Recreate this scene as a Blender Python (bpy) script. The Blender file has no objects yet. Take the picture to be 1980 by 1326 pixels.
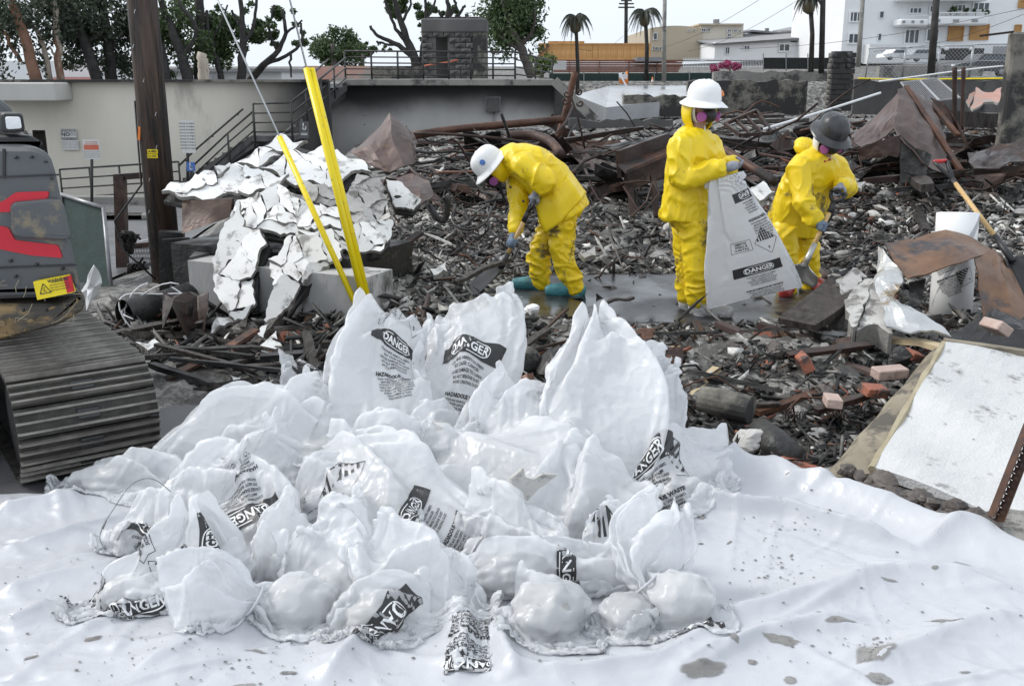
import bpy, bmesh, math, random
import numpy as np
from mathutils import Vector, Matrix, Euler
R = math.radians
random.seed(7)
rng = np.random.default_rng(7)
SC = bpy.context.scene
COL = SC.collection

# ------------------------------------------------------------------ camera
CAM_H, PITCH, FPX = 1.8, R(15.0), 1925.0
cd = bpy.data.cameras.new('camera'); cam = bpy.data.objects.new('camera', cd); COL.objects.link(cam)
cam.location = (0, 0, CAM_H); cam.rotation_euler = (R(90) - PITCH, 0, 0)
cd.sensor_width = 36; cd.lens = 36 * FPX / 1980; cd.clip_end = 3000; cd.clip_start = 0.05
SC.camera = cam

# ------------------------------------------------------------------ sky (overcast) and sun
w = bpy.data.worlds.new('World'); SC.world = w; w.use_nodes = True
nt = w.node_tree; nt.nodes.clear()
sky = nt.nodes.new('ShaderNodeTexSky'); sky.sky_type = 'NISHITA'; sky.sun_disc = False
sky.sun_elevation = R(42); sky.sun_rotation = R(-75); sky.dust_density = 5; sky.air_density = 1.0; sky.ozone_density = 1
hs = nt.nodes.new('ShaderNodeHueSaturation'); hs.inputs['Saturation'].default_value = .35
mx = nt.nodes.new('ShaderNodeMix'); mx.data_type = 'RGBA'; mx.inputs[0].default_value = .72
mx.inputs[7].default_value = (9.2, 10.0, 10.9, 1)          # the even cloud layer
bg = nt.nodes.new('ShaderNodeBackground'); bg.inputs[1].default_value = .095
wo = nt.nodes.new('ShaderNodeOutputWorld')
nt.links.new(sky.outputs[0], hs.inputs['Color']); nt.links.new(hs.outputs[0], mx.inputs[6])
nt.links.new(mx.outputs[2], bg.inputs[0]); nt.links.new(bg.outputs[0], wo.inputs[0])
sd = bpy.data.lights.new('sun', 'SUN'); sun = bpy.data.objects.new('sun', sd); COL.objects.link(sun)
sd.energy = 1.5; sd.angle = R(16); sd.color = (1, .97, .93)
SUN_EL, SUN_AZ = 42, -75        # from the left, a little beyond the lot
sun.rotation_euler = Vector((-math.sin(R(SUN_AZ)) * math.cos(R(SUN_EL)), -math.cos(R(SUN_AZ)) * math.cos(R(SUN_EL)), -math.sin(R(SUN_EL)))).to_track_quat('-Z', 'Y').to_euler()
SC.view_settings.view_transform = 'Standard'; SC.view_settings.look = 'None'
SC.view_settings.exposure = 0.46; SC.view_settings.gamma = 1
SC.cycles.use_denoising = True
SC.cycles.max_bounces = 6; SC.cycles.transparent_max_bounces = 10
SC.cycles.diffuse_bounces = 3; SC.cycles.transmission_bounces = 4

# ------------------------------------------------------------------ placing helpers
CP, SP = math.cos(PITCH), math.sin(PITCH)
def ray(px, py):
    a, b = (px - 990) / FPX, (663 - py) / FPX
    return Vector((a, CP + b * SP, -SP + b * CP))
def P(px, py, y):                       # the point that stands y metres out along that line of sight
    d = ray(px, py); t = y / d.y
    return Vector((d.x * t, y, CAM_H + d.z * t))
def G(px, py, z=0.0):                   # the point on the level z
    d = ray(px, py); t = (z - CAM_H) / d.z
    return Vector((d.x * t, d.y * t, z))
def smooth(a, b, x):
    t = np.clip((x - a) / (b - a), 0, 1); return t * t * (3 - 2 * t)

# ------------------------------------------------------------------ numpy noise
_perm = np.random.default_rng(3).permutation(256).astype(np.int64)
_gr = np.random.default_rng(4).normal(size=(256, 3)); _gr /= np.linalg.norm(_gr, axis=1)[:, None]
def pnoise(p):
    p = np.asarray(p, dtype=np.float64)
    i = np.floor(p).astype(np.int64); f = p - i; u = f * f * f * (f * (f * 6 - 15) + 10)
    out = 0
    for dx in (0, 1):
        for dy in (0, 1):
            for dz in (0, 1):
                h = _perm[(_perm[(_perm[(i[..., 0] + dx) & 255] + i[..., 1] + dy) & 255] + i[..., 2] + dz) & 255]
                g = _gr[h]
                d = g[..., 0] * (f[..., 0] - dx) + g[..., 1] * (f[..., 1] - dy) + g[..., 2] * (f[..., 2] - dz)
                wx = u[..., 0] if dx else 1 - u[..., 0]
                wy = u[..., 1] if dy else 1 - u[..., 1]
                wz = u[..., 2] if dz else 1 - u[..., 2]
                out = out + d * wx * wy * wz
    return out * 1.6
def fbm(p, octaves=4, gain=.5):
    p = np.asarray(p, dtype=np.float64); s = 0; a = 1
    for k in range(octaves):
        s = s + a * pnoise(p * 2 ** k + 17.3 * k); a *= gain
    return s
def fbm2(x, y, sc=1, octaves=4, seed=0):
    x = np.asarray(x, float); y = np.asarray(y, float)
    return fbm(np.stack([x * sc, y * sc, np.full_like(x, seed * 7.7)], -1), octaves)

# ------------------------------------------------------------------ objects
OFF = {}
def link(o, parent=None, label=None, cat=None, group=None, kind=None):
    COL.objects.link(o)
    if parent is not None:
        o.parent = parent
    if label: o['label'] = label
    if cat: o['category'] = cat
    if group: o['group'] = group
    if kind: o['kind'] = kind
    return o
def thing(name, loc, label, cat, group=None, kind=None):
    o = bpy.data.objects.new(name, None); o.empty_display_size = .1
    o.location = loc; link(o, None, label, cat, group, kind); OFF[o.name] = Vector(loc)
    return o
def mesh_of(name, verts, faces, mats, shade=False):
    me = bpy.data.meshes.new(name)
    if isinstance(verts, np.ndarray): verts = verts.reshape(-1, 3).tolist()
    if isinstance(faces, np.ndarray): faces = faces.tolist()
    me.from_pydata(verts, [], faces)
    for m in (mats if isinstance(mats, (list, tuple)) else [mats]): me.materials.append(m)
    if shade: me.polygons.foreach_set('use_smooth', [True] * len(me.polygons))
    me.update()
    return me
def obj(name, verts, faces, m, parent=None, label=None, cat=None, group=None, kind=None, shade=False):
    """a mesh object from world coordinates; a top-level one gets its origin at its base"""
    v = np.asarray([tuple(q) for q in verts] if not isinstance(verts, np.ndarray) else verts, dtype=float).reshape(-1, 3)
    off = Vector((0, 0, 0))
    if parent is None:
        lo, hi = v.min(0), v.max(0)
        off = Vector(((lo[0] + hi[0]) / 2, (lo[1] + hi[1]) / 2, lo[2])); v = v - np.array(off)
    me = mesh_of(name, v, faces, m, shade)
    o = bpy.data.objects.new(name, me); link(o, parent, label, cat, group, kind)
    if parent is not None: o.location = -OFF[parent.name]
    else: o.location = off
    OFF[o.name] = off
    return o
def inst(name, me, mw, parent=None, label=None, cat=None, group=None, kind=None):
    """an object that shares mesh data, at the world matrix mw"""
    o = bpy.data.objects.new(name, me); link(o, parent, label, cat, group, kind)
    if parent is not None: mw = Matrix.Translation(-OFF[parent.name]) @ mw
    o.matrix_basis = mw; OFF[o.name] = mw.translation.copy()
    return o
def frame_of(d, up=Vector((0, 0, 1))):
    d = Vector(d).normalized()
    if abs(d.dot(up)) > .98: up = Vector((0, 1, 0))
    x = d.cross(up).normalized(); y = x.cross(d)
    return x, y, d

class MB:
    def __init__(s): s.v = []; s.f = []
    def add(s, v, f):
        n = len(s.v); s.v += [Vector(q) for q in v]; s.f += [[i + n for i in q] for q in f]; return s
    def box(s, c, size, rot=None, bev=0):
        a, b, d = size[0] / 2, size[1] / 2, size[2] / 2
        M = rot.to_matrix() if isinstance(rot, Euler) else (rot if rot is not None else Matrix.Identity(3))
        c = Vector(c)
        if bev <= 0:
            v = [Vector((x, y, z)) for x in (-a, a) for y in (-b, b) for z in (-d, d)]
            f = [(0, 1, 3, 2), (4, 6, 7, 5), (0, 4, 5, 1), (2, 3, 7, 6), (0, 2, 6, 4), (1, 5, 7, 3)]
        else:
            bm = bmesh.new(); bmesh.ops.create_cube(bm, size=1)
            for q in bm.verts: q.co = Vector((q.co.x * size[0], q.co.y * size[1], q.co.z * size[2]))
            bmesh.ops.bevel(bm, geom=list(bm.edges), offset=bev, segments=1, affect='EDGES', profile=.5)
            bm.verts.ensure_lookup_table(); bm.verts.index_update()
            v = [q.co.copy() for q in bm.verts]; f = [[q.index for q in g.verts] for g in bm.faces]; bm.free()
        return s.add([M @ q + c for q in v], f)
    def bar(s, a, b, w, h=None, up=Vector((0, 0, 1))):
        a, b = Vector(a), Vector(b); h = h or w
        x, y, d = frame_of(b - a, up); v = []
        for p in (a, b):
            for sx, sy in ((-1, -1), (1, -1), (1, 1), (-1, 1)): v.append(p + x * sx * w / 2 + y * sy * h / 2)
        return s.add(v, [(0, 1, 2, 3), (7, 6, 5, 4), (0, 4, 5, 1), (1, 5, 6, 2), (2, 6, 7, 3), (3, 7, 4, 0)])
    def tube(s, pts, r, n=8, cap=True):
        pts = [Vector(p) for p in pts]; rs = r if isinstance(r, (list, tuple)) else [r] * len(pts)
        v = []; x = None
        for i, p in enumerate(pts):
            d = (pts[min(i + 1, len(pts) - 1)] - pts[max(i - 1, 0)]).normalized()
            if x is None: x, y, _ = frame_of(d)
            else:
                x = (x - d * x.dot(d)).normalized(); y = d.cross(x)
            y = d.cross(x)
            for k in range(n):
                t = 2 * math.pi * k / n; v.append(p + (x * math.cos(t) + y * math.sin(t)) * rs[i])
        f = []
        for i in range(len(pts) - 1):
            for k in range(n):
                k2 = (k + 1) % n; f.append((i * n + k, i * n + k2, (i + 1) * n + k2, (i + 1) * n + k))
        if cap:
            f.append(tuple(reversed(range(n)))); f.append(tuple(range((len(pts) - 1) * n, len(pts) * n)))
        return s.add(v, f)
    def lathe(s, c, prof, n=24, rot=None, cap=True):
        M = rot if rot is not None else Matrix.Identity(3); c = Vector(c); v = []
        for r, z in prof:
            for k in range(n):
                t = 2 * math.pi * k / n; v.append(c + M @ Vector((r * math.cos(t), r * math.sin(t), z)))
        f = []; m = len(prof)
        for i in range(m - 1):
            for k in range(n):
                k2 = (k + 1) % n; f.append((i * n + k, i * n + k2, (i + 1) * n + k2, (i + 1) * n + k))
        if cap:
            f.append(tuple(reversed(range(n)))); f.append(tuple(range((m - 1) * n, m * n)))
        return s.add(v, f)
    def prism(s, pts, d):
        pts = [Vector(p) for p in pts]; d = Vector(d); n = len(pts)
        v = pts + [p + d for p in pts]
        return s.add(v, [tuple(range(n)), tuple(reversed(range(n, 2 * n)))] + [((i + 1) % n, i, n + i, n + (i + 1) % n) for i in range(n)])
    def quad(s, a, b, c, d): return s.add([a, b, c, d], [(0, 1, 2, 3)])
    def sheet(s, grid, th):
        """a bent sheet from a grid of points (rows of points), given the thickness th"""
        g = np.array([[tuple(p) for p in r] for r in grid], float); nr, nc = g.shape[:2]
        du = np.gradient(g, axis=1); dv = np.gradient(g, axis=0)
        n = np.cross(du, dv); n /= np.linalg.norm(n, axis=2)[..., None] + 1e-9
        a = (g + n * th / 2).reshape(-1, 3); b = (g - n * th / 2).reshape(-1, 3); m = nr * nc
        f = []
        for i in range(nr - 1):
            for j in range(nc - 1):
                q = (i * nc + j, i * nc + j + 1, (i + 1) * nc + j + 1, (i + 1) * nc + j)
                f.append(q); f.append(tuple(m + k for k in reversed(q)))
        rim = [j for j in range(nc)] + [i * nc + nc - 1 for i in range(1, nr)] + [(nr - 1) * nc + j for j in range(nc - 2, -1, -1)] + [i * nc for i in range(nr - 2, 0, -1)]
        for k in range(len(rim)):
            p, q = rim[k], rim[(k + 1) % len(rim)]; f.append((q, p, m + p, m + q))
        return s.add([tuple(x) for x in a] + [tuple(x) for x in b], f)
    def build(s, name, m, parent=None, shade=False, **kw):
        return obj(name, s.v, s.f, m, parent, shade=shade, **kw)
def rotm(x=0, y=0, z=0): return Euler((R(x), R(y), R(z))).to_matrix()
def smooth_by_angle(o, ang=40):
    me = o.data; me.polygons.foreach_set('use_smooth', [True] * len(me.polygons))
    bm = bmesh.new(); bm.from_mesh(me)
    for e in bm.edges:
        if len(e.link_faces) == 2 and e.calc_face_angle(0) > R(ang): e.smooth = False
    bm.to_mesh(me); bm.free()
    return o
# ------------------------------------------------------------------ procedural materials
MATS = {}
def mat(name, c1, c2=None, scale=6, rough=.6, rough2=None, metal=0, bump=.2, bscale=None, c3=None, c3amt=.35, c3scale=None, detail=8, coords='Object', bdist=.01, spec=.5, objvar=0, stretch=None):
    m = bpy.data.materials.new(name); m.use_nodes = True; t = m.node_tree; N = t.nodes; L = t.links
    b = N['Principled BSDF']; tc = N.new('ShaderNodeTexCoord')
    src = tc.outputs[coords]
    if stretch:
        mp = N.new('ShaderNodeMapping'); mp.inputs['Scale'].default_value = stretch; L.new(src, mp.inputs[0]); src = mp.outputs[0]
    n1 = N.new('ShaderNodeTexNoise'); n1.inputs['Scale'].default_value = scale; n1.inputs['Detail'].default_value = detail
    n1.inputs['Roughness'].default_value = .62; L.new(src, n1.inputs['Vector'])
    r1 = N.new('ShaderNodeValToRGB'); r1.color_ramp.elements[0].position = .32; r1.color_ramp.elements[1].position = .68
    c2 = c2 or tuple(min(1, x * 1.25) for x in c1)
    r1.color_ramp.elements[0].color = (*c1, 1); r1.color_ramp.elements[1].color = (*c2, 1)
    L.new(n1.outputs[0], r1.inputs[0]); colour = r1.outputs[0]
    if c3:
        n2 = N.new('ShaderNodeTexNoise'); n2.inputs['Scale'].default_value = c3scale or scale * .45; n2.inputs['Detail'].default_value = 10
        n2.inputs['Roughness'].default_value = .7
        L.new(src, n2.inputs['Vector']); r2 = N.new('ShaderNodeValToRGB')
        r2.color_ramp.elements[0].position = .62 - c3amt * .35; r2.color_ramp.elements[1].position = .70 - c3amt * .3
        L.new(n2.outputs[0], r2.inputs[0]); x = N.new('ShaderNodeMix'); x.data_type = 'RGBA'
        L.new(r2.outputs[0], x.inputs[0]); L.new(colour, x.inputs[6]); x.inputs[7].default_value = (*c3, 1); colour = x.outputs[2]
    if objvar:
        oi = N.new('ShaderNodeObjectInfo'); hv = N.new('ShaderNodeHueSaturation'); mr = N.new('ShaderNodeMapRange')
        mr.inputs[3].default_value = 1 - objvar; mr.inputs[4].default_value = 1 + objvar
        L.new(oi.outputs['Random'], mr.inputs[0]); L.new(mr.outputs[0], hv.inputs['Value']); L.new(colour, hv.inputs['Color']); colour = hv.outputs[0]
    L.new(colour, b.inputs['Base Color'])
    b.inputs['Metallic'].default_value = metal; b.inputs['Specular IOR Level'].default_value = spec
    if rough2 is not None:
        n3 = N.new('ShaderNodeTexNoise'); n3.inputs['Scale'].default_value = scale * .7; n3.inputs['Detail'].default_value = 5; L.new(src, n3.inputs['Vector'])
        mr = N.new('ShaderNodeMapRange'); mr.inputs[1].default_value = .38; mr.inputs[2].default_value = .62
        mr.inputs[3].default_value = rough; mr.inputs[4].default_value = rough2
        L.new(n3.outputs[0], mr.inputs[0]); L.new(mr.outputs[0], b.inputs['Roughness'])
    else: b.inputs['Roughness'].default_value = rough
    if bump:
        n4 = N.new('ShaderNodeTexNoise'); n4.inputs['Scale'].default_value = bscale or scale * 5; n4.inputs['Detail'].default_value = 6; L.new(src, n4.inputs['Vector'])
        bp = N.new('ShaderNodeBump'); bp.inputs['Strength'].default_value = bump; bp.inputs['Distance'].default_value = bdist
        L.new(n4.outputs[0], bp.inputs['Height']); L.new(bp.outputs[0], b.inputs['Normal'])
    MATS[name] = m; return m
M = MATS
mat('earth', (.03, .028, .026), (.11, .104, .095), 3, .45, .85, bump=.6, bscale=30, c3=(.27, .26, .24), c3amt=.4, c3scale=5, bdist=.03)
mat('asphalt', (.075, .076, .08), (.13, .13, .135), 1.2, .25, .6, bump=.25, bscale=90, bdist=.004)
mat('wetslab', (.035, .037, .041), (.085, .088, .094), 1.6, .1, .5, bump=.12, bscale=40, c3=(.02, .02, .02), c3amt=.4, c3scale=3, bdist=.004)
mat('stucco', (.45, .44, .41), (.54, .53, .5), .55, .85, bump=.35, bscale=60, c3=(.24, .235, .22), c3amt=.12, c3scale=.5, bdist=.006, stretch=(1, 1, .35))
mat('sooty', (.045, .045, .046), (.15, .148, .142), .35, .8, bump=.3, bscale=40, c3=(.02, .02, .021), c3amt=.25, c3scale=.4, stretch=(1, 1, .5))
mat('concrete', (.2, .195, .18), (.31, .30, .275), 1.5, .8, bump=.4, bscale=30, c3=(.07, .068, .065), c3amt=.3, c3scale=1.4)
mat('burntwall', (.17, .16, .14), (.4, .37, .3), .9, .85, bump=.5, bscale=18, c3=(.035, .034, .033), c3amt=.62, c3scale=.9)
mat('plaster', (.66, .66, .65), (.84, .84, .83), 2.2, .75, bump=.45, bscale=45, c3=(.3, .29, .275), c3amt=.24, c3scale=7, objvar=.1, bdist=.004)
mat('plaster_grey', (.34, .33, .32), (.5, .49, .47), 5, .7, bump=.4, bscale=40, c3=(.16, .15, .14), c3amt=.3, c3scale=8, objvar=.15)
mat('plaster_edge', (.2, .19, .175), (.36, .345, .32), 9, .9, bump=.6)
mat('stucco_white', (.5, .505, .51), (.62, .62, .615), 1.6, .8, bump=.9, bscale=70, c3=(.2, .195, .185), c3amt=.13, c3scale=5, bdist=.006)
mat('edge_wood', (.17, .145, .105), (.31, .27, .2), 3, .75, bump=.6, bscale=22, c3=(.09, .08, .065), c3amt=.35, c3scale=4, stretch=(1, 1, 3))
mat('char', (.008, .008, .008), (.04, .038, .036), 8, .35, .8, bump=.8, bscale=30, c3=(.1, .095, .09), c3amt=.12, objvar=.3)
mat('char_wood', (.012, .01, .009), (.07, .058, .05), 5, .4, .8, bump=.9, bscale=20, stretch=(4, 4, .8), objvar=.35)
mat('rust', (.05, .024, .016), (.16, .075, .045), 3.5, .42, .75, metal=.35, bump=.35, bscale=30, c3=(.035, .03, .03), c3amt=.35, objvar=.2)
mat('rust_dark', (.02, .014, .012), (.075, .042, .032), 4, .35, .75, metal=.35, bump=.4, bscale=30, c3=(.12, .075, .05), c3amt=.15, objvar=.3)
mat('rust_sheet', (.075, .042, .03), (.27, .15, .085), 1.6, .32, .6, metal=.45, bump=.15, bscale=14, c3=(.055, .05, .055), c3amt=.35, c3scale=2.2)
mat('rust_plum', (.075, .05, .045), (.14, .1, .09), 2.2, .42, .62, metal=.35, bump=.15, bscale=14, c3=(.2, .13, .08), c3amt=.08, c3scale=3)
mat('zinc', (.42, .43, .43), (.62, .63, .63), 4, .32, .5, metal=.6, bump=.15, c3=(.24, .18, .11), c3amt=.16, c3scale=3)
mat('steel', (.35, .36, .37), (.5, .51, .52), 6, .35, .5, metal=.8, bump=.05)
mat('steel_grey', (.2, .2, .21), (.3, .3, .31), 6, .4, metal=.5, bump=.05)
mat('iron_rail', (.03, .03, .032), (.07, .066, .062), 9, .5, .7, metal=.3, bump=.2)
mat('pole_wood', (.03, .018, .013), (.085, .052, .038), 5, .5, .8, bump=.7, bscale=24, c3=(.012, .01, .009), c3amt=.4, c3scale=3, stretch=(5, 5, .35))
mat('wood_handle', (.5, .32, .13), (.66, .45, .21), 7, .45, bump=.15, stretch=(8, 8, .8))
mat('lumber', (.5, .25, .08), (.72, .42, .17), 2, .7, bump=.1)
mat('lumber_pale', (.38, .29, .17), (.55, .45, .29), 3, .7, bump=.2)
mat('red_siding', (.17, .07, .05), (.25, .115, .085), 1.5, .75, bump=.15)
mat('brick', (.27, .085, .05), (.4, .145, .085), 9, .55, .8, bump=.5, bscale=60, c3=(.07, .05, .045), c3amt=.42, c3scale=9, objvar=.2)
mat('brick_pale', (.38, .28, .24), (.5, .38, .33), 9, .6, bump=.4, bscale=60, c3=(.2, .14, .12), c3amt=.2, objvar=.1)
mat('block_sooty', (.11, .105, .1), (.25, .24, .225), 2, .85, bump=.6, bscale=30, c3=(.025, .025, .026), c3amt=.42, c3scale=1.1, objvar=.25)
mat('mortar', (.09, .088, .085), (.16, .155, .15), 6, .9, bump=.4)
mat('rock', (.06, .05, .045), (.14, .115, .1), 6, .4, .8, bump=.8, bscale=25, c3=(.22, .19, .165), c3amt=.16, c3scale=12, objvar=.3)
mat('ash_lump', (.17, .165, .155), (.4, .39, .365), 7, .85, bump=.9, bscale=25, c3=(.06, .057, .053), c3amt=.3, objvar=.3)
mat('ash_pile', (.05, .047, .042), (.2, .19, .17), 5, .8, bump=1, bscale=30, c3=(.42, .4, .37), c3amt=.2, c3scale=16, bdist=.03)
mat('yellow_suit', (.80, .57, .006), (.87, .65, .012), 2.5, .34, .46, bump=.1, bscale=40, c3=(.42, .3, .03), c3amt=.03, c3scale=9, bdist=.003)
mat('yellow_suit_dirty', (.78, .55, .007), (.86, .63, .012), 2.5, .36, .5, bump=.1, bscale=40, c3=(.17, .13, .045), c3amt=.2, c3scale=5, bdist=.003)
mat('yellow_guard', (.82, .62, .0), (.9, .72, .01), 3, .35, bump=.05, c3=(.3, .24, .06), c3amt=.07, c3scale=14)
mat('hat_white', (.8, .8, .8), (.86, .86, .86), 3, .22, bump=0)
mat('hat_black', (.022, .024, .027), (.05, .053, .058), 14, .25, .5, bump=.05)
mat('rubber', (.012, .012, .013), (.028, .028, .03), 8, .45, bump=.1)
mat('magenta', (.3, .075, .27), (.38, .11, .34), 8, .45, bump=.05)
mat('skin', (.33, .18, .12), (.39, .22, .15), 20, .5, bump=.1)
mat('eye', (.02, .015, .012), (.03, .02, .015), 5, .15, bump=0)
mat('glove_grey', (.2, .21, .26), (.34, .35, .4), 14, .75, bump=.4, c3=(.06, .06, .075), c3amt=.3, c3scale=10)
mat('glove_blue', (.12, .17, .25), (.2, .26, .35), 14, .7, bump=.4, c3=(.05, .06, .08), c3amt=.25)
mat('tyvek', (.72, .73, .74), (.8, .8, .81), 9, .6, bump=.3)
mat('shoe_teal', (.03, .16, .19), (.07, .25, .28), 9, .6, bump=.4, c3=(.05, .05, .05), c3amt=.25, c3scale=8)
mat('shoe_red', (.25, .02, .02), (.36, .04, .035), 9, .4, bump=.4, c3=(.06, .04, .04), c3amt=.25, c3scale=8)
mat('shoe_grey', (.4, .4, .39), (.6, .6, .59), 14, .8, bump=.6, c3=(.1, .1, .1), c3amt=.2, c3scale=12)
mat('red_plastic', (.45, .02, .02), (.5, .03, .03), 4, .35, bump=.05)
mat('machine_grey', (.07, .074, .08), (.1, .105, .11), 2, .25, .42, bump=.06, c3=(.2, .165, .11), c3amt=.09, c3scale=5)
mat('machine_dark', (.02, .021, .022), (.035, .036, .038), 4, .45, bump=.1)
mat('machine_red', (.5, .006, .022), (.58, .01, .03), 3, .33, bump=.02)
mat('machine_scuffed', (.05, .047, .043), (.12, .1, .075), 5, .4, .7, bump=.6, c3=(.3, .2, .09), c3amt=.36, c3scale=4, stretch=(1, 1, 2))
mat('track_steel', (.025, .023, .021), (.065, .06, .053), 6, .35, .7, metal=.45, bump=.5, bscale=26, c3=(.03, .028, .025), c3amt=.35, c3scale=5)
mat('track_worn', (.13, .122, .108), (.27, .255, .23), 9, .35, .6, metal=.6, bump=.2)
mat('lens', (.7, .72, .74), (.8, .8, .82), 30, .12, bump=.4, bscale=60)
mat('sticker_yellow', (.8, .62, .01), (.84, .66, .02), 4, .45, bump=0, c3=(.45, .33, .1), c3amt=.03)
mat('print_black', (.02, .02, .021), (.035, .035, .036), 6, .4, bump=0)
mat('print_white', (.8, .8, .8), (.84, .84, .84), 6, .5, bump=0)
mat('print_red', (.55, .13, .07), (.62, .17, .1), 6, .6, bump=0)
mat('print_grey', (.25, .25, .26), (.3, .3, .31), 6, .6, bump=0)
mat('print_blue', (.05, .14, .42), (.07, .17, .48), 6, .5, bump=0)
mat('sign_white', (.6, .6, .59), (.68, .68, .67), 3, .6, bump=.05)
mat('orange', (.75, .2, .03), (.82, .25, .05), 4, .5, bump=.05)
mat('green_mesh', (.012, .03, .026), (.025, .05, .043), 8, .8, bump=.3)
mat('black_mesh', (.012, .014, .014), (.022, .025, .024), 8, .85, bump=.3)
mat('white_paint', (.74, .75, .76), (.8, .81, .82), .3, .6, bump=.05)
mat('white_paint_b', (.68, .69, .7), (.74, .75, .76), .3, .6, bump=.05)
mat('tan_paint', (.43, .36, .27), (.48, .41, .31), .3, .7, bump=.05)
mat('tan_pale', (.6, .56, .47), (.66, .61, .52), .3, .7, bump=.05)
mat('roof_grey', (.22, .22, .225), (.3, .3, .305), .6, .8, bump=.1)
mat('roof_red', (.15, .05, .04), (.24, .08, .06), 3, .8, bump=.4)
mat('glass_dark', (.045, .055, .065), (.1, .115, .13), .7, .08, bump=0)
mat('plywood', (.38, .2, .07), (.48, .27, .1), 1.5, .7, bump=.1)
mat('bark', (.05, .042, .038), (.13, .11, .1), 4, .9, bump=.8, bscale=12, stretch=(3, 3, .6))
mat('bark_pale', (.3, .25, .2), (.5, .44, .37), 2.5, .8, bump=.4, c3=(.2, .11, .07), c3amt=.3, stretch=(2, 2, .6))
mat('bark_rust', (.14, .07, .045), (.25, .14, .09), 2.5, .85, bump=.5)
mat('bark_burnt', (.014, .013, .013), (.05, .046, .043), 4, .85, bump=.7)
def leafmat(name, a, b):
    m = mat(name, a, b, 1.3, .55, bump=0, coords='Object'); t = m.node_tree; N = t.nodes; L = t.links
    bs = N['Principled BSDF']; col = bs.inputs['Base Color'].links[0].from_socket
    g = N.new('ShaderNodeNewGeometry'); hv = N.new('ShaderNodeHueSaturation'); mr = N.new('ShaderNodeMapRange'); mr.inputs[3].default_value = .55; mr.inputs[4].default_value = 1.45
    L.new(g.outputs['Random Per Island'], mr.inputs[0]); L.new(mr.outputs[0], hv.inputs['Value']); L.new(col, hv.inputs['Color'])
    L.new(hv.outputs[0], bs.inputs['Base Color'])
    tr = N.new('ShaderNodeBsdfTranslucent'); L.new(hv.outputs[0], tr.inputs[0]); mx = N.new('ShaderNodeMixShader'); mx.inputs[0].default_value = .3
    L.new(bs.outputs[0], mx.inputs[1]); L.new(tr.outputs[0], mx.inputs[2]); L.new(mx.outputs[0], N['Material Output'].inputs[0])
leafmat('leaf_dark', (.03, .045, .03), (.06, .08, .045))
leafmat('leaf', (.05, .085, .035), (.09, .13, .05))
leafmat('leaf_bright', (.08, .13, .035), (.13, .18, .055))
leafmat('leaf_brown', (.1, .085, .05), (.16, .13, .08))
leafmat('leaf_palm', (.022, .03, .022), (.05, .06, .04))
leafmat('flower', (.3, .04, .13), (.45, .1, .2))
# per-shard colours for the loose rubble
m = bpy.data.materials.new('rubble'); m.use_nodes = True; t = m.node_tree
at = t.nodes.new('ShaderNodeAttribute'); at.attribute_name = 'tint'
nz = t.nodes.new('ShaderNodeTexNoise'); nz.inputs['Scale'].default_value = 35; nz.inputs['Detail'].default_value = 5
tc = t.nodes.new('ShaderNodeTexCoord'); t.links.new(tc.outputs['Object'], nz.inputs['Vector'])
mr = t.nodes.new('ShaderNodeMapRange'); mr.inputs[1].default_value = .3; mr.inputs[2].default_value = .7; mr.inputs[3].default_value = .55; mr.inputs[4].default_value = 1.3
t.links.new(nz.outputs[0], mr.inputs[0]); hv = t.nodes.new('ShaderNodeHueSaturation'); t.links.new(mr.outputs[0], hv.inputs['Value']); t.links.new(at.outputs['Color'], hv.inputs['Color'])
b = t.nodes['Principled BSDF']; t.links.new(hv.outputs[0], b.inputs['Base Color']); b.inputs['Roughness'].default_value = .6
M['rubble'] = m
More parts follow.
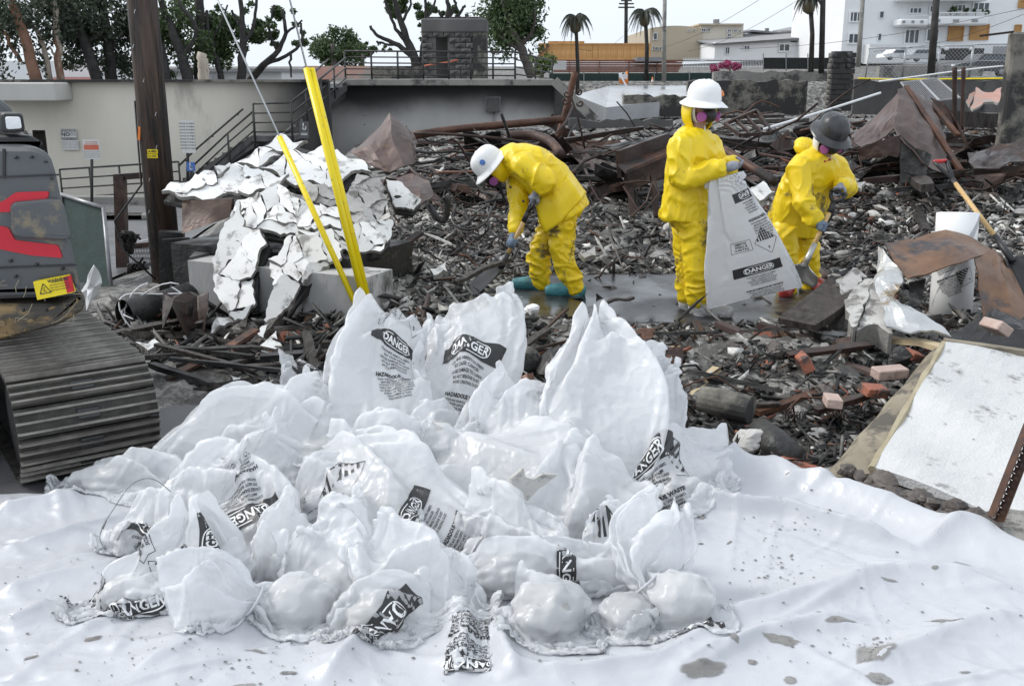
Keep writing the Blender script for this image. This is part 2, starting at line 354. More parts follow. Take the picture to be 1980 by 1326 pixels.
# plastic film: pale, partly see-through, glossy and wet
def film(name, base, transp, transl, rough=.25, beads=.25, crease=11, cstr=.35):
    m = bpy.data.materials.new(name); m.use_nodes = True; t = m.node_tree; N = t.nodes; L = t.links
    b = N['Principled BSDF']; b.inputs['Base Color'].default_value = (*base, 1); b.inputs['Roughness'].default_value = rough
    tc = N.new('ShaderNodeTexCoord')
    n = N.new('ShaderNodeTexNoise'); n.inputs['Scale'].default_value = 14; n.inputs['Detail'].default_value = 6; L.new(tc.outputs['Object'], n.inputs['Vector'])
    v = N.new('ShaderNodeTexVoronoi'); v.inputs['Scale'].default_value = 160; L.new(tc.outputs['Object'], v.inputs['Vector'])
    vr = N.new('ShaderNodeMapRange'); vr.inputs[1].default_value = .05; vr.inputs[2].default_value = .35; vr.inputs[3].default_value = 1; vr.inputs[4].default_value = 0
    L.new(v.outputs['Distance'], vr.inputs[0])
    # fine creases of crumpled film
    nd = N.new('ShaderNodeTexNoise'); nd.inputs['Scale'].default_value = 5; nd.inputs['Detail'].default_value = 3; L.new(tc.outputs['Object'], nd.inputs['Vector'])
    av = N.new('ShaderNodeVectorMath'); av.operation = 'MULTIPLY_ADD'; av.inputs[1].default_value = (.35, .35, .35); L.new(nd.outputs['Color'], av.inputs[0]); L.new(tc.outputs['Object'], av.inputs[2])
    vc = N.new('ShaderNodeTexVoronoi'); vc.inputs['Scale'].default_value = crease; L.new(av.outputs[0], vc.inputs['Vector'])
    ad = N.new('ShaderNodeMath'); ad.operation = 'MULTIPLY_ADD'; ad.inputs[1].default_value = .35; L.new(n.outputs[0], ad.inputs[0]); L.new(vc.outputs['Distance'], ad.inputs[2])
    bp = N.new('ShaderNodeBump'); bp.inputs['Strength'].default_value = cstr; bp.inputs['Distance'].default_value = .03; L.new(ad.outputs[0], bp.inputs['Height'])
    bp2 = N.new('ShaderNodeBump'); bp2.inputs['Strength'].default_value = beads; bp2.inputs['Distance'].default_value = .002; L.new(vr.outputs[0], bp2.inputs['Height']); L.new(bp.outputs[0], bp2.inputs['Normal'])
    L.new(bp2.outputs[0], b.inputs['Normal'])
    tr = N.new('ShaderNodeBsdfTranslucent'); tr.inputs[0].default_value = (*base, 1)
    m1 = N.new('ShaderNodeMixShader'); m1.inputs[0].default_value = transl; L.new(b.outputs[0], m1.inputs[1]); L.new(tr.outputs[0], m1.inputs[2])
    tp = N.new('ShaderNodeBsdfTransparent'); m2 = N.new('ShaderNodeMixShader'); m2.inputs[0].default_value = transp
    L.new(m1.outputs[0], m2.inputs[1]); L.new(tp.outputs[0], m2.inputs[2]); L.new(m2.outputs[0], N['Material Output'].inputs[0])
    M[name] = m; return m
film('film', (.9, .908, .925), .31, .36, rough=.24, cstr=.32)
film('film_clear', (.84, .85, .87), .5, .25, rough=.22, cstr=.3)
film('film_tarp', (.5, .51, .54), .0, .0, rough=.3, beads=.35, crease=5, cstr=.22)
film('film_held', (.84, .845, .86), .16, .3, rough=.3, cstr=.1)
# thin mud water: soft towards its rim
m = M['mud_water'] if 'mud_water' in M else mat('mud_water', (.2, .19, .18), (.3, .29, .275), 6, .1, bump=.05, c3=(.13, .125, .12), c3amt=.25, c3scale=20)
t = m.node_tree; at = t.nodes.new('ShaderNodeAttribute'); at.attribute_name = 'wet'; tp = t.nodes.new('ShaderNodeBsdfTransparent'); ms = t.nodes.new('ShaderNodeMixShader')
t.links.new(at.outputs['Fac'], ms.inputs[0]); t.links.new(tp.outputs[0], ms.inputs[1]); t.links.new(t.nodes['Principled BSDF'].outputs[0], ms.inputs[2]); t.links.new(ms.outputs[0], t.nodes['Material Output'].inputs[0])
mat('mud_drop', (.12, .115, .11), (.2, .19, .18), 6, .2, bump=0)
mat('mud', (.16, .11, .055), (.28, .2, .11), 9, .8, bump=.8)
film('film_semi', (.88, .89, .91), .36, .3, rough=.24, cstr=.3)
# ------------------------------------------------------------------ ground
LOT_X = lambda y: -3.15 - .05 * (y - 9)
def tz(x, y):
    """height of the burnt ground, numpy in and out"""
    x = np.asarray(x, float); y = np.asarray(y, float)
    lot = smooth(0.0, 1.2, LOT_X(y) - x) * smooth(7.6, 9.0, y)
    z_lot = -.08 * np.clip(y - 8, 0, 20)
    mound = .20 * smooth(9.5, 13, y) * smooth(-2.6, -.5, x) + .28 * smooth(13, 19, y) * smooth(-3, 0, x) + .25 * smooth(3.2, 5.5, x) * smooth(7.5, 12, y)
    mound = mound * (1 - smooth(26, 34, y) * .6)
    mound = mound + .35 * np.exp(-((x - .9) / 6) ** 2 - ((y - 15.5) / 2.5) ** 2)
    mound = mound + .34 * np.exp(-((x + 1.25) / .55) ** 2 - ((y - 8.1) / 1.1) ** 2) + .16 * np.exp(-((x + .3) / .6) ** 2 - ((y - 7.0) / .5) ** 2)
    pit = -.16 * np.exp(-((x - 1.35) / .8) ** 2 - ((y - 5.1) / .55) ** 2)
    ridge = .13 * np.exp(-((y - 6.45 + .1 * x) / .42) ** 2) * smooth(-1.0, -.3, x) * (1 - smooth(1.6, 2.4, x))
    n = .07 * fbm2(x, y, .9, 5, 1) * smooth(4.6, 5.6, y + .9 * np.abs(np.minimum(x + .5, 0)))
    flat = np.exp(-((x - 1.35) / 1.5) ** 4 - ((y - 8.15) / .95) ** 4)      # the swept floor where the crew works
    site = (mound + pit + ridge + n) * (1 - flat * .97)
    street = smooth(47, 50, y) * 1.55 + smooth(55, 110, y) * 1.2 + smooth(8, 40, x) * smooth(48, 60, y) * 1.0
    z = site * (1 - lot) + z_lot * lot
    z = np.where(y > 34, z * (1 - smooth(34, 47, y)), z)
    return z + street
def tz1(x, y): return float(tz(np.array([x]), np.array([y]))[0])
def grid_faces(nr, nc, wrap=False):
    i = np.arange(nr - 1)[:, None]; j = np.arange(nc if wrap else nc - 1)[None, :]; j2 = (j + 1) % nc
    return np.stack([i * nc + j, i * nc + j2, (i + 1) * nc + j2, (i + 1) * nc + j], -1).reshape(-1, 4)
nr, nc = 330, 300
yy = 2.0 * (600 / 2.0) ** (np.linspace(0, 1, nr) ** 1.05); uu = np.linspace(-1.25, 1.25, nc)
Y = np.repeat(yy[:, None], nc, 1); X = uu[None, :] * (Y * .62 + 1.6)
Z = tz(X, Y)
rough = smooth(4.7, 5.6, Y) * (1 - smooth(30, 40, Y)) * (1 - smooth(-.2, .8, LOT_X(Y) - X) * smooth(8, 9, Y))
flat = np.exp(-((X - 1.35) / 1.5) ** 4 - ((Y - 8.15) / .95) ** 4)
Z = Z + rough * (1 - flat) * (.05 * np.abs(fbm2(X, Y, 3.1, 4, 5)) + .02 * fbm2(X, Y, 11, 2, 6))
obj('ground', np.stack([X, Y, Z], -1), grid_faces(nr, nc), M['earth'], kind='structure', label='burnt dark earth covered in ash', cat='ground', shade=True)
def drape(name, x0, x1, y0, y1, nx, ny, m, dz, **kw):
    X, Y = np.meshgrid(np.linspace(x0, x1, nx), np.linspace(y0, y1, ny)); return X, Y
# parking lot sheet
X, Y = np.meshgrid(np.linspace(0, 1, 30), np.linspace(7.9, 28.4, 50)); X = LOT_X(Y) - .55 - X * 26
obj('parking_lot', np.stack([X, Y, tz(X, Y) + .03], -1), grid_faces(50, 30)[:, ::-1], M['asphalt'], kind='structure', label='wet grey asphalt parking lot below the pale wall', cat='parking lot', shade=True)
X, Y = np.meshgrid(np.linspace(-7, -1.05, 30), np.linspace(2.2, 7.7, 30))
obj('street', np.stack([X, Y, np.full_like(X, .015) + .004 * fbm2(X, Y, 2)], -1), grid_faces(30, 30), M['asphalt'], kind='structure', label='wet asphalt street under the excavator', cat='street', shade=True)
# swept concrete floor with the crew on it: uneven outline
th = np.linspace(0, 2 * math.pi, 90, endpoint=False); rr = np.linspace(0, 1, 16)
rad = 1 + .1 * fbm(np.stack([np.cos(th) * 1.7, np.sin(th) * 1.7, th * 0 + 3], -1), 4)
X = 1.35 + 1.62 * rr[:, None] * (rad * np.sign(np.cos(th)) * np.abs(np.cos(th)) ** .75)[None]; Y = 8.1 + 1.08 * rr[:, None] * (rad * np.sign(np.sin(th)) * np.abs(np.sin(th)) ** .75)[None]
Z = .034 + .006 * fbm2(X, Y, 2, 3) - .06 * smooth(.9, 1, rr)[:, None]
obj('concrete_floor', np.stack([X, Y, Z], -1), grid_faces(16, 90, True), M['wetslab'], kind='structure', label='wet dark concrete floor swept bare around the crew', cat='floor', shade=True)

# ------------------------------------------------------------------ tarp
_tx = np.array([-4.2, -3.0, -2.3, -1.9, -1.4, -.6, .2, .75, 1.0, 1.25, 1.5, 1.75, 2.05, 2.6, 3.4])
_ty = np.array([3.95, 4.0, 4.05, 4.08, 4.35, 4.75, 4.8, 4.66, 4.5, 4.34, 4.04, 3.72, 3.42, 3.15, 2.9])
def tarp_top(x): return np.interp(x, _tx, _ty)
FOLDS = []
def fold(pts, h, w, asym=.0):
    p = np.array([tuple(G(*q))[:2] for q in pts]); FOLDS.append((p, h * 1.5, w * .8, asym))
fold([(1325, 985), (1420, 1005), (1520, 1022), (1640, 1052), (1770, 1084)], .065, .05, .6)
fold([(1330, 1020), (1360, 960), (1440, 895)], .05, .07, .3)
fold([(1440, 895), (1520, 960), (1600, 965)], .03, .08)
fold([(1765, 1084), (1860, 1062), (1980, 1078), (2100, 1090)], .04, .08, .3)
fold([(1330, 1260), (1450, 1200), (1600, 1150), (1720, 1128), (1840, 1140), (1990, 1180)], .045, .11, .3)
fold([(1300, 1330), (1400, 1275), (1560, 1230), (1660, 1215)], .03, .07, .3)
fold([(1660, 1330), (1740, 1290), (1850, 1235), (1990, 1205)], .035, .08)
fold([(1560, 965), (1700, 1000), (1850, 1030), (1990, 1060)], .03, .12)
fold([(-20, 1090), (80, 1062), (170, 1035), (260, 1000)], .03, .08, .3)
fold([(-20, 1010), (80, 1000), (150, 985)], .035, .1)
fold([(0, 1235), (60, 1215), (110, 1180)], .03, .06)
fold([(-20, 1170), (120, 1130), (240, 1110)], .025, .1)
fold([(620, 1330), (700, 1240), (780, 1200)], .045, .09, .4)
fold([(880, 1330), (900, 1250), (870, 1190)], .05, .07, .3)
fold([(1010, 1330), (985, 1270), (960, 1230)], .045, .07, .3)
fold([(250, 1330), (420, 1235), (520, 1225)], .022, .12)
fold([(1000, 1310), (1150, 1312), (1300, 1290), (1420, 1240)], .035, .07, .3)
_rc = random.Random(17); CREASE = [(_rc.uniform(-2.6, 2.8), _rc.uniform(2.4, 4.5), math.cos(a), math.sin(a), _rc.uniform(.15, .6), _rc.uniform(.014, .045), _rc.uniform(.004, .012) * _rc.choice([1, 1, -1])) for a in [_rc.gauss(.35, .7) for _ in range(110)]]
def tarp_z(X, Y):
    X = np.asarray(X, float); Y = np.asarray(Y, float); wx = X + .04 * fbm2(X, Y, 2.2, 2, 31); wy = Y + .04 * fbm2(X, Y, 2.2, 2, 32)
    Z = .022 + .018 * fbm2(X, Y, 1.1, 2, 9)
    for p, h, w, asym in FOLDS:
        best = np.full(X.shape, 9.0); side = np.zeros(X.shape); tt = np.zeros(X.shape); n = len(p) - 1
        for k in range(n):
            a, b = p[k], p[k + 1]; d = b - a; l2 = d @ d
            t = np.clip(((wx - a[0]) * d[0] + (wy - a[1]) * d[1]) / l2, 0, 1)
            ex, ey = wx - a[0] - t * d[0], wy - a[1] - t * d[1]; q = np.hypot(ex, ey)
            m = q < best; best = np.where(m, q, best); side = np.where(m, np.sign(d[0] * ey - d[1] * ex), side); tt = np.where(m, (k + t) / n, tt)
        ww = w * (1 - asym * .6 * (side < 0)); fade = np.clip(np.minimum(tt, 1 - tt) * 5 + .15, 0, 1)
        e = best / ww; Z = Z + h * fade * np.exp(-np.abs(e) ** 1.15)
    r = np.abs(fbm2(X + .5 * Y, Y * .5 - X * .2, 3.3, 3, 12)); Z = Z + .011 * np.maximum(0, .35 - r)
    r = np.abs(fbm2(X * .5 - Y * .4, Y + .4 * X, 6.5, 3, 13)); Z = Z + .008 * np.maximum(0, .35 - r)
    for x0, y0, ca, sa, L, w, h in CREASE:
        p = (X - x0) * ca + (Y - y0) * sa; q = -(X - x0) * sa + (Y - y0) * ca; Z = Z + h * np.clip(1 - np.abs(q + .05 * p * p) / w, 0, 1) * np.clip((1 - np.abs(p) / L) * 2, 0, 1)
    Z = Z + .002 * fbm2(X, Y, 16, 2, 14)
    e = tarp_top(X) - Y
    return Z + .07 * np.exp(-((e - .16) / .13) ** 2) * smooth(-2.6, -1, X) - .05 * np.exp(-(e / .05) ** 2)
nx, ny = 520, 330
x = np.linspace(-3.0, 3.2, nx); s = np.linspace(0, 1, ny)[:, None]
X = np.repeat(x[None], ny, 0); Y = 2.0 + s * (tarp_top(x) + .035 * fbm2(x, x * 0, 3, 3, 8) - 2.0)[None]
Z = np.maximum(tarp_z(X, Y), .019 + .0 * X)
tarp = obj('plastic_tarp', np.stack([X, Y, Z], -1), grid_faces(ny, nx), M['film_tarp'], label='wide white plastic sheet spread under the bags with wrinkles and puddles', cat='tarp', shade=True)
# muddy puddles lying in the dips of the sheet
def puddle(px, py, rx, ry, rot, seed, lob=.35):
    c = G(px, py, .03); k = 36; th = np.linspace(0, 2 * math.pi, k, endpoint=False)
    r = 1 + .55 * lob * fbm(np.stack([np.cos(th) * 1.3 + seed, np.sin(th) * 1.3, th * 0 + seed * 3.1], -1), 3)
    a, b = np.cos(th) * rx * r, np.sin(th) * ry * r; ca, sa = math.cos(R(rot)), math.sin(R(rot))
    v = []
    for q in (1.06, .86, .4):
        X = c.x + q * (a * ca - b * sa); Y = c.y + q * (a * sa + b * ca); v.append(np.stack([X, Y, np.maximum(tarp_z(X, Y), .019) + .0035 - .001 * q], -1))
    v.append(np.array([[c.x, c.y, max(float(tarp_z(np.array([c.x]), np.array([c.y]))[0]), .019) + .0035]]))
    f = [list(q) for q in grid_faces(3, k, True)] + [(2 * k + i, 2 * k + (i + 1) % k, 3 * k) for i in range(k)]
    o = obj('puddle', np.concatenate(v), f, M['mud_water'], tarp, shade=True); at = o.data.attributes.new('wet', 'FLOAT', 'POINT'); at.data.foreach_set('value', [0.0] * k + [.75] * k + [.9] * k + [.95])
for i, a in enumerate([(1360, 1298, .085, .03, 20, .4), (1690, 1275, .075, .05, 35, .5), (1700, 1315, .025, .04, 70, .4), (1510, 1243, .06, .016, -8, .6), (1625, 1212, .055, .013, 12, .6),
                       (1528, 1310, .022, .02, 0, .5), (1455, 1276, .016, .013, 0, .3), (1418, 1253, .016, .014, -30, .4), (1530, 1075, .014, .005, 60, .5), (1720, 1133, .03, .006, 0, .7), (1805, 1122, .013, .006, 0, .4),
                       (1520, 945, .014, .004, 0, .4), (1355, 1050, .012, .006, 0, .4), (1410, 1050, .012, .008, 30, .4), (1480, 1040, .006, .005, 0, .2), (1475, 1160, .012, .004, -20, .4), (1582, 1192, .01, .004, 0, .3),
                       (1810, 1210, .03, .01, -30, .7), (1840, 1215, .035, .006, -25, .7), (1860, 1100, .03, .005, -30, .7), (1865, 1300, .02, .007, 0, .7), (180, 1238, .03, .018, 20, .5), (60, 1275, .025, .012, 10, .5),
                       (495, 1262, .04, .006, -15, .6), (560, 1300, .03, .008, 0, .7), (470, 1325, .04, .012, 15, .6), (1350, 1000, .035, .02, -40, .7)]):
    puddle(*a[:5], i * 2.3, a[5])
# spatter of mud drops on the sheet: too small to count
mb = MB()
for cx, cy, sx, sy, n in [(1540, 1020, 40, 12, 40), (1510, 1110, 30, 15, 60), (1500, 1060, 60, 40, 40), (1680, 1245, 60, 15, 40), (1560, 1180, 300, 100, 120), (500, 1290, 120, 30, 70), (250, 1250, 120, 40, 50), (120, 1150, 90, 80, 50), (800, 1280, 300, 40, 40)]:
    for _ in range(n):
        p = G(random.gauss(cx, sx), random.gauss(cy, sy), .03); rr = random.choice([.0015, .002, .003, .005]); z = max(float(tarp_z(np.array([p.x]), np.array([p.y]))[0]), .019) + .004
        e = random.uniform(.5, 1.6); a = random.uniform(0, 3)
        mb.add([(p.x + rr * e * math.cos(a + k * 1.0472), p.y + rr * math.sin(a + k * 1.0472), z) for k in range(6)], [range(6)])
mb.build('mud_spatter', M['mud_drop'], tarp, kind='stuff')
# ------------------------------------------------------------------ lettering
_glyph = {}
def text_mesh(body, size=1.0, bold=0.0, align='CENTER', spacing=1.0):
    key = (body, size, bold, align, spacing)
    if key in _glyph: return _glyph[key]
    cu = bpy.data.curves.new('t', 'FONT'); cu.body = body; cu.size = size; cu.offset = bold; cu.align_x = align; cu.align_y = 'CENTER'; cu.space_line = spacing
    cu.resolution_u = 2
    o = bpy.data.objects.new('t', cu); COL.objects.link(o)
    dg = bpy.context.evaluated_depsgraph_get(); me = o.evaluated_get(dg).to_mesh()
    v = np.array([tuple(q.co) for q in me.vertices])[:, :2] if len(me.vertices) else np.zeros((0, 2)); f = [list(p.vertices) for p in me.polygons]
    o.evaluated_get(dg).to_mesh_clear(); bpy.data.objects.remove(o); bpy.data.curves.remove(cu)
    _glyph[key] = (v, f); return v, f
class Flat:
    """flat print in two inks, laid out in metres, then wrapped on a surface"""
    def __init__(s): s.parts = {}
    def add(s, ink, v, f, off=(0, 0), sc=1.0):
        a, b = s.parts.setdefault(ink, ([], [])); n = sum(len(q) for q in a)
        a.append(np.asarray(v, float) * sc + np.array(off)); b += [[i + n for i in q] for q in f]
    def text(s, ink, body, x, y, size, bold=0, align='CENTER', sx=1.0, spacing=1.0):
        v, f = text_mesh(body, size, bold, align, spacing); s.add(ink, v * np.array([sx, 1]), f, (x, y))
    def rect(s, ink, x, y, w, h, nx=1, ny=1):
        g = np.stack(np.meshgrid(np.linspace(x - w / 2, x + w / 2, nx + 1), np.linspace(y - h / 2, y + h / 2, ny + 1)), -1).reshape(-1, 2)
        s.add(ink, g, grid_faces(ny + 1, nx + 1).tolist())
    def line(s, ink, pts, w, closed=False):
        pts = [np.array(p, float) for p in pts]; pts = pts + [pts[0]] if closed else pts
        for a, b in zip(pts[:-1], pts[1:]):
            d = b - a; l = np.linalg.norm(d); n = np.array([-d[1], d[0]]) / l * w / 2; k = max(1, int(l / .025))
            v = []
            for i in range(k + 1): q = a + d * i / k; v += [q - n, q + n]
            s.add(ink, v, [(2 * i, 2 * i + 2, 2 * i + 3, 2 * i + 1) for i in range(k)])
    def flat_to(s, c, ex, ey, parent, name='print', off=.002):
        c = Vector(c); n = Vector(ex).cross(Vector(ey)).normalized()
        for i, (ink, (a, f)) in enumerate(s.parts.items()):
            v = np.concatenate(a); p = np.array(c)[None] + v[:, :1] * np.array(ex)[None] + v[:, 1:] * np.array(ey)[None] + np.array(n)[None] * (off * (1 + i * .7))
            obj(name, p, f, M[ink], parent)
def danger(F, x, y, w=.27, h=.072):
    F.rect('print_black', x, y, w, h, 22, 6)
    lw = .0032; ow, oh = w * .58, h * .72; pts = []
    for k in range(28):
        t = 2 * math.pi * k / 28; c, si = math.cos(t), math.sin(t); pts.append((x + ow / 2 * (abs(c) ** .55) * (1 if c > 0 else -1), y + oh / 2 * (abs(si) ** .7) * (1 if si > 0 else -1)))
    F.line('print_white', pts, lw, True); F.text('print_white', 'DANGER', x, y - .001, h * .62, .0012, sx=.82)
def paras(F, x, y, w=.17, F2=None):
    s = .0135; F2 = F2 or F; L1 = ['CONTAINS ASBESTOS FIBERS', 'MAY CAUSE CANCER', 'CAUSES DAMAGE TO LUNGS', 'DO NOT BREATHE DUST', 'AVOID CREATING DUST']
    for i, q in enumerate(L1): F.text('print_black', q, x, y - i * .0165, s, .0004, sx=.85)
    F2.text('print_black', 'HAZARDOUS WASTE', x, y - .113, .021, .0012, sx=.9)
    L2 = ['STATE AND FEDERAL LAW PROHIBITS', 'IMPROPER DISPOSAL. IF FOUND,', 'CONTACT THE NEAREST POLICE OR', 'PUBLIC SAFETY AUTHORITY OR THE', 'U.S. ENVIRONMENTAL PROTECTION', 'AGENCY OR THE CALIFORNIA', 'DEPARTMENT OF TOXIC', 'SUBSTANCES CONTROL']
    for i, q in enumerate(L2): F2.text('print_black', q, x, y - .135 - i * .0155, s, .0004, sx=.72)
def diamond(F, x, y, r=.085):
    F.line('print_black', [(x, y + r), (x + r, y), (x, y - r), (x - r, y)], .003, True)
    for k in range(-3, 4):
        xx = k * r * .235; w = r * .062; top0, top1 = r - abs(xx - w), r - abs(xx + w)
        F.add('print_black', [(x + xx - w, y + .004), (x + xx + w, y + .004), (x + xx + w, y + max(.006, top1)), (x + xx - w, y + max(.006, top0))], [(0, 1, 2, 3)])
    F.text('print_black', '9', x, y - r * .55, .026, .0008)
def rqbox(F, x, y):
    F.line('print_black', [(x - .06, y + .034), (x + .06, y + .034), (x + .06, y - .034), (x - .06, y - .034)], .0025, True)
    for i, q in enumerate(['ASBESTOS', 'NA2212, III', 'CLASS 9 RQ']): F.text('print_black', q, x, y + .019 - i * .019, .018, .0006, sx=.85)
def print_sheet(kind='full'):
    out = []
    def new(name): F = Flat(); out.append((name, F)); return F
    if kind in ('full', 'danger', 'bar'): danger(new('danger_panel'), 0, 0)
    if kind in ('full', 'danger'): paras(new('warning_text'), 0, -.055, F2=new('waste_text'))
    if kind == 'full': diamond(new('hazard_diamond'), .10, .17); rqbox(new('shipping_box'), -.065, .17)
    if kind == 'diamond': diamond(new('hazard_diamond'), 0, 0, .1); rqbox(new('shipping_box'), -.17, .02)
    return out

# ------------------------------------------------------------------ plastic bags, relaxed as thin film
NU, NV = 84, 64
BAGS = []
def bag(label, spine, tie=None, load=None, prints=(), excess=1.04, pull=.02, flat_mouth=True, seam=True, mat_='film', W=None, closed_top=False, stock='ash', hold=0):
    """spine: rows of (px, py, distance, half width, half thickness, roll in degrees)"""
    pts = []
    for q in spine: pts.append((*P(q[0], q[1], q[2]), q[3], q[4], q[5] if len(q) > 5 else 0))
    BAGS.append(dict(label=label, pts=np.array(pts), tie=tie, load=load, prints=prints, excess=excess, pull=pull, seam=seam, mat=mat_, W=W, closed_top=closed_top, stock=stock, hold=hold))
def catmull(p, n):
    p = np.asarray(p, float); q = np.vstack([2 * p[0] - p[1], p, 2 * p[-1] - p[-2]]); m = len(p) - 1; out = []
    for t in np.linspace(0, m - 1e-6, n):
        i = int(t); f = t - i; a, b, c, d = q[i], q[i + 1], q[i + 2], q[i + 3]
        out.append(.5 * ((2 * b) + (c - a) * f + (2 * a - 5 * b + 4 * c - d) * f * f + (3 * b - a - 3 * c + d) * f ** 3))
    return np.array(out)
def shape_bag(B):
    c = catmull(B['pts'], NV); pos = c[:, :3]; hw = np.maximum(c[:, 3] * (1 if B['hold'] else 1.16), .008); ht = np.maximum(c[:, 4] * .8, .004); roll = np.radians(c[:, 5])
    d = np.gradient(pos, axis=0); d /= np.linalg.norm(d, axis=1)[:, None]
    view = pos - np.array([0, 0, CAM_H]); view /= np.linalg.norm(view, axis=1)[:, None]
    x = np.cross(d, view)
    for _ in range(8):
        x = x + .6 * (np.roll(x, 1, 0) + np.roll(x, -1, 0)) * (np.arange(NV)[:, None] % (NV - 1) > 0)
        x /= np.linalg.norm(x, axis=1)[:, None] + 1e-9
    x -= d * (x * d).sum(1)[:, None]; x /= np.linalg.norm(x, axis=1)[:, None]
    y = np.cross(d, x)
    x2 = x * np.cos(roll)[:, None] + y * np.sin(roll)[:, None]; y2 = -x * np.sin(roll)[:, None] + y * np.cos(roll)[:, None]
    th = np.linspace(0, 2 * math.pi, NU, endpoint=False); cs, sn = np.cos(th), np.sin(th)
    cs = np.sign(cs) * np.abs(cs) ** .8; sn = np.sign(sn) * np.abs(sn) ** .8
    g = pos[:, None] + x2[:, None] * (hw[:, None] * cs)[..., None] + y2[:, None] * (ht[:, None] * sn)[..., None]
    return g
def lump_r(d, ph):
    """radius of a sagging sack of rubble in the direction d"""
    x, y, z = d[..., 0], d[..., 1], d[..., 2]
    return .93 + .07 * np.sin(4.3 * x + ph) * np.sin(4.9 * y + 2 * ph) + .045 * np.sin(8.1 * z + 3 * x + ph * 3) + .03 * np.sin(13 * x - 5 * y + ph) + .03 * np.sin(11 * y + 9 * z + ph * 5) + .06 * (z < -.3)
def relax(x, x0, rest_u, rest_v, pull, ties, loads, nb, floor, iters, grav):
    """Jacobi position-based relaxation of all tubes at once"""
    x = x.astype(np.float32); x0 = x0.astype(np.float32); B = x.shape[0]
    ru = rest_u[:, None, None].astype(np.float32); rv = rest_v[:, None, None].astype(np.float32); rd = np.sqrt(ru ** 2 + rv ** 2)
    pl = pull[..., None].astype(np.float32); vel = np.zeros_like(x)
    for it in range(iters):
        x += vel * .6; x[..., 2] -= grav; xp = x.copy()
        for sub in range(2):
            acc = np.zeros_like(x)
            r1 = np.roll(x, -1, 2); d = r1 - x; l = np.sqrt(np.einsum('...i,...i', d, d)) + 1e-9; s = .5 * (1 - ru / l); s = np.where(s < 0, s * COMP, s); d *= s[..., None]; acc += d; acc -= np.roll(d, 1, 2)
            d = x[:, 1:] - x[:, :-1]; l = np.sqrt(np.einsum('...i,...i', d, d)) + 1e-9; s = .5 * (1 - rv / l); s = np.where(s < 0, s * COMP, s); d *= s[..., None]; acc[:, :-1] += d; acc[:, 1:] -= d
            for sh in (-1, 1):
                d = np.roll(x, sh, 2)[:, 1:] - x[:, :-1]; l = np.sqrt(np.einsum('...i,...i', d, d)) + 1e-9; s = .35 * (1 - rd / l); s = np.where(s < 0, s * COMP * .6, s); d *= s[..., None]
                acc[:, :-1] += d; acc[:, 1:] -= np.roll(d, -sh, 2)
            lu = r1 + np.roll(x, 1, 2) - 2 * x; acc += (2 * lu - np.roll(lu, 1, 2) - np.roll(lu, -1, 2)) * BEND + lu * .006
            lv = x[:, :-2] + x[:, 2:] - 2 * x[:, 1:-1]; acc[:, 1:-1] += lv * .006 + 2 * BEND * lv; acc[:, :-2] -= BEND * lv; acc[:, 2:] -= BEND * lv
            x += acc * .4
        x += pl * (x0 - x)
        if it % 4 == 0 or it > iters - 4:
            for b in range(B):
                if ties[b] is not None:
                    i, r = ties[b]
                    for ii, rr in ((i, r), (i - 1, r * 1.25), (i + 1, r * 1.25)):
                        cc = x0[b, ii].mean(0); d = x[b, ii] - cc; l = np.linalg.norm(d, axis=1)[:, None] + 1e-9; x[b, ii] = cc + d / l * np.minimum(l, rr)
                for e in nb[b]:
                    cen, Rm, rad, ph = loads[e]; q = (x[b] - cen) @ Rm / rad; l2 = (q * q).sum(-1); m = l2 < 1.25
                    if m.any():
                        l = np.sqrt(l2[m] + 1e-9)[:, None]; k = q[m] / l; t = np.maximum(lump_r(k, ph)[:, None], l); x[b][m] = (k * t * rad) @ Rm.T + cen
            x[..., 2] = np.maximum(x[..., 2], floor(x[..., 0], x[..., 1]))
        vel = (x - xp) * .85; np.clip(vel, -.012, .012, out=vel)
    return x
def grid_normals(g):
    n = np.cross(np.roll(g, -1, 1) - np.roll(g, 1, 1), np.gradient(g, axis=0)); n /= np.linalg.norm(n, axis=2)[..., None] + 1e-9
    return -n if ((n * (g - g.mean((0, 1)))).sum(-1)).mean() < 0 else n
def cubic_rows(n, m, periodic):
    """matrix that resamples n rows to m rows with Catmull-Rom weights"""
    W = np.zeros((m, n)); t = np.arange(m) * (n / m) if periodic else np.linspace(0, n - 1, m)
    for r, q in enumerate(t):
        i = int(math.floor(q)); f = q - i; w = (.5 * (-f + 2 * f * f - f ** 3), .5 * (2 - 5 * f * f + 3 * f ** 3), .5 * (f + 4 * f * f - 3 * f ** 3), .5 * (-f * f + f ** 3))
        for k in range(4): j = i - 1 + k; W[r, j % n if periodic else min(max(j, 0), n - 1)] += w[k]
    return W
NU2, NV2 = 128, 98
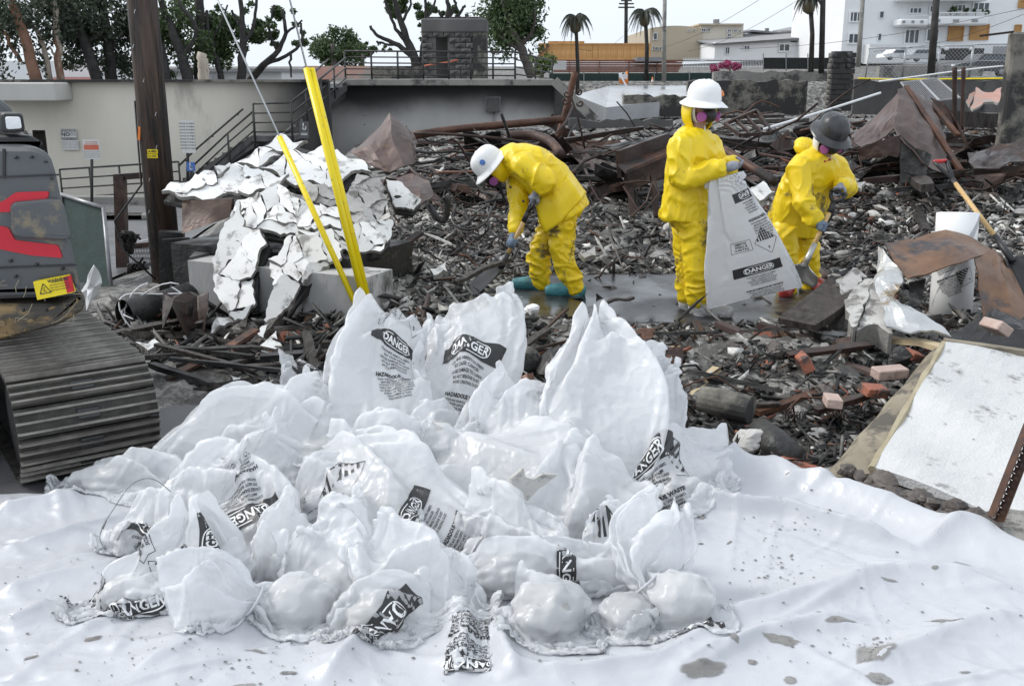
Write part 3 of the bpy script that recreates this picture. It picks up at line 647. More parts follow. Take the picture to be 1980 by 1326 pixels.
def crinkle(g, seed, n=120, amp=1.0):
    """finer grid with straight sharp creases, as film keeps once it has been crushed"""
    g = np.einsum('ai,ijk->ajk', cubic_rows(g.shape[0], NV2, False), g); g = np.einsum('bj,ajk->abk', cubic_rows(g.shape[1], NU2, True), g); r = np.random.default_rng(seed)
    su = np.linalg.norm(np.roll(g, -1, 1) - g, axis=2).sum(1).mean(); sv = np.linalg.norm(np.diff(g, axis=0), axis=2).sum(0).mean(); v = np.linspace(0, sv, NV2)[:, None]; u = np.linspace(0, su, NU2, endpoint=False)[None]; d = np.zeros((NV2, NU2))
    for k in range(n):
        u0, v0 = r.uniform(0, su), r.uniform(0, sv); L = r.uniform(.05, .28); a = r.choice([1.57, r.uniform(0, 3.14)]) + r.normal(0, .35); w = r.uniform(.007, .024); h = w * r.uniform(.25, .7) * r.choice([-1, 1, 1])
        x = (u - u0 + su / 2) % su - su / 2; y = v - v0; p = x * math.cos(a) + y * math.sin(a); q = -x * math.sin(a) + y * math.cos(a)
        d += h * np.clip(1 - np.abs(q) / w, 0, 1) * np.clip((1 - np.abs(p) / L) * 2.5, 0, 1)
    return g + grid_normals(g) * (amp * d)[..., None]
def wrap(F, g, u0, v0, ru, rv, rot, parent, name, flip=False, off=.0028):
    """lay the flat print F on the tube grid g around cell (v0, u0)"""
    n = np.cross(np.roll(g, -1, 1) - np.roll(g, 1, 1), np.gradient(g, axis=0)); n /= np.linalg.norm(n, axis=2)[..., None] + 1e-9
    if ((n * (g - g.mean((0, 1)))).sum(-1)).mean() < 0: n = -n
    ca, sa = math.cos(R(rot)), math.sin(R(rot)); k = 0
    for ink, (a, f) in F.parts.items():
        v = np.concatenate(a); sx, sy = v[:, 0] * ca - v[:, 1] * sa, v[:, 0] * sa + v[:, 1] * ca
        if flip: sx = -sx
        U = u0 + sx / ru; V = np.clip(v0 + sy / rv, 0, g.shape[0] - 1.001)
        i = np.floor(V).astype(int); j = np.floor(U).astype(int); fv = (V - i)[:, None]; fu = (U - j)[:, None]; j0 = j % g.shape[1]; j1 = (j + 1) % g.shape[1]
        def bil(t): return (t[i, j0] * (1 - fu) + t[i, j1] * fu) * (1 - fv) + (t[i + 1, j0] * (1 - fu) + t[i + 1, j1] * fu) * fv
        p = bil(g) + bil(n) * (off + .0014 * k); k += 1
        obj(name, p, f, M[ink], parent)
def lumpy(cen, Rm, rad, ph, nu=32, nv=22):
    th = np.linspace(0, 2 * math.pi, nu, endpoint=False); p = np.linspace(.06, math.pi - .06, nv)
    d = np.stack([np.cos(th)[None] * np.sin(p)[:, None], np.sin(th)[None] * np.sin(p)[:, None], np.repeat(np.cos(p)[:, None], nu, 1)], -1)
    return (d * (lump_r(d, ph) - .14 + .02 * fbm(d * 5 + ph, 2))[..., None] * rad) @ Rm.T + cen
def make_bags(floor, group='plastic waste bags heaped on the sheet', grav=.0011):
    loads = []; own = []; main = []; rl = random.Random(11)
    for b, B in enumerate(BAGS):
        L = []; Mn = []
        for ld in (B['load'] or []):
            px, py, y, rx, ry, rz = ld[:6]; rot = ld[6] if len(ld) > 6 else (0, 0, 0)
            rx, ry, rz = rx * .88, ry * .88, rz * .78
            c = P(px, py, y); cen = np.array(c); cen[2] = max(cen[2] - .02, rz * .9 + .02)
            Mn.append((cen, np.array(rotm(*rot)), np.array([rx, ry, rz])))
            Rm = np.array(rotm(*rot)); loads.append((cen.astype(np.float32), Rm.astype(np.float32), np.array([rx, ry, rz], np.float32), rl.uniform(0, 6))); L.append(len(loads) - 1)
        own.append(L); main.append(Mn)
    G0 = np.stack([shape_bag(B) for B in BAGS]); nB = len(BAGS)
    ru = []; rv = []; pull = np.zeros(G0.shape[:3]); tgt = np.zeros_like(G0)
    for b, B in enumerate(BAGS):
        g = G0[b]; per = np.linalg.norm(np.roll(g, -1, 1) - g, axis=2).sum(1); ln = np.linalg.norm(np.diff(g, axis=0), axis=2).sum(0)
        W = np.percentile(per, 92); ru.append(W * B['excess'] * 1.06 / NU); rv.append(np.median(ln) * B['excess'] * 1.03 / (NV - 1))
        # the film is held where it was dropped or twisted up: a few peaks of the mouth and the bottom seam
        v = np.linspace(0, 1, NV)[:, None]; u = np.linspace(0, 1, NU, endpoint=False)[None]; base = .0016 + .02 * (v < .05)
        pk = np.zeros((NV, NU)); cen = g.mean(1)[:, None]; tgt[b] = g
        out = g - cen; out /= np.linalg.norm(out, axis=2)[..., None] + 1e-9; sp = B.get('spread', 1)
        def seg(u0, v0, u1, v1, w):                # weight along a fold line of the film
            t = np.clip(((v - v0) * (v1 - v0) + ((u - u0 + .5) % 1 - .5) * (u1 - u0)) / ((v1 - v0) ** 2 + (u1 - u0) ** 2 + 1e-6), 0, 1)
            du = ((u - u0 + .5) % 1 - .5) - t * (u1 - u0); dv = v - v0 - t * (v1 - v0); return np.exp(-((du * 1.4) ** 2 + dv ** 2) / w ** 2)
        for k in range(NPEAK):
            u0 = rl.random(); v0 = rl.uniform(.25, .75); u1 = u0 + rl.uniform(-.16, .16); v1 = rl.choice([.98, v0 + rl.uniform(.12, .35), .9]); w_ = seg(u0, v0, u1, min(v1, 1), rl.uniform(.014, .026)); h_ = rl.uniform(.018, .05) if k % 3 else -rl.uniform(.02, .05)
            tgt[b] = tgt[b] + (w_ * h_ * sp)[..., None] * out; pk = np.maximum(pk, .45 * w_)
        for u0 in (.0, .5):                        # corners of the mouth
            w_ = seg(u0, 1, u0, .94, .03); tgt[b] = tgt[b] + (w_ * .04 * sp)[..., None] * out; pk = np.maximum(pk, .7 * w_)
        pull[b] = base + pk * .25 + B['pull'] * .25 * (v > .95) + B.get('hold', 0)
    ru, rv = np.array(ru), np.array(rv)
    q = G0.reshape(-1, 3)
    for k, (sc, am) in enumerate(((4, .05), (9, .022))):
        q = q + am * np.stack([fbm(q * sc + 40 * k, 2), fbm(q * sc + 40 * k + 13, 2), fbm(q * sc + 40 * k + 29, 2)], -1)
    G0n = q.reshape(G0.shape); keep = np.linspace(1, 1, NV)
    nb = []
    for b in range(nB):
        c = G0[b].reshape(-1, 3); lo, hi = c.min(0), c.max(0); q = list(own[b])
        for e, (cen, Rm, rad, ph) in enumerate(loads):
            if e in q: continue
            r = rad.max() * .8
            if np.all(cen + r > lo) and np.all(cen - r < hi): q.append(e)
        nb.append(q)
    ties = [None if B['tie'] is None else (int(B['tie'][0] * (NV - 1)), B['tie'][1]) for B in BAGS]
    gx = np.linspace(-3, 3.2, 320); gy = np.linspace(2, 5.6, 200); FG = floor(*np.meshgrid(gx, gy)).astype(np.float32)
    def fl(X, Yv):
        i = np.clip(((Yv - 2) / 3.6 * 199).astype(np.int32), 0, 199); j = np.clip(((X + 3) / 6.2 * 319).astype(np.int32), 0, 319); return FG[i, j]
    x = relax(G0n, tgt, ru, rv, pull, ties, loads, nb, fl, RELAX_ITERS, grav)
    F4 = grid_faces(NV2, NU2, True)
    for b, B in enumerate(BAGS):
        g = crinkle(x[b].astype(float), b + 5, amp=.14 if B['hold'] else .85); g[..., 2] = np.maximum(g[..., 2], fl(g[..., 0], g[..., 1]) - .002); lo = g.reshape(-1, 3).min(0); hi = g.reshape(-1, 3).max(0)
        t = thing('waste_bag', ((lo[0] + hi[0]) / 2, (lo[1] + hi[1]) / 2, lo[2]), B['label'], 'bag', group)
        f = F4.tolist(); f.append(list(range(NU2)))
        o = obj('film', g, f, M[B['mat']], t, shade=True)
        if B['tie'] is not None:
            i = int(ties[b][0] * NV2 / NV); c = g[i].mean(0); d = g[min(i + 2, NV2 - 1)].mean(0) - g[i - 2].mean(0)
            X, Yv, _ = frame_of(Vector(d)); r = max(.012, np.linalg.norm(g[i] - c, axis=1).max() + .003)
            ring = [Vector(c) + (X * math.cos(a) + Yv * math.sin(a)) * r for a in np.linspace(0, 2 * math.pi, 15)]
            MB().tube(ring, .005, 6).build('neck_tie', M['film_tarp'], t, shade=True)
        for e in own[b]:
            cen, Rm, rad, ph = loads[e]; v = lumpy(cen.astype(float), Rm.astype(float), rad.astype(float), ph)
            obj('waste_load', v, grid_faces(22, 32, True).tolist() + [list(range(32))[::-1], list(range(21 * 32, 22 * 32))], M['ash_lump' if B['stock'] == 'ash' else 'load_pale'], t, shade=True)
        cam_p = np.array([0, 0, CAM_H])
        n = np.cross(np.roll(g, -1, 1) - np.roll(g, 1, 1), np.gradient(g, axis=0)); n /= np.linalg.norm(n, axis=2)[..., None] + 1e-9
        if ((n * (g - g.mean((0, 1)))).sum(-1)).mean() < 0: n = -n
        face = (n * (cam_p - g) / np.linalg.norm(cam_p - g, axis=2)[..., None]).sum(-1)
        for kind, px, py, rot, flip in B['prints']:
            # the cell that shows at this place and faces out to the open side
            rel = g - cam_p; zc = rel[..., 1] * CP - rel[..., 2] * SP; ix = 990 + FPX * rel[..., 0] / zc; iy = 663 - FPX * (rel[..., 1] * SP + rel[..., 2] * CP) / zc
            cost = np.hypot(ix - px, iy - py) / 40 + zc * 3 + (face < .2) * 4 - face * 1.2
            i, j = np.unravel_index(np.argmin(cost), cost.shape)
            for nm, F in PRINTS[kind]: wrap(F, g, float(j), float(i), ru[b] * NU / NU2, rv[b] * NV / NV2, rot, t, nm, flip)
RELAX_ITERS = 150; COMP = .25; BEND = .02; NPEAK = 11
mat('load_pale', (.24, .236, .228), (.42, .41, .395), 7, .85, bump=.9, bscale=25, c3=(.2, .195, .19), c3amt=.25, objvar=.15)
PRINTS = {k: print_sheet(k) for k in ('full', 'danger', 'diamond', 'bar')}
# ------------------------------------------------------------------ setting behind the burnt lot
def sootmat(name, clean, soot, axis, a, b, amp=1.5, vert=None):
    """pale render stained by smoke: the stain has its own ragged edge along one axis of the wall"""
    m = mat(name, clean, tuple(x * 1.2 for x in clean), .55, .85, bump=.3, bscale=50, c3=tuple(x * .78 for x in clean), c3amt=.14, c3scale=.6, bdist=.005, stretch=(1, 1, .35)); t = m.node_tree; N = t.nodes; L = t.links
    bs = N['Principled BSDF']; col = bs.inputs['Base Color'].links[0].from_socket
    tc = N.new('ShaderNodeTexCoord'); sp = N.new('ShaderNodeSeparateXYZ'); L.new(tc.outputs['Object'], sp.inputs[0])
    nz = N.new('ShaderNodeTexNoise'); nz.inputs['Scale'].default_value = .45; nz.inputs['Detail'].default_value = 7; L.new(tc.outputs['Object'], nz.inputs['Vector'])
    ma = N.new('ShaderNodeMath'); ma.operation = 'MULTIPLY_ADD'; ma.inputs[1].default_value = amp; L.new(nz.outputs[0], ma.inputs[0]); L.new(sp.outputs[axis], ma.inputs[2])
    src = ma.outputs[0]
    if vert:
        m2 = N.new('ShaderNodeMath'); m2.operation = 'MULTIPLY_ADD'; m2.inputs[1].default_value = vert; L.new(sp.outputs[2], m2.inputs[0]); L.new(src, m2.inputs[2]); src = m2.outputs[0]
    mr = N.new('ShaderNodeMapRange'); mr.interpolation_type = 'SMOOTHSTEP'; mr.inputs[1].default_value = a; mr.inputs[2].default_value = b; L.new(src, mr.inputs[0])
    x = N.new('ShaderNodeMix'); x.data_type = 'RGBA'; L.new(mr.outputs[0], x.inputs[0]); L.new(col, x.inputs[6]); x.inputs[7].default_value = (*soot, 1); L.new(x.outputs[2], bs.inputs['Base Color'])
    return m
def rect3(x0, y0, x1, y1, Y):
    a, b = P((x0 + x1) / 2, y0, Y), P((x0 + x1) / 2, y1, Y); ym = (y0 + y1) / 2
    return P(x0, ym, Y).x, P(x1, ym, Y).x, b.z, a.z                     # X0 X1 Z0 Z1
def pbox(mb, x0, y0, x1, y1, Y, depth, **k):
    X0, X1, Z0, Z1 = rect3(x0, y0, x1, y1, Y); mb.box(((X0 + X1) / 2, Y + depth / 2, (Z0 + Z1) / 2), (X1 - X0, depth, Z1 - Z0), **k); return mb
def ppart(name, x0, y0, x1, y1, Y, depth, m, parent, **k):
    mb = MB(); pbox(mb, x0, y0, x1, y1, Y, depth, **{q: k.pop(q) for q in list(k) if q == 'bev'}); return mb.build(name, M[m], parent, **k)

# the pale wall of the building by the parking lot
sootmat('stucco_sooted', (.6, .565, .49), (.035, .035, .036), 0, 3.1, 6.0, 2.2)
WY = 28.2
X0, X1, Z0, Z1 = rect3(-90, 158, 640, 392, WY)
pw = thing('stucco_building', ((X0 + X1) / 2, WY + 2, Z0), 'long low pale stucco building beside the parking lot, scorched near the stair', 'building')
dx0, dx1, dz0, dz1 = rect3(50, 252, 96, 400, WY)
mb = MB()                                                       # wall with a real door opening
for a, b, c, d in ((X0, dx0, Z0 - .3, Z1), (dx1, X1, Z0 - .3, Z1), (dx0, dx1, dz1, Z1)): mb.box(((a + b) / 2, WY + .15, (c + d) / 2), (b - a, .3, d - c))
o = mb.build('wall', M['stucco_sooted'], pw)
me = o.data                                                     # origin of stain coordinates: middle of the wall
for v in me.vertices: v.co.x -= (X0 + X1) / 2
o.location.x += (X0 + X1) / 2
MB().box(((X0 + X1) / 2, WY + 4, Z1 - .12), (X1 - X0, 7.4, .12)).build('roof', M['roof_grey'], pw)
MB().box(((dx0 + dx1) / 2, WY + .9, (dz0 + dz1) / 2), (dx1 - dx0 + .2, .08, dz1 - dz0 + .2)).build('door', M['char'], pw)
c0, c1, e0, e1 = rect3(-60, 160, 106, 196, WY - 1.1)
MB().box(((c0 + c1) / 2, WY - .55, (e0 + e1) / 2), (c1 - c0, 1.1, e1 - e0), bev=.03).build('canopy', M['stucco'], pw)
MB().box(((X0 + X1) / 2, WY - .02, Z1 + .02), (X1 - X0, .42, .07)).build('coping', M['burntwall'], pw)
MB().lathe(P(108, 175, WY - .1), [(.02, -.12), (.09, -.1), (.1, 0), (.05, .06)], 12, rotm(90)).build('security_camera', M['white_paint'], pw, shade=True)
kb = MB(); k0, k1, f0, f1 = rect3(115, 388, 330, 415, 25.5); kb.box(((k0 + k1) / 2, 25.6, tz1(k0, 25.6) + .1), (k1 - k0, .25, .3), bev=.03); kb.build('kerb', M['concrete'], label='low concrete kerb along the parking lot', cat='kerb')
for px in (215, 262):
    a = G(px, 436, -.95); MB().box((a.x, a.y, tz1(a.x, a.y) + .09), (1.3, .16, .13), bev=.03).build('wheel_stop', M['concrete'], label='pale concrete wheel stop in the parking lot', cat='wheel stop', group='wheel stops in the parking lot')
for a, b in (((255, 500), (330, 470)), ((215, 610), (300, 590))):
    p, q = G(*a, -.6), G(*b, -.7); mb = MB(); n = Vector((0, .1, 0)); 
    mb.add([Vector((v.x, v.y, tz1(v.x, v.y) + .036)) for v in (p - n, q - n, q + n, p + n)], [(0, 1, 2, 3)]); mb.build('parking_stripe', M['print_white'], label='faded white stripe painted on the parking lot', cat='stripe', group='parking lot stripes', kind='structure')

def railing(name, label, tops, Y, h, nrail=4, r=.028, posts=(), m='iron_rail'):
    """tops: pixel points of the top rail at distance Y (or each with its own distance)"""
    pts = [P(q[0], q[1], q[2] if len(q) > 2 else Y) for q in tops]; lo = min(p.z for p in pts) - h
    t = thing(name, (pts[0].x, pts[0].y, lo), label, 'railing')
    for k in range(nrail):
        mb = MB(); mb.tube([p - Vector((0, 0, h * k / nrail)) for p in pts], r if k == 0 else r * .75, 6); mb.build('rail', M[m], t, shade=True)
    for f in posts:
        i = int(f); a = pts[i].lerp(pts[min(i + 1, len(pts) - 1)], f - i)
        MB().tube([a, a - Vector((0, 0, h))], r, 6).build('post', M[m], t, shade=True)
    return t
railing('ramp_railing', 'dark pipe railing in front of the pale wall by the parking lot', [(115, 328, 26.8), (345, 313, 26.8)], 26.8, 1.0, 4, posts=(0, .25, .5, .75, 1))
railing('wall_handrail', 'single handrail fixed to the scorched wall beside the lower stair flight', [(345, 322, 27.9), (372, 295, 27.9), (470, 211, 27.9)], 27.9, .05, 1, posts=(.5, 1.4, 1.9))
railing('stair_railing', 'dark railing along the lower stair flight', [(372, 322, 26.3), (440, 258, 26.3), (489, 216, 26.3)], 26.3, .95, 4, posts=(0, 1, 2))
railing('landing_railing', 'short level railing at the stair landing', [(489, 201, 26.25), (562, 199, 26.25)], 26.25, .95, 4, posts=(0, 1))
railing('upper_stair_railing', 'dark railing climbing the upper stair flight to the terrace', [(562, 199, 26.9), (620, 152, 27.6), (668, 112, 30.6)], 28, .85, 3, posts=(0, .5, 1, 1.5))
railing('far_stair_railing', 'sloping rail on the far side of the upper flight', [(525, 212, 28.6), (580, 165, 29), (635, 115, 31.6)], 29, .7, 2, posts=(0, 1))
# stair flights with separate treads
def flight(label, a, b, n, width, Y0, Y1):
    p, q = P(*a, Y0), P(*b, Y1); t = thing('stair_flight', (p.x, p.y, p.z), label, 'stairs')
    for i in range(n):
        f = (i + .5) / n; c = p.lerp(q, f); s = (q.x - p.x) / n
        MB().box((c.x, c.y + width / 2, c.z), (abs(s) * 1.25, width, .07), bev=.01).build('tread', M['concrete' if i % 3 else 'burntwall'], t)
    mb = MB(); w2 = Vector((0, width, 0))
    for o in (Vector((0, 0, -.12)), w2 + Vector((0, 0, -.12))): mb = MB(); mb.bar(p + o, q + o, .06, .28); mb.build('stringer', M['sooty'], t)
    return t
flight('sooty lower stair flight rising from the parking lot to the landing', (355, 352), (493, 262), 9, 1.3, 26.35, 26.35)
flight('sooty upper stair flight rising from the landing to the terrace', (545, 262), (668, 158), 10, 1.4, 27.0, 30.8)
lx0, lx1, lz0, lz1 = rect3(486, 258, 566, 268, 26.3)
lt = MB(); lt.box(((lx0 + lx1) / 2, 27.2, lz0), (lx1 - lx0, 1.9, .14)); lt.build('stair_landing', M['sooty'], label='dark concrete landing between the two stair flights', cat='landing')
# back wall under the terrace
sootmat('terrace_soot', (.46, .455, .44), (.035, .035, .036), 2, .75, 1.75, 1.0)
TY = 31.0
ter = thing('terrace', P(870, 160, TY), 'concrete terrace slab over a smoke-blackened retaining wall', 'terrace')
X0, X1, Z0, Z1 = rect3(575, 164, 1092, 300, TY + .6); o = MB().box(((X0 + X1) / 2, TY + .8, (Z0 + Z1) / 2 - .4), (X1 - X0, .35, Z1 - Z0 + .8)).build('wall', M['terrace_soot'], ter)
S0, S1, s0, s1 = rect3(666, 153.5, 1072, 166, TY); MB().box(((S0 + S1) / 2, TY + 6.5, (s0 + s1) / 2), (S1 - S0, 13, s1 - s0), bev=.02).build('slab', M['concrete'], ter)
mb = MB(); a, b = P(1072, 157, TY), P(1150, 232, TY); mb.bar(a, b, .3, .28); mb.build('sloped_parapet', M['concrete'], ter)
mb = MB(); mb.prism([P(1072, 166, TY + .5), P(1150, 236, TY + .5), P(1072, 300, TY + .5)], (0, .3, 0)); mb.build('stair_side', M['sooty'], ter)
e = thing('meter_box', P(953, 217, TY + .5), 'grey metal meter box on the blackened terrace wall', 'meter box')
ppart('cabinet', 938, 187, 968, 217, TY + .42, .22, 'steel_grey', e, bev=.02); MB().tube([P(955, 217, TY + .55), P(955, 262, TY + .55)], .03, 8).build('conduit', M['steel_grey'], e, shade=True); ppart('door', 940, 189, 966, 215, TY + .4, .03, 'sooty', e)
railing('terrace_railing', 'long dark railing along the terrace edge', [(666, 99, TY + .15), (996, 101, TY + .15)], TY, .86, 5, .03, posts=(0, .155, .31, .46, .61, .74, .87, 1))
railing('terrace_end_railing', 'short railing turning back at the terrace end', [(996, 101, TY + .15), (1068, 118, TY + 7)], TY, .86, 4, .03, posts=(.5, 1))
pk = MB(); pbox(pk, 588, 128, 716, 156, TY + 3, .25); mat('pink_wall', (.42, .22, .17), (.5, .33, .28), 1.2, .85, bump=.3, c3=(.3, .29, .27), c3amt=.4, c3scale=.8); pk.build('low_wall', M['pink_wall'], label='low pinkish wall behind the top of the stair', cat='wall')
pk = MB(); pbox(pk, 716, 128, 815, 157, TY + 4, .25); pk.build('parapet_wall', M['burntwall'], label='grey scorched low wall left of the burnt block tower', cat='wall')
# the burnt tower of glazed blocks
TW = 37.0
tw = thing('block_tower', P(878, 155, TW), 'burnt square tower of concrete blocks with dark doorway on the terrace', 'tower')
bx = MB().box((.39 * 0, 0, 0), (.375, .1, .165), bev=.012); blk = mesh_of('block', [tuple(v) for v in bx.v], bx.f, M['block_sooty'])
X0, X1, Z0, Z1 = rect3(816, 62, 915, 156, TW); ddx0, ddx1, ddz0, ddz1 = rect3(843, 72, 866, 156, TW)
core = MB()
for a, b, c, d in ((X0, ddx0, Z0, Z1), (ddx1, X1, Z0, Z1), (ddx0, ddx1, ddz1, Z1)): core.box(((a + b) / 2, TW + .12, (c + d) / 2), (b - a, .16, d - c))
core.build('wall', M['mortar'], tw); MB().box(((X0 + X1) / 2, TW + 1.6, (Z0 + Z1) / 2), (X1 - X0, .2, Z1 - Z0)).build('back_wall', M['sooty'], tw)
row = 0; z = Z0 + .09
while z < Z1 - .05:
    x = X0 + .19 - (.2 if row % 2 else 0)
    while x < X1 + .1:
        a, b = max(x - .19, X0), min(x + .19, X1)
        if b - a > .12 and not (b > ddx0 + .02 and a < ddx1 - .02 and z < ddz1):
            inst('block', blk, Matrix.Translation(((a + b) / 2, TW - .01 + random.uniform(-.006, .006), z)) @ Matrix.Diagonal(((b - a) / .385, 1, 1, 1)), tw)
        x += .395
    z += .185; row += 1
ppart('lintel', 814, 36, 942, 63, TW - .15, 2.2, 'sooty', tw, bev=.04)
ppart('side_wall', 915, 60, 941, 157, TW - .08, 2.0, 'burntwall', tw); ppart('cap', 826, 33, 934, 38, TW, 1.8, 'block_sooty', tw)
MB().tube([P(902, 36, TW + .3), P(902, 27, TW + .3)], .06, 8).build('flue', M['char'], tw)
mb = MB(); mb.tube([P(818, 128, TW - .2), P(840, 124, TW - .25), P(865, 121, TW - .25), (P(885, 116, TW - .2))], .025, 5); mb.build('red_tape', M['print_red'], label='strip of red tape across the tower doorway', cat='tape')
def sign_board(name, label, x0, y0, x1, y1, Y, texts, board='sign_white', post=None, cat='sign', bands=()):
    t = thing(name, P((x0 + x1) / 2, post or y1, Y), label, cat); X0, X1, Z0, Z1 = rect3(x0, y0, x1, y1, Y)
    MB().box(((X0 + X1) / 2, Y, (Z0 + Z1) / 2), (X1 - X0, .02, Z1 - Z0)).build('board', M[board], t)
    F = Flat(); W, H = X1 - X0, Z1 - Z0
    for ink, bx, by, bw, bh in bands: F.rect(ink, bx * W, by * H, bw * W, bh * H)
    for ink, body, tx, ty, size, bold in texts: F.text(ink, body, tx * W, ty * H, size * H, bold * H)
    F.flat_to(((X0 + X1) / 2, Y - .011, (Z0 + Z1) / 2), (1, 0, 0), (0, 0, 1), t, 'lettering')
    if post: MB().tube([P((x0 + x1) / 2, (y0 + y1) / 2, Y + .04), P((x0 + x1) / 2, post, Y + .04)], .035, 8).build('post', M['iron_rail'], t, shade=True)
    return t
# ------------------------------------------------------------------ signs by the parking lot
lines = lambda n, ink, y0, dy, s, txt: [(ink, txt, 0, y0 - i * dy, s, .001) for i in range(n)]
sign_board('parking_sign', 'black and white private property sign on the pale wall', 118, 250, 148, 270, WY - .06, [('print_white', 'PRIVATE PROPERTY', 0, .38, .2, .004), ('print_black', 'NO', -.2, -.02, .52, .02), ('print_black', 'PARKING', .27, .1, .15, .002), ('print_black', 'TRESPASSING', .27, -.08, .13, .002), ('print_white', 'VIOLATORS TOWED', 0, -.4, .16, .002)], bands=[('print_black', 0, .38, 1, .24), ('print_black', 0, -.4, 1, .2)])
sign_board('notice_board', 'small faded notice under the private property sign', 121, 271, 152, 290, WY - .06, lines(5, 'print_grey', .32, .16, .12, 'VEHICLES TOWED AT EXPENSE'))
sign_board('tow_sign', 'faded red and white sign on a dark post in the parking lot', 162, 271, 193, 308, 22.5, lines(2, 'print_red', .4, .1, .09, 'UNAUTHORIZED') + lines(4, 'print_grey', -.1, .1, .07, 'VEHICLES WILL BE TOWED'), post=398, bands=[('print_red', 0, .12, .92, .26)])
sign_board('notice_sign', 'tall narrow white notice on a post beside the utility pole', 350, 233, 376, 296, 22.5, lines(9, 'print_black', .4, .095, .055, 'NOTICE TO PUBLIC'), post=350)
sign_board('accessible_sign', 'small blue parking sign near the utility pole', 361, 314, 377, 331, 21, [('print_white', 'O', .04, -.17, .55, .012)], bands=[('print_white', -.06, .34, .14, .14), ('print_white', -.06, .12, .1, .36), ('print_white', .08, .02, .3, .07), ('print_white', .2, -.14, .07, .34)], board='print_blue', post=350)
sign_board('stair_sign', 'grey-blue sign hanging under the stair landing', 579, 235, 597, 268, 26, [('print_white', 'O', .04, .1, .3, .008)], board='machine_grey', bands=[('print_white', -.06, .36, .14, .08), ('print_white', -.06, .24, .1, .2), ('print_white', .12, .19, .3, .04), ('print_white', 0, -.2, .7, .03), ('print_white', 0, -.28, .7, .03)])
# red-tiled roof and white house far behind the pale wall
h = thing('far_house', P(120, 160, 48), 'white house with red tiled roof beyond the pale wall', 'house')
ppart('wall', -20, 118, 200, 175, 48, 6, 'white_paint', h); mb = MB(); a, b, c, d = P(95, 158, 45), P(185, 158, 45), P(172, 147, 49), P(108, 147, 49); mb.prism([a, b, c, d], (0, 0, -.15)); mb.build('roof', M['roof_red'], h)
h = thing('far_shop', P(470, 155, 52), 'long flat white shop building behind the bare trees', 'building')
ppart('wall', 320, 138, 545, 165, 52, 6, 'white_paint', h); ppart('roof', 315, 133, 545, 139, 51.5, 7, 'roof_grey', h); ppart('air_unit', 408, 146, 420, 158, 51, .5, 'steel_grey', h)
# ------------------------------------------------------------------ trees
def leaves(centres, radii, n, size, seed, flat=.0):
    g = np.random.default_rng(seed); k = len(centres); w = np.prod(np.asarray(radii), 1) ** (2 / 3); w /= w.sum(); idx = g.choice(k, n, p=w)
    d = g.normal(size=(n, 3)); d /= np.linalg.norm(d, axis=1)[:, None]; r = g.random(n) ** .45
    c = np.asarray(centres)[idx] + d * r[:, None] * np.asarray(radii)[idx]
    a = g.normal(size=(n, 3)); a /= np.linalg.norm(a, axis=1)[:, None]; b = np.cross(a, g.normal(size=(n, 3))); b /= np.linalg.norm(b, axis=1)[:, None]
    s = size * g.uniform(.6, 1.4, n)[:, None]
    v = np.stack([c - a * s, c + b * s * .45, c + a * s, c - b * s * .45], 1).reshape(-1, 3)
    return v, np.arange(4 * n).reshape(n, 4)
def tree(name, label, Y, limbs, crowns, leaf='leaf', bark='bark', size=.1, clump=.75, seed=1, cat='tree', group=None):
    """limbs: lists of (px, py, radius m[, dY]); crowns: (px, py, rx px, ry px, n leaves)"""
    g = random.Random(seed); base = limbs[0][0]; t = thing(name, P(base[0], base[1], Y), label, cat, group)
    for i, l in enumerate(limbs):
        p = np.array([tuple(P(q[0], q[1], Y + (q[3] if len(q) > 3 else 0))) for q in l]); r = np.array([q[2] for q in l])[:, None]
        c = catmull(np.hstack([p, r]), 3 * len(l)); c[1:-1, :3] += np.random.default_rng(seed + i).normal(size=(len(c) - 2, 3)) * .02
        MB().tube(c[:, :3], [max(.012, q) for q in c[:, 3]], 7).build('trunk' if i == 0 else 'branch', M[bark], t, shade=True)
    if not crowns: return t
    cs, rs, n = [], [], 0
    for px, py, rx, ry, k in crowns:
        sc = Y / FPX; n += int(k * (0.8 if px < 400 and Y < 40 else 1.4))
        for _ in range(max(2, int(k / 90))):
            a, b = g.gauss(0, .48), g.gauss(0, .48); dy = g.gauss(0, .5) * rx * sc
            cs.append(tuple(P(px + a * rx, py + b * ry, Y + .7 + dy))); q = clump * g.uniform(.5, 1.2) * min(rx, ry) * sc * .8; rs.append((q * 1.15, q * 1.15, q))
    v, f = leaves(cs, rs, n, size, seed); obj('crown', v, f, M[leaf], t)
    return t
tree('leaning_tree', 'tree with rust-brown leaning trunk above the pale wall canopy', 33, [[(72, 165, .2), (50, 80, .17), (20, 0, .14), (-10, -60, .12)], [(40, 120, .07), (5, 60, .05)]], [(20, 40, 60, 60, 2600), (60, 120, 40, 25, 700), (-20, 100, 40, 40, 900)], 'leaf_dark', 'bark_rust', .085, seed=2)
tree('eucalyptus', 'slim eucalyptus with pale peeling trunks above the pale wall', 34, [[(117, 165, .13), (112, 100, .12), (107, 40, .1), (102, -60, .08)], [(98, 165, .11), (85, 95, .09), (62, 48, .06), (50, 36, .03)], [(112, 120, .05), (95, 90, .03)]], [(130, 30, 60, 45, 1800), (95, 10, 50, 30, 1100)], 'leaf_dark', 'bark_pale', .08, seed=3)
tree('burnt_pine', 'dark pine with slanting black trunk among the trees left of the pole', 35, [[(192, 165, .2), (165, 85, .17), (140, 20, .13), (125, -60, .1)], [(165, 85, .06), (200, 60, .03)]], [(160, 60, 55, 50, 2600), (190, 130, 35, 22, 800), (120, 0, 50, 35, 1400), (140, 110, 40, 30, 900)], 'leaf_dark', 'bark_burnt', .085, seed=4)
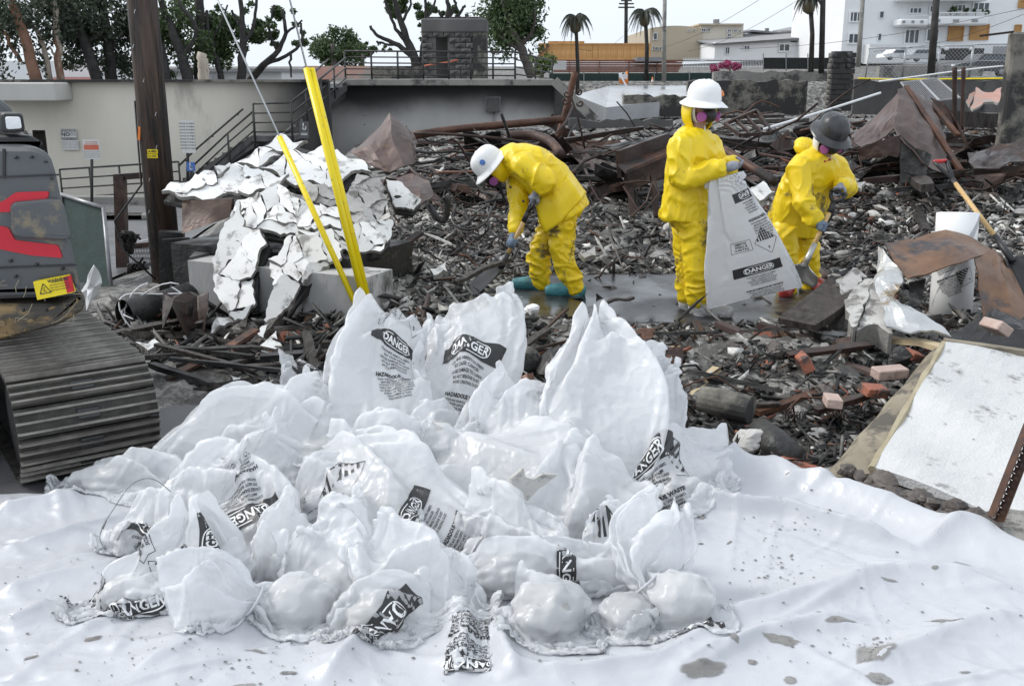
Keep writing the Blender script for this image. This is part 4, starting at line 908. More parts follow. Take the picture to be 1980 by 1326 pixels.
tree('upright_pine', 'straight black-trunked pine just left of the utility pole', 36, [[(217, 165, .22), (208, 80, .18), (198, 0, .15), (192, -60, .12)], [(210, 100, .06), (240, 60, .03)]], [(240, 50, 35, 60, 2400), (235, 120, 30, 30, 900), (210, -10, 40, 30, 900)], 'leaf_dark', 'bark_burnt', .085, seed=5)
tree('spreading_tree', 'leafy tree with several dark limbs just right of the utility pole', 35, [[(365, 165, .2), (345, 90, .17), (320, 30, .12), (305, -50, .1)], [(352, 110, .1), (380, 60, .08), (345, 0, .05)], [(330, 165, .15), (318, 120, .11), (305, 60, .07)]], [(330, 60, 45, 55, 2200), (380, 85, 40, 30, 1000), (320, 140, 30, 15, 500), (360, 130, 30, 18, 600)], 'leaf', 'bark_burnt', .085, seed=6)
tree('broken_snag', 'pale snapped-off trunk standing on the wall among the trees', 32, [[(394, 162, .17), (393, 130, .17), (391, 103, .15)]], [], bark='bark_pale', seed=7)
tree('tall_bare_tree', 'tall tree with straight black trunk and thin green tufts', 36, [[(387, 165, .2), (387, 80, .17), (386, 0, .15), (385, -60, .12)], [(386, 60, .08), (355, 40, .05), (345, 10, .04)], [(387, 100, .06), (420, 60, .04), (440, 10, .03)]], [(410, 60, 32, 50, 1300), (425, 110, 28, 28, 900), (360, 20, 28, 30, 700)], 'leaf', 'bark_burnt', .08, seed=8)
tree('pollarded_tree', 'pollarded tree with sinuous bare limbs left of the guy wires', 36, [[(466, 165, .17), (468, 120, .15), (470, 80, .12), (468, 30, .09), (462, -40, .07)], [(470, 90, .08), (490, 50, .06), (496, 10, .05), (505, -30, .04)], [(468, 60, .05), (448, 20, .04)], [(430, 165, .12), (420, 120, .1), (405, 70, .07), (400, 20, .05)]], [(470, 55, 20, 45, 900), (500, 60, 16, 30, 550), (430, 60, 22, 40, 700), (520, 45, 15, 20, 400)], 'leaf', 'bark_burnt', .07, seed=9)
tree('gnarled_tree', 'gnarled bare tree with knuckled limbs beside the guy wires', 37, [[(478, 165, .15), (505, 130, .13), (540, 95, .09), (552, 60, .07), (545, 20, .05)], [(510, 126, .08), (560, 105, .06), (585, 75, .05), (582, 45, .04)], [(535, 98, .05), (520, 60, .05), (530, 10, .04)], [(553, 65, .05), (570, 50, .04), (585, 40, .03)], [(562, 104, .05), (563, 150, .03)]], [(505, 50, 14, 22, 420), (545, 25, 18, 18, 350), (580, 75, 14, 12, 300), (570, 45, 14, 10, 260), (530, 70, 14, 24, 420), (585, 60, 8, 14, 200)], 'leaf', 'bark_burnt', .07, seed=10)
tree('far_tree', 'round leafy tree behind the upper stair flight', 60, [[(648, 140, .2), (645, 110, .16), (642, 85, .1)]], [(645, 98, 36, 28, 2600), (625, 112, 25, 16, 800), (670, 108, 20, 16, 600)], 'leaf', size=.11, seed=11)
tree('far_pine', 'small pale green tree far behind the terrace railing', 75, [[(700, 140, .15), (702, 105, .12)]], [(702, 92, 20, 10, 800), (698, 104, 22, 10, 700)], 'leaf', size=.12, seed=12)
tree('bare_limb_tree', 'fire-stripped tree with fanned black limbs left of the block tower', 44, [[(808, 160, .22), (800, 110, .2), (780, 60, .15), (762, 0, .1), (755, -40, .08)], [(800, 110, .13), (765, 85, .1), (730, 70, .07), (716, 50, .06)], [(785, 80, .1), (762, 50, .07), (748, 10, .06), (745, -20, .05)], [(770, 88, .07), (745, 85, .05), (728, 80, .05)], [(775, 45, .07), (795, 10, .05), (790, -20, .04)], [(815, 150, .12), (818, 80, .1), (824, 20, .07), (818, -20, .05)], [(822, 40, .06), (838, 15, .05), (842, -10, .04)]], [(745, 85, 14, 8, 240), (752, 20, 16, 22, 400), (818, 20, 14, 26, 450), (815, 60, 10, 30, 350), (775, 10, 14, 14, 250), (752, 96, 12, 6, 200)], 'leaf', 'bark_burnt', .075, seed=13)
tree('stub_tree', 'cropped tree with stubby limbs behind the block tower', 46, [[(860, 120, .2), (862, 60, .15), (868, 25, .12), (865, -5, .08)], [(866, 40, .09), (880, 15, .07), (878, 0, .06)], [(863, 50, .08), (848, 20, .06)], [(880, 45, .07), (895, 18, .06), (900, 12, .06)]], [(850, 20, 10, 14, 240), (872, 15, 12, 12, 260), (885, 25, 8, 10, 160)], 'leaf', 'bark_burnt', .07, seed=14)
tree('dense_tree', 'dense green tree behind the end of the terrace railing', 46, [[(1030, 150, .25), (1010, 100, .2), (990, 60, .15), (972, 0, .1)], [(1005, 90, .12), (1030, 60, .08), (1035, 20, .05)], [(1010, 100, .1), (965, 70, .07)]], [(990, 40, 50, 55, 4200), (1030, 70, 34, 25, 1500), (965, 75, 25, 20, 900), (1000, -5, 40, 25, 1200)], 'leaf', 'bark', .09, seed=15)
tree('terrace_shrub', 'green shrub at the end of the terrace', 40, [[(1045, 152, .05), (1048, 130, .03)]], [(1046, 128, 20, 20, 900)], 'leaf_bright', size=.07, seed=16, cat='shrub')
tree('flowering_bush', 'pink flowering bush by the white fence', 62, [[(1412, 142, .06), (1412, 128, .04)]], [(1414, 128, 22, 11, 900)], 'flower', size=.08, seed=17, cat='bush')
def palm(label, px, py, base, Y, r, tr=.1, seed=1, n=15, full=True):
    g = random.Random(seed); c = P(px, py, Y); b = P(px + 2, base, Y); t = thing('palm_tree', b, label, 'palm')
    MB().tube([b, b.lerp(c, .5) + Vector((.08, 0, 0)), c], [tr * 1.2, tr, tr * .9], 8).build('trunk', M['bark_burnt'], t, shade=True)
    MB().lathe(c - Vector((0, 0, .75)), [(.05, 0), (.24, .12), (.27, .4), (.16, .75)], 9).build('dead_skirt', M['leaf_brown'], t, shade=True)
    for k in range(n):
        a = 2 * math.pi * k / n + g.uniform(-.2, .2); up = g.uniform(.1, 1.0); L = r * g.uniform(.8, 1.1); pts = []
        for i in range(7):
            f = i / 6; pts.append(c + Vector((math.cos(a) * L * f * (1 - .25 * f), math.sin(a) * L * f * (1 - .25 * f), L * (up * .75 * f - 1.25 * f * f))))
        mb = MB(); mb.tube(pts, [.025, .022, .02, .016, .012, .01, .006], 4)
        side = Vector((-math.sin(a), math.cos(a), 0))
        for i in range(26):
            f = .12 + .86 * i / 25; q = f * 6; j = min(5, int(q)); p = pts[j].lerp(pts[j + 1], q - j); d = (pts[j + 1] - pts[j]).normalized(); ll = L * .26 * math.sin(math.pi * min(1, f * .75 + .22))
            for s in (-1, 1):
                e = p + side * s * ll * .45 + d * ll * .35 - Vector((0, 0, ll * .75)); mb.add([p - d * .03, p + d * .03, e], [(0, 1, 2)])
        mb.build('frond', M['leaf_palm'], t)
palm('lone palm with drooping fronds above the terrace end', 1113, 32, 235, 47, 1.05, .085, 1)
palm('palm with brown skirt beside the street lamp', 1247, 22, 165, 52, 1.25, .1, 2)
palm('fire-blackened palm whose crown is cut off by the top of view', 1566, -8, 140, 44, .85, .1, 3)
# ------------------------------------------------------------------ poles and wires
def pole(name, label, pts, Y, r, m, cat='pole', arms=()):
    a = P(*pts[0], Y); t = thing(name, a, label, cat)
    MB().tube([P(*q, Y) for q in pts], [r * (1 - .08 * i) for i in range(len(pts))], 10).build('shaft', M[m], t, shade=True)
    for y, w in arms: MB().bar(P(pts[-1][0], y, Y) - Vector((w, .08, 0)), P(pts[-1][0], y, Y) + Vector((w, -.08, 0)), .1).build('crossarm', M[m], t)
    return t
pole('utility_pole', 'thin far utility pole with crossarms behind the palms', [(1210, 112), (1211, -25)], 78, .14, 'bark_burnt', arms=((8, .55), (15, .6), (2, .4)))
t = pole('street_lamp', 'slim grey concrete street lamp post beside the palm', [(1284, 168), (1284, 80), (1286, -30)], 50, .11, 'concrete', 'lamp post'); MB().tube([P(1285, 10, 50), P(1283, 0, 50), P(1277, -10, 50)], .05, 6).build('arm', M['steel_grey'], t)
pole('burnt_pole', 'blackened pole left of the small burnt chimney', [(1588, 142), (1590, 60), (1592, -30)], 44, .13, 'bark_burnt')
pole('grey_pole', 'grey leaning pole right of the small burnt chimney', [(1659, 130), (1664, 60), (1670, -30)], 48, .12, 'concrete')
pole('black_pole', 'tall black pole in front of the white apartment block', [(1800, 146), (1806, 60), (1813, -30)], 40, .15, 'bark_burnt')
for a, b, ya, yb in (((1205, 70), (1120, 95), 78, 60), ((1500, -20), (1255, 100), 60, 90), ((1560, -10), (1330, 100), 60, 90), ((1690, 100), (2000, 20), 70, 60), ((1430, 95), (1990, 15), 80, 60)):
    mb = MB(); p, q = P(*a, ya), P(*b, yb); mb.tube([p.lerp(q, i / 8) - Vector((0, 0, .5 * math.sin(math.pi * i / 8))) for i in range(9)], .014, 4); mb.build('overhead_wire', M['iron_rail'], label='thin overhead wire strung across the pale sky', cat='wire', group='overhead wires')
# ------------------------------------------------------------------ buildings across the street
def window(par, x0, y0, x1, y1, Y, pane='glass_dark', frame='white_paint', bars=1):
    X0, X1, Z0, Z1 = rect3(x0, y0, x1, y1, Y); w = min(.1, (X1 - X0) * .12)
    f = MB()
    for a, b, c, d in ((X0, X1, Z1 - w, Z1), (X0, X1, Z0, Z0 + w), (X0, X0 + w, Z0 + w, Z1 - w), (X1 - w, X1, Z0 + w, Z1 - w)): f.box(((a + b) / 2, Y - .02, (c + d) / 2), (b - a, .12, d - c))
    for k in range(bars): xx = X0 + (X1 - X0) * (k + 1) / (bars + 1); f.box((xx, Y - .01, (Z0 + Z1) / 2), (w * .7, .08, Z1 - Z0 - 2 * w))
    o = f.build('window', M[frame], par); MB().box(((X0 + X1) / 2, Y, (Z0 + Z1) / 2), (X1 - X0 - w, .04, Z1 - Z0 - w)).build('pane', M[pane], o)
AY = 76
ap = thing('apartment_block', P(1810, 120, AY), 'tall white apartment block with balconies and boarded windows', 'building')
ppart('wall', 1632, -60, 2040, 122, AY, 14, 'white_paint', ap); ppart('garage_wall', 1680, 86, 2040, 124, AY - 1.2, 1.3, 'white_paint_b', ap)
ppart('side_wing', 1622, -60, 1634, 118, AY + 2, 8, 'white_paint_b', ap)
for a in ((1642, 22, 1665, 44, 2), (1639, 64, 1661, 86, 1), (1700, 22, 1709, 36, 0), (1697, 65, 1704, 79, 0), (1757, 14, 1783, 28, 2), (1796, 10, 1818, 26, 2), (1843, 8, 1868, 24, 2), (1880, 4, 1914, 22, 2), (1748, 56, 1778, 86, 2), (1790, 55, 1816, 82, 1)): window(ap, *a[:4], AY - .06, bars=a[4])
for a in ((1833, 50, 1863, 80), (1875, 47, 1912, 78), (1969, 0, 1990, 16), (1962, 48, 1975, 62)): window(ap, *a, AY - .06, 'plywood', 'plywood', 0)
for i, (x0, x1, y0, y1) in enumerate(((1740, 1796, 27, 51), (1796, 1912, 22, 49), (1742, 1912, -14, 2))):
    ppart('balcony', x0, y0 + 10, x1, y1, AY - 1.5, 1.5, 'white_paint', ap, bev=.1)
    tt = MB(); pbox(tt, x0 + 2, y0 + 2, x1 - 2, y0 + 4, AY - 1.45, .06)
    for k in range(14): pbox(tt, x0 + 4 + (x1 - x0 - 8) * k / 13, y0 + 4, x0 + 5 + (x1 - x0 - 8) * k / 13, y0 + 11, AY - 1.42, .04)
    tt.build('balustrade', M['white_paint_b'], ap)
    for k in range(3): ppart('vent', x0 + (x1 - x0) * (k + .3) / 3.2, y1 - 11, x0 + (x1 - x0) * (k + .62) / 3.2, y1 - 6, AY - 1.54, .05, 'print_grey', ap)
ppart('garage_panel', 1816, 94, 1902, 117, AY - 1.24, .06, 'char', ap); ppart('garage_panel', 1920, 90, 1990, 112, AY - 1.24, .06, 'print_grey', ap)  # solid panels on the wall; the near-black one paints the garage's inner shade
for px in (1830, 1878): MB().lathe(P(px, 96, AY - 1.35), [(.02, -.1), (.16, -.06), (.2, .05), (.1, .18)], 10).build('wall_lamp', M['lens'], ap, shade=True)
for i, px in enumerate((1838, 1850, 1868, 1886, 1905)): tree('potted_plant', 'small green plant standing on the apartment balcony', AY - 1.4, [[(px, 30, .03), (px, 22, .02)]], [(px, 20, 6, 6, 120)], 'leaf', size=.09, seed=60 + i, cat='plant', group='plants on the apartment balcony')
tb = thing('tan_building', P(1340, 112, 95), 'tan building with gently arched roof beyond the orange framing', 'building')
X0, X1, Z0, Z1 = rect3(1256, 58, 1355, 116, 95); mb = MB(); mb.prism([(X0, 95, Z0)] + [(X0 + (X1 - X0) * i / 10, 95, Z1 + .75 * math.sin(math.pi * (.25 + .5 * i / 10)) - .4) for i in range(11)] + [(X1, 95, Z0)], (0, 20, 0)); mb.build('wall', M['tan_paint'], tb)
ppart('side_wing', 1354, 47, 1436, 114, 95.3, 18, 'tan_pale', tb); ppart('eave', 1352, 46, 1438, 49, 94.8, 19, 'tan_paint', tb)
for a in ((1263, 64, 1271, 78), (1262, 90, 1266, 97), (1268, 91, 1272, 98), (1275, 91, 1279, 98), (1330, 58, 1334, 62), (1340, 57, 1344, 61)): window(tb, *a, 94.92, bars=0)
for a in ((1356, 55, 1365, 62), (1368, 55, 1373, 62), (1406, 57, 1414, 63), (1406, 65, 1414, 72), (1418, 57, 1425, 63), (1355, 92, 1362, 99), (1428, 58, 1433, 63)): window(tb, *a, 95.2, bars=1)
MB().tube([P(1385, 47, 98), P(1385, 38, 98)], .3, 8).build('vent_stack', M['steel_grey'], tb)
wh = thing('white_house', P(1500, 112, 88), 'long white house with grey gabled roof across the street', 'house')
ppart('wall', 1382, 82, 1624, 116, 88, 10, 'white_paint', wh)
mb = MB(); mb.prism([P(1378, 85, 87.4), P(1600, 70, 87.4), P(1625, 73, 87.4), P(1625, 84, 87.6), P(1600, 76, 87.6), P(1378, 88, 87.6)], (0, 9, .6)); mb.build('roof', M['roof_grey'], wh)
for a in ((1402, 91, 1411, 105), (1438, 88, 1450, 97), (1505, 84, 1528, 101), (1548, 82, 1560, 92), (1593, 80, 1602, 92), (1610, 81, 1615, 90)): window(wh, *a, 87.94, bars=1)
wh2 = thing('gabled_house', P(1500, 80, 98), 'white gabled house behind the long white house', 'house')
ppart('wall', 1415, 66, 1545, 90, 98, 8, 'white_paint_b', wh2); mb = MB(); mb.prism([P(1410, 70, 97), P(1455, 58, 97), P(1548, 66, 97), P(1548, 69, 97), P(1455, 62, 97), P(1410, 73, 97)], (0, 9, .3)); mb.build('roof', M['roof_grey'], wh2); MB().tube([P(1483, 62, 99), P(1483, 55, 99)], .2, 6).build('chimney', M['steel_grey'], wh2)
wh3 = thing('upper_house', P(1590, 80, 99), 'small white house with dormer beside the apartment block', 'house')
ppart('wall', 1545, 56, 1632, 88, 99, 8, 'white_paint', wh3); mb = MB(); mb.prism([P(1540, 58, 98), P(1585, 49, 98), P(1634, 52, 98), P(1634, 55, 98), P(1585, 52, 98), P(1540, 61, 98)], (0, 9, .3)); mb.build('roof', M['roof_grey'], wh3)
for px in (1601, 1607): MB().tube([P(px, 52, 100), P(px, 43, 100)], .14, 6).build('chimney', M['steel_grey'], wh3)
ppart('dormer', 1590, 56, 1598, 64, 98.9, .5, 'glass_dark', wh3)
# ------------------------------------------------------------------ orange framing, red siding, fences
fr = thing('stud_frame', P(1150, 116, 64), 'bright orange wood stud framing of a new building', 'framing')
for y in (84, 114): ppart('plate', 1042, y, 1258, y + 2.2, 64, .25, 'lumber', fr)
sx = MB().box((0, 0, 0), (.085, .14, 1)); sm = mesh_of('stud', [tuple(v) for v in sx.v], sx.f, M['lumber']); a, b = P(1150, 85, 64).z, P(1150, 115, 64).z
for k in range(58):
    x = P(1044 + k * 3.7, 100, 64).x + random.uniform(-.02, .02); inst('stud', sm, Matrix.Translation((x, 64.12, (a + b) / 2)) @ Matrix.Diagonal((random.choice([1, 1, 1.8]), 1, a - b, 1)), fr)
ppart('sheathing', 1042, 86, 1258, 114, 66, .1, 'lumber', fr); ppart('rafter', 1060, 80, 1130, 84, 65, .2, 'lumber', fr); mb = MB(); mb.bar(P(1040, 110, 63.8), P(1062, 88, 63.8), .25, .12); mb.build('brace', M['red_siding'], fr)
sd_ = thing('red_siding_wall', P(1190, 140, 58), 'weathered red board fence below the orange framing', 'fence')
for k in range(6): ppart('board', 1062 if k < 4 else 1070, 116 + k * 4.1, 1322 - k * 2, 119.6 + k * 4.1, 58 + .01 * (k % 2), .08, 'red_siding', sd_)
for px in (1100, 1158, 1215, 1270): ppart('post', px, 116, px + 2, 142, 57.9, .1, 'red_siding', sd_)
sign_board('site_sign', 'white notice sign on the red board fence', 1066, 118, 1095, 135, 56.5, lines(4, 'print_grey', .3, .2, .16, 'PRIVATE CENTER PARKING'))
ppart('shed_roof', 1232, 111, 1282, 119, 57, 2, 'steel_grey', None, label='grey metal shed roof beside the palm trunk', cat='roof')
gf = thing('screen_fence', P(1290, 165, 52), 'dark green screened fence along the street', 'fence')
for a, b in ((1062, 1128), (1130, 1196), (1198, 1264), (1266, 1332), (1334, 1400)): ppart('screen', a, 141 + (1400 - a) * .004, b, 166, 52, .03, 'green_mesh', gf)
for px in (1062, 1129, 1197, 1265, 1333, 1400): MB().tube([P(px, 139, 51.9), P(px, 167, 51.9)], .03, 6).build('post', M['steel_grey'], gf)
wf = thing('picket_fence', P(1500, 125, 66), 'pale metal picket fence before the long white house', 'fence')
for y in (113, 126): ppart('rail', 1320, y + 2, 1520, y + 4, 66, .05, 'white_paint_b', wf)
px_ = MB().box((0, 0, 0), (.03, .03, 1)); pm = mesh_of('picket', [tuple(v) for v in px_.v], px_.f, M['white_paint_b']); a, b = P(1420, 112, 66).z, P(1420, 131, 66).z
for k in range(66): inst('picket', pm, Matrix.Translation((P(1322 + k * 3, 120, 66).x, 65.97, (a + b) / 2)) @ Matrix.Diagonal((1, 1, a - b, 1)), wf)
bf = thing('black_screen', P(1540, 130, 64), 'black screen on chain-link fence across the street', 'fence'); ppart('screen', 1476, 112, 1606, 134, 64, .03, 'black_mesh', bf)
for px in (1476, 1520, 1562, 1606): MB().tube([P(px, 104, 63.9), P(px, 140, 63.9)], .035, 6).build('post', M['steel_grey'], bf)
# traffic things on the street
def cone(label, px, y0, y1, Y):
    a, b = P(px, y1, Y), P(px, y0, Y); h = b.z - a.z; t = thing('traffic_cone', a, label, 'cone')
    MB().box(a + Vector((0, 0, .02)), (h * .52, h * .52, h * .05), bev=.01).build('base', M['orange'], t); MB().lathe(a, [(h * .19, h * .05), (h * .04, h)], 16).build('body', M['orange'], t, shade=True)
    MB().lathe(a, [(h * .128, h * .5), (h * .093, h * .72)], 16, cap=False).build('reflective_band', M['print_white'], t, shade=True) if h < .9 else None
cone('small orange cone before the green screened fence', 1261, 149, 168, 50); cone('large orange cone on the burnt wall beside the chimney', 1642, 118, 152, 41); cone('orange cone on the street by the parked dark car', 1891, 131, 148, 47)
t = thing('barricade', P(1206, 168, 49), 'white and orange folding barricade on the wet slab', 'barricade')
for s in (-1, 1): MB().bar(P(1197 + 4 * (s > 0), 142, 49 + .1 * s), P(1212, 168, 49 + .35 * s), .06).build('leg', M['white_paint'], t); MB().bar(P(1203 + 5 * s, 141, 49), P(1207 + 6 * s, 168, 49), .05).build('leg', M['white_paint'], t)
for y in (147, 157): mb = MB(); mb.bar(P(1197, y, 48.9), P(1213, y + 2, 48.9), .03, .2); mb.build('board', M['orange' if y > 150 else 'white_paint'], t)
pole('marker_post', 'thin orange marker post beside the barricade', [(1213, 168), (1212, 138)], 49.5, .05, 'orange')
# parked cars
def car(label, x0, x1, y0, y1, Y, paint, flip=False, hood=.3):
    X0, X1, Z0, Z1 = rect3(x0, y0, x1, y1, Y); L, H = X1 - X0, Z1 - Z0; t = thing('parked_car', ((X0 + X1) / 2, Y, Z0), label, 'car')
    pr = [(0, .22), (.02, .5), (hood * .4, .58), (hood, .62), (hood + .13, .97), (.5, 1.0), (.86, .96), (.96, .6), (1, .55), (1, .22)]
    if flip: pr = [(1 - a, b) for a, b in pr][::-1]
    mb = MB(); mb.prism([(X0 + a * L, Y, Z0 + b * H) for a, b in pr], (0, 1.7, 0)); b = mb.build('body', M[paint], t)
    gp = [(hood + .06, .64), (hood + .15, .92), (.84, .91), (.91, .64)]
    if flip: gp = [(1 - a, q) for a, q in gp][::-1]
    mb = MB(); mb.prism([(X0 + a * L, Y - .015, Z0 + q * H) for a, q in gp], (0, .01, 0)); mb.build('side_window', M['glass_dark'], t)
    for f in (.19, .8):
        w = MB().lathe((X0 + f * L, Y + .12, Z0 + .2 * H), [(.21 * H, -.14), (.23 * H, -.05), (.23 * H, .1)], 18, rotm(90)).build('wheel', M['rubber'], t, shade=True); MB().lathe((X0 + f * L, Y + .0, Z0 + .2 * H), [(.05 * H, .02), (.13 * H, 0)], 14, rotm(90)).build('rim', M['steel_grey'], w)
    MB().box((X0 + (.985 if flip else .015) * L, Y + .2, Z0 + .48 * H), (.12, .3, .1)).build('headlight', M['lens'], t)
    return t
car('white van parked by the garage of the apartment block', 1712, 1768, 95, 116, 66, 'white_paint', hood=.22); car('silver pickup parked beside the white van', 1762, 1828, 95, 119, 64, 'steel', True); car('dark SUV parked behind the wire fence panels', 1846, 1962, 104, 148, 50, 'hat_black', hood=.33)
# temporary fence panels
def fence_panel(label, x0, x1, y0, y1, Y, lean=0):
    X0, X1, Z0, Z1 = rect3(x0, y0, x1, y1, Y); t = thing('fence_panel', ((X0 + X1) / 2, Y, Z0), label, 'fence')
    q = [Vector((X0, Y, Z0)), Vector((X1, Y, Z0)), Vector((X1 + lean, Y, Z1)), Vector((X0 + lean, Y, Z1))]
    for i in range(4): MB().tube([q[i], q[(i + 1) % 4]], .028, 6).build('frame_tube', M['steel'], t, shade=True)
    MB().tube([q[0].lerp(q[3], .5), q[1].lerp(q[2], .5)], .02, 6).build('frame_tube', M['steel'], t, shade=True)
    mb = MB(); n = int((X1 - X0 + Z1 - Z0) / .16)
    for k in range(n):
        for s in (0, 1):
            d = k * .16; a = Vector((X0 + max(0, d - (Z1 - Z0)), Y, Z0 + min(d, Z1 - Z0))); b = Vector((X0 + min(d, X1 - X0), Y, Z0 + max(0, d - (X1 - X0))))
            if s: a.x, b.x = X0 + X1 - a.x, X0 + X1 - b.x
            if (b - a).length > .05: mb.bar(a, b, .006)
    mb.build('wire_mesh', M['steel'], t, kind='stuff')
for i, a in enumerate(((1676, 1746, 93, 152), (1748, 1812, 91, 151), (1814, 1876, 89, 150), (1878, 1944, 86, 149))): fence_panel("grey wire temporary fence panel on the street before the apartment block", *a, 42, .05)
for o in list(COL.objects):
    if o.name.startswith('fence_panel') and o.parent is None: o['group'] = 'temporary fence panels'
# ------------------------------------------------------------------ burnt retaining walls, slab, chimney
def wallseg(label, x0, x1, y0, y1, Y, th, m, name='retaining_wall', seed=1, n=14, ragged=.06):
    X0, X1, Z0, Z1 = rect3(x0, y0, x1, y1, Y); g = random.Random(seed); pts = [(X0, Y, Z0)] + [(X0 + (X1 - X0) * i / n, Y, Z1 + g.uniform(-ragged, ragged)) for i in range(n + 1)] + [(X1, Y, Z0)]
    mb = MB(); mb.prism(pts, (0, th, 0)); return mb.build(name, M[m], label=label, cat='wall')
wallseg('scorched retaining wall with peeling patches behind the standing worker', 1330, 1560, 156, 222, 42, .5, 'burntwall', seed=1)
wallseg('blackened retaining wall below the wire fence panels', 1650, 1960, 156, 222, 42.3, .5, 'sooty', seed=2)
wallseg('long low burnt kerb wall along the street edge', 1380, 1600, 138, 158, 45, .4, 'concrete', seed=3)
wallseg('concrete street wall under the parked dark SUV', 1700, 1900, 128, 154, 46, .4, 'concrete', seed=4, ragged=.01)
wallseg('broken beige concrete wall end in front of the wet slab', 1206, 1345, 186, 226, 35.5, .5, 'burntwall', seed=5)
wallseg('long dark garden wall behind the tangled pipes', 1100, 1300, 232, 330, 26, .3, 'sooty', seed=6)
mat('wet_pale', (.3, .31, .32), (.42, .43, .44), .8, .12, .35, bump=.1, bscale=10)
mb = MB(); mb.prism([P(1110, 184, 35.5), P(1172, 208, 34.5), P(1345, 190, 36.2), P(1420, 166, 46), P(1180, 166, 46)], (0, 0, -.5)); mb.build('driveway_slab', M['wet_pale'], label='wet pale driveway slab sloping up to the street', cat='slab', kind='structure')
ch = thing('chimney', P(1627, 210, 40), 'narrow burnt block chimney standing against the retaining wall', 'chimney')
X0, X1, Z0, Z1 = rect3(1610, 98, 1648, 215, 40); MB().box(((X0 + X1) / 2, 40.35, (Z0 + Z1) / 2), (X1 - X0 - .08, .5, Z1 - Z0 - .05)).build('core', M['char'], ch)
bx = MB().box((0, 0, 0), (.32, .6, .19), bev=.02); cm = mesh_of('block', [tuple(v) for v in bx.v], bx.f, M['block_sooty']); cm2 = mesh_of('block', [tuple(v) for v in bx.v], bx.f, M['burntwall'])
z = Z0 + .1; row = 0
while z < Z1:
    k = 3 if z < Z0 + 1.3 else (2 if z < Z1 - .35 else 1)
    for c in range(k + 1):
        f = c / max(1, k); x = X0 + .1 + (X1 - X0 - .2) * f + random.uniform(-.02, .02)
        if z > Z0 + 1.6 and z < Z1 - .4 and c == 1 and k == 2 and row % 3: continue
        inst('block', cm2 if z < Z0 + 1.6 or (row + c) % 3 == 0 else cm, Matrix.Translation((x, 40.3 + random.uniform(-.02, .02), z)), ch)
    z += .2; row += 1
X0, X1, Z0, Z1 = rect3(1945, 62, 2030, 330, 14.5); mb = MB(); mb.box(((X0 + X1) / 2, 14.6, (Z0 + Z1) / 2), (X1 - X0, .2, Z1 - Z0), bev=.03); mb.build('wall_stub', M['burntwall'], label='tall burnt wall stub at the right end of the lot', cat='wall')
mb = MB(); mb.bar(P(1895, 70, 14.6), P(1960, 62, 14.6), .03); mb.build('rebar', M['rust_dark'], label='thin bar sticking out of the tall burnt wall stub', cat='bar')
# ------------------------------------------------------------------ helpers for wreckage
def V3(q, dy=0): return P(q[0], q[1], q[2] + dy)
def on_ground(px, py, it=7):
    """points on the burnt ground seen at these pixels (numpy)"""
    px = np.asarray(px, float); py = np.asarray(py, float); a = (px - 990) / FPX; b = (663 - py) / FPX
    dy = CP + b * SP; dz = -SP + b * CP; dz = np.minimum(dz, -.006); z = np.zeros_like(a)
    for _ in range(it):
        t = (z - CAM_H) / dz; z = .5 * z + .5 * tz(a * t, dy * t)
    t = (z - CAM_H) / dz; return a * t, dy * t, z
def og(px, py, up=0.0):
    x, y, z = on_ground([px], [py]); return Vector((x[0], y[0], z[0] + up))
def quads_obj(name, v, tint, parent=None, **kw):
    n = len(v) // 8; f = np.array([(0, 1, 3, 2), (4, 6, 7, 5), (0, 4, 5, 1), (2, 3, 7, 6), (0, 2, 6, 4), (1, 5, 7, 3)])[None] + 8 * np.arange(n)[:, None, None]
    me = bpy.data.meshes.new(name); me.vertices.add(len(v)); me.vertices.foreach_set('co', v.astype(np.float32).ravel())
    f = f.reshape(-1, 4); me.loops.add(f.size); me.loops.foreach_set('vertex_index', f.astype(np.int32).ravel()); me.polygons.add(len(f)); me.polygons.foreach_set('loop_start', np.arange(0, f.size, 4, dtype=np.int32))
    me.update(calc_edges=True); at = me.attributes.new('tint', 'FLOAT_COLOR', 'POINT'); c = np.ones((len(v), 4), np.float32); c[:, :3] = np.repeat(tint, 8, 0); at.data.foreach_set('color', c.ravel())
    me.materials.append(M['rubble']); me.validate(); o = bpy.data.objects.new(name, me); return link(o, parent, **kw)
PAL = np.array([(.01, .01, .01), (.022, .02, .018), (.05, .046, .042), (.1, .092, .084), (.2, .19, .175), (.36, .345, .32), (.6, .59, .56), (.1, .055, .035), (.055, .035, .026), (.26, .1, .06)])
def rot_mats(n, tilt, g):
    a = g.uniform(0, 2 * math.pi, n); t = g.normal(0, tilt, n); s = g.normal(0, tilt, n); ca, sa = np.cos(a), np.sin(a); ct, st = np.cos(t), np.sin(t); cs, ss = np.cos(s), np.sin(s); Z = np.zeros(n); O = np.ones(n)
    Rz = np.stack([ca, -sa, Z, sa, ca, Z, Z, Z, O], -1).reshape(n, 3, 3); Rx = np.stack([O, Z, Z, Z, ct, -st, Z, st, ct], -1).reshape(n, 3, 3); Ry = np.stack([cs, Z, ss, Z, O, Z, -ss, Z, cs], -1).reshape(n, 3, 3)
    return Rz @ Rx @ Ry
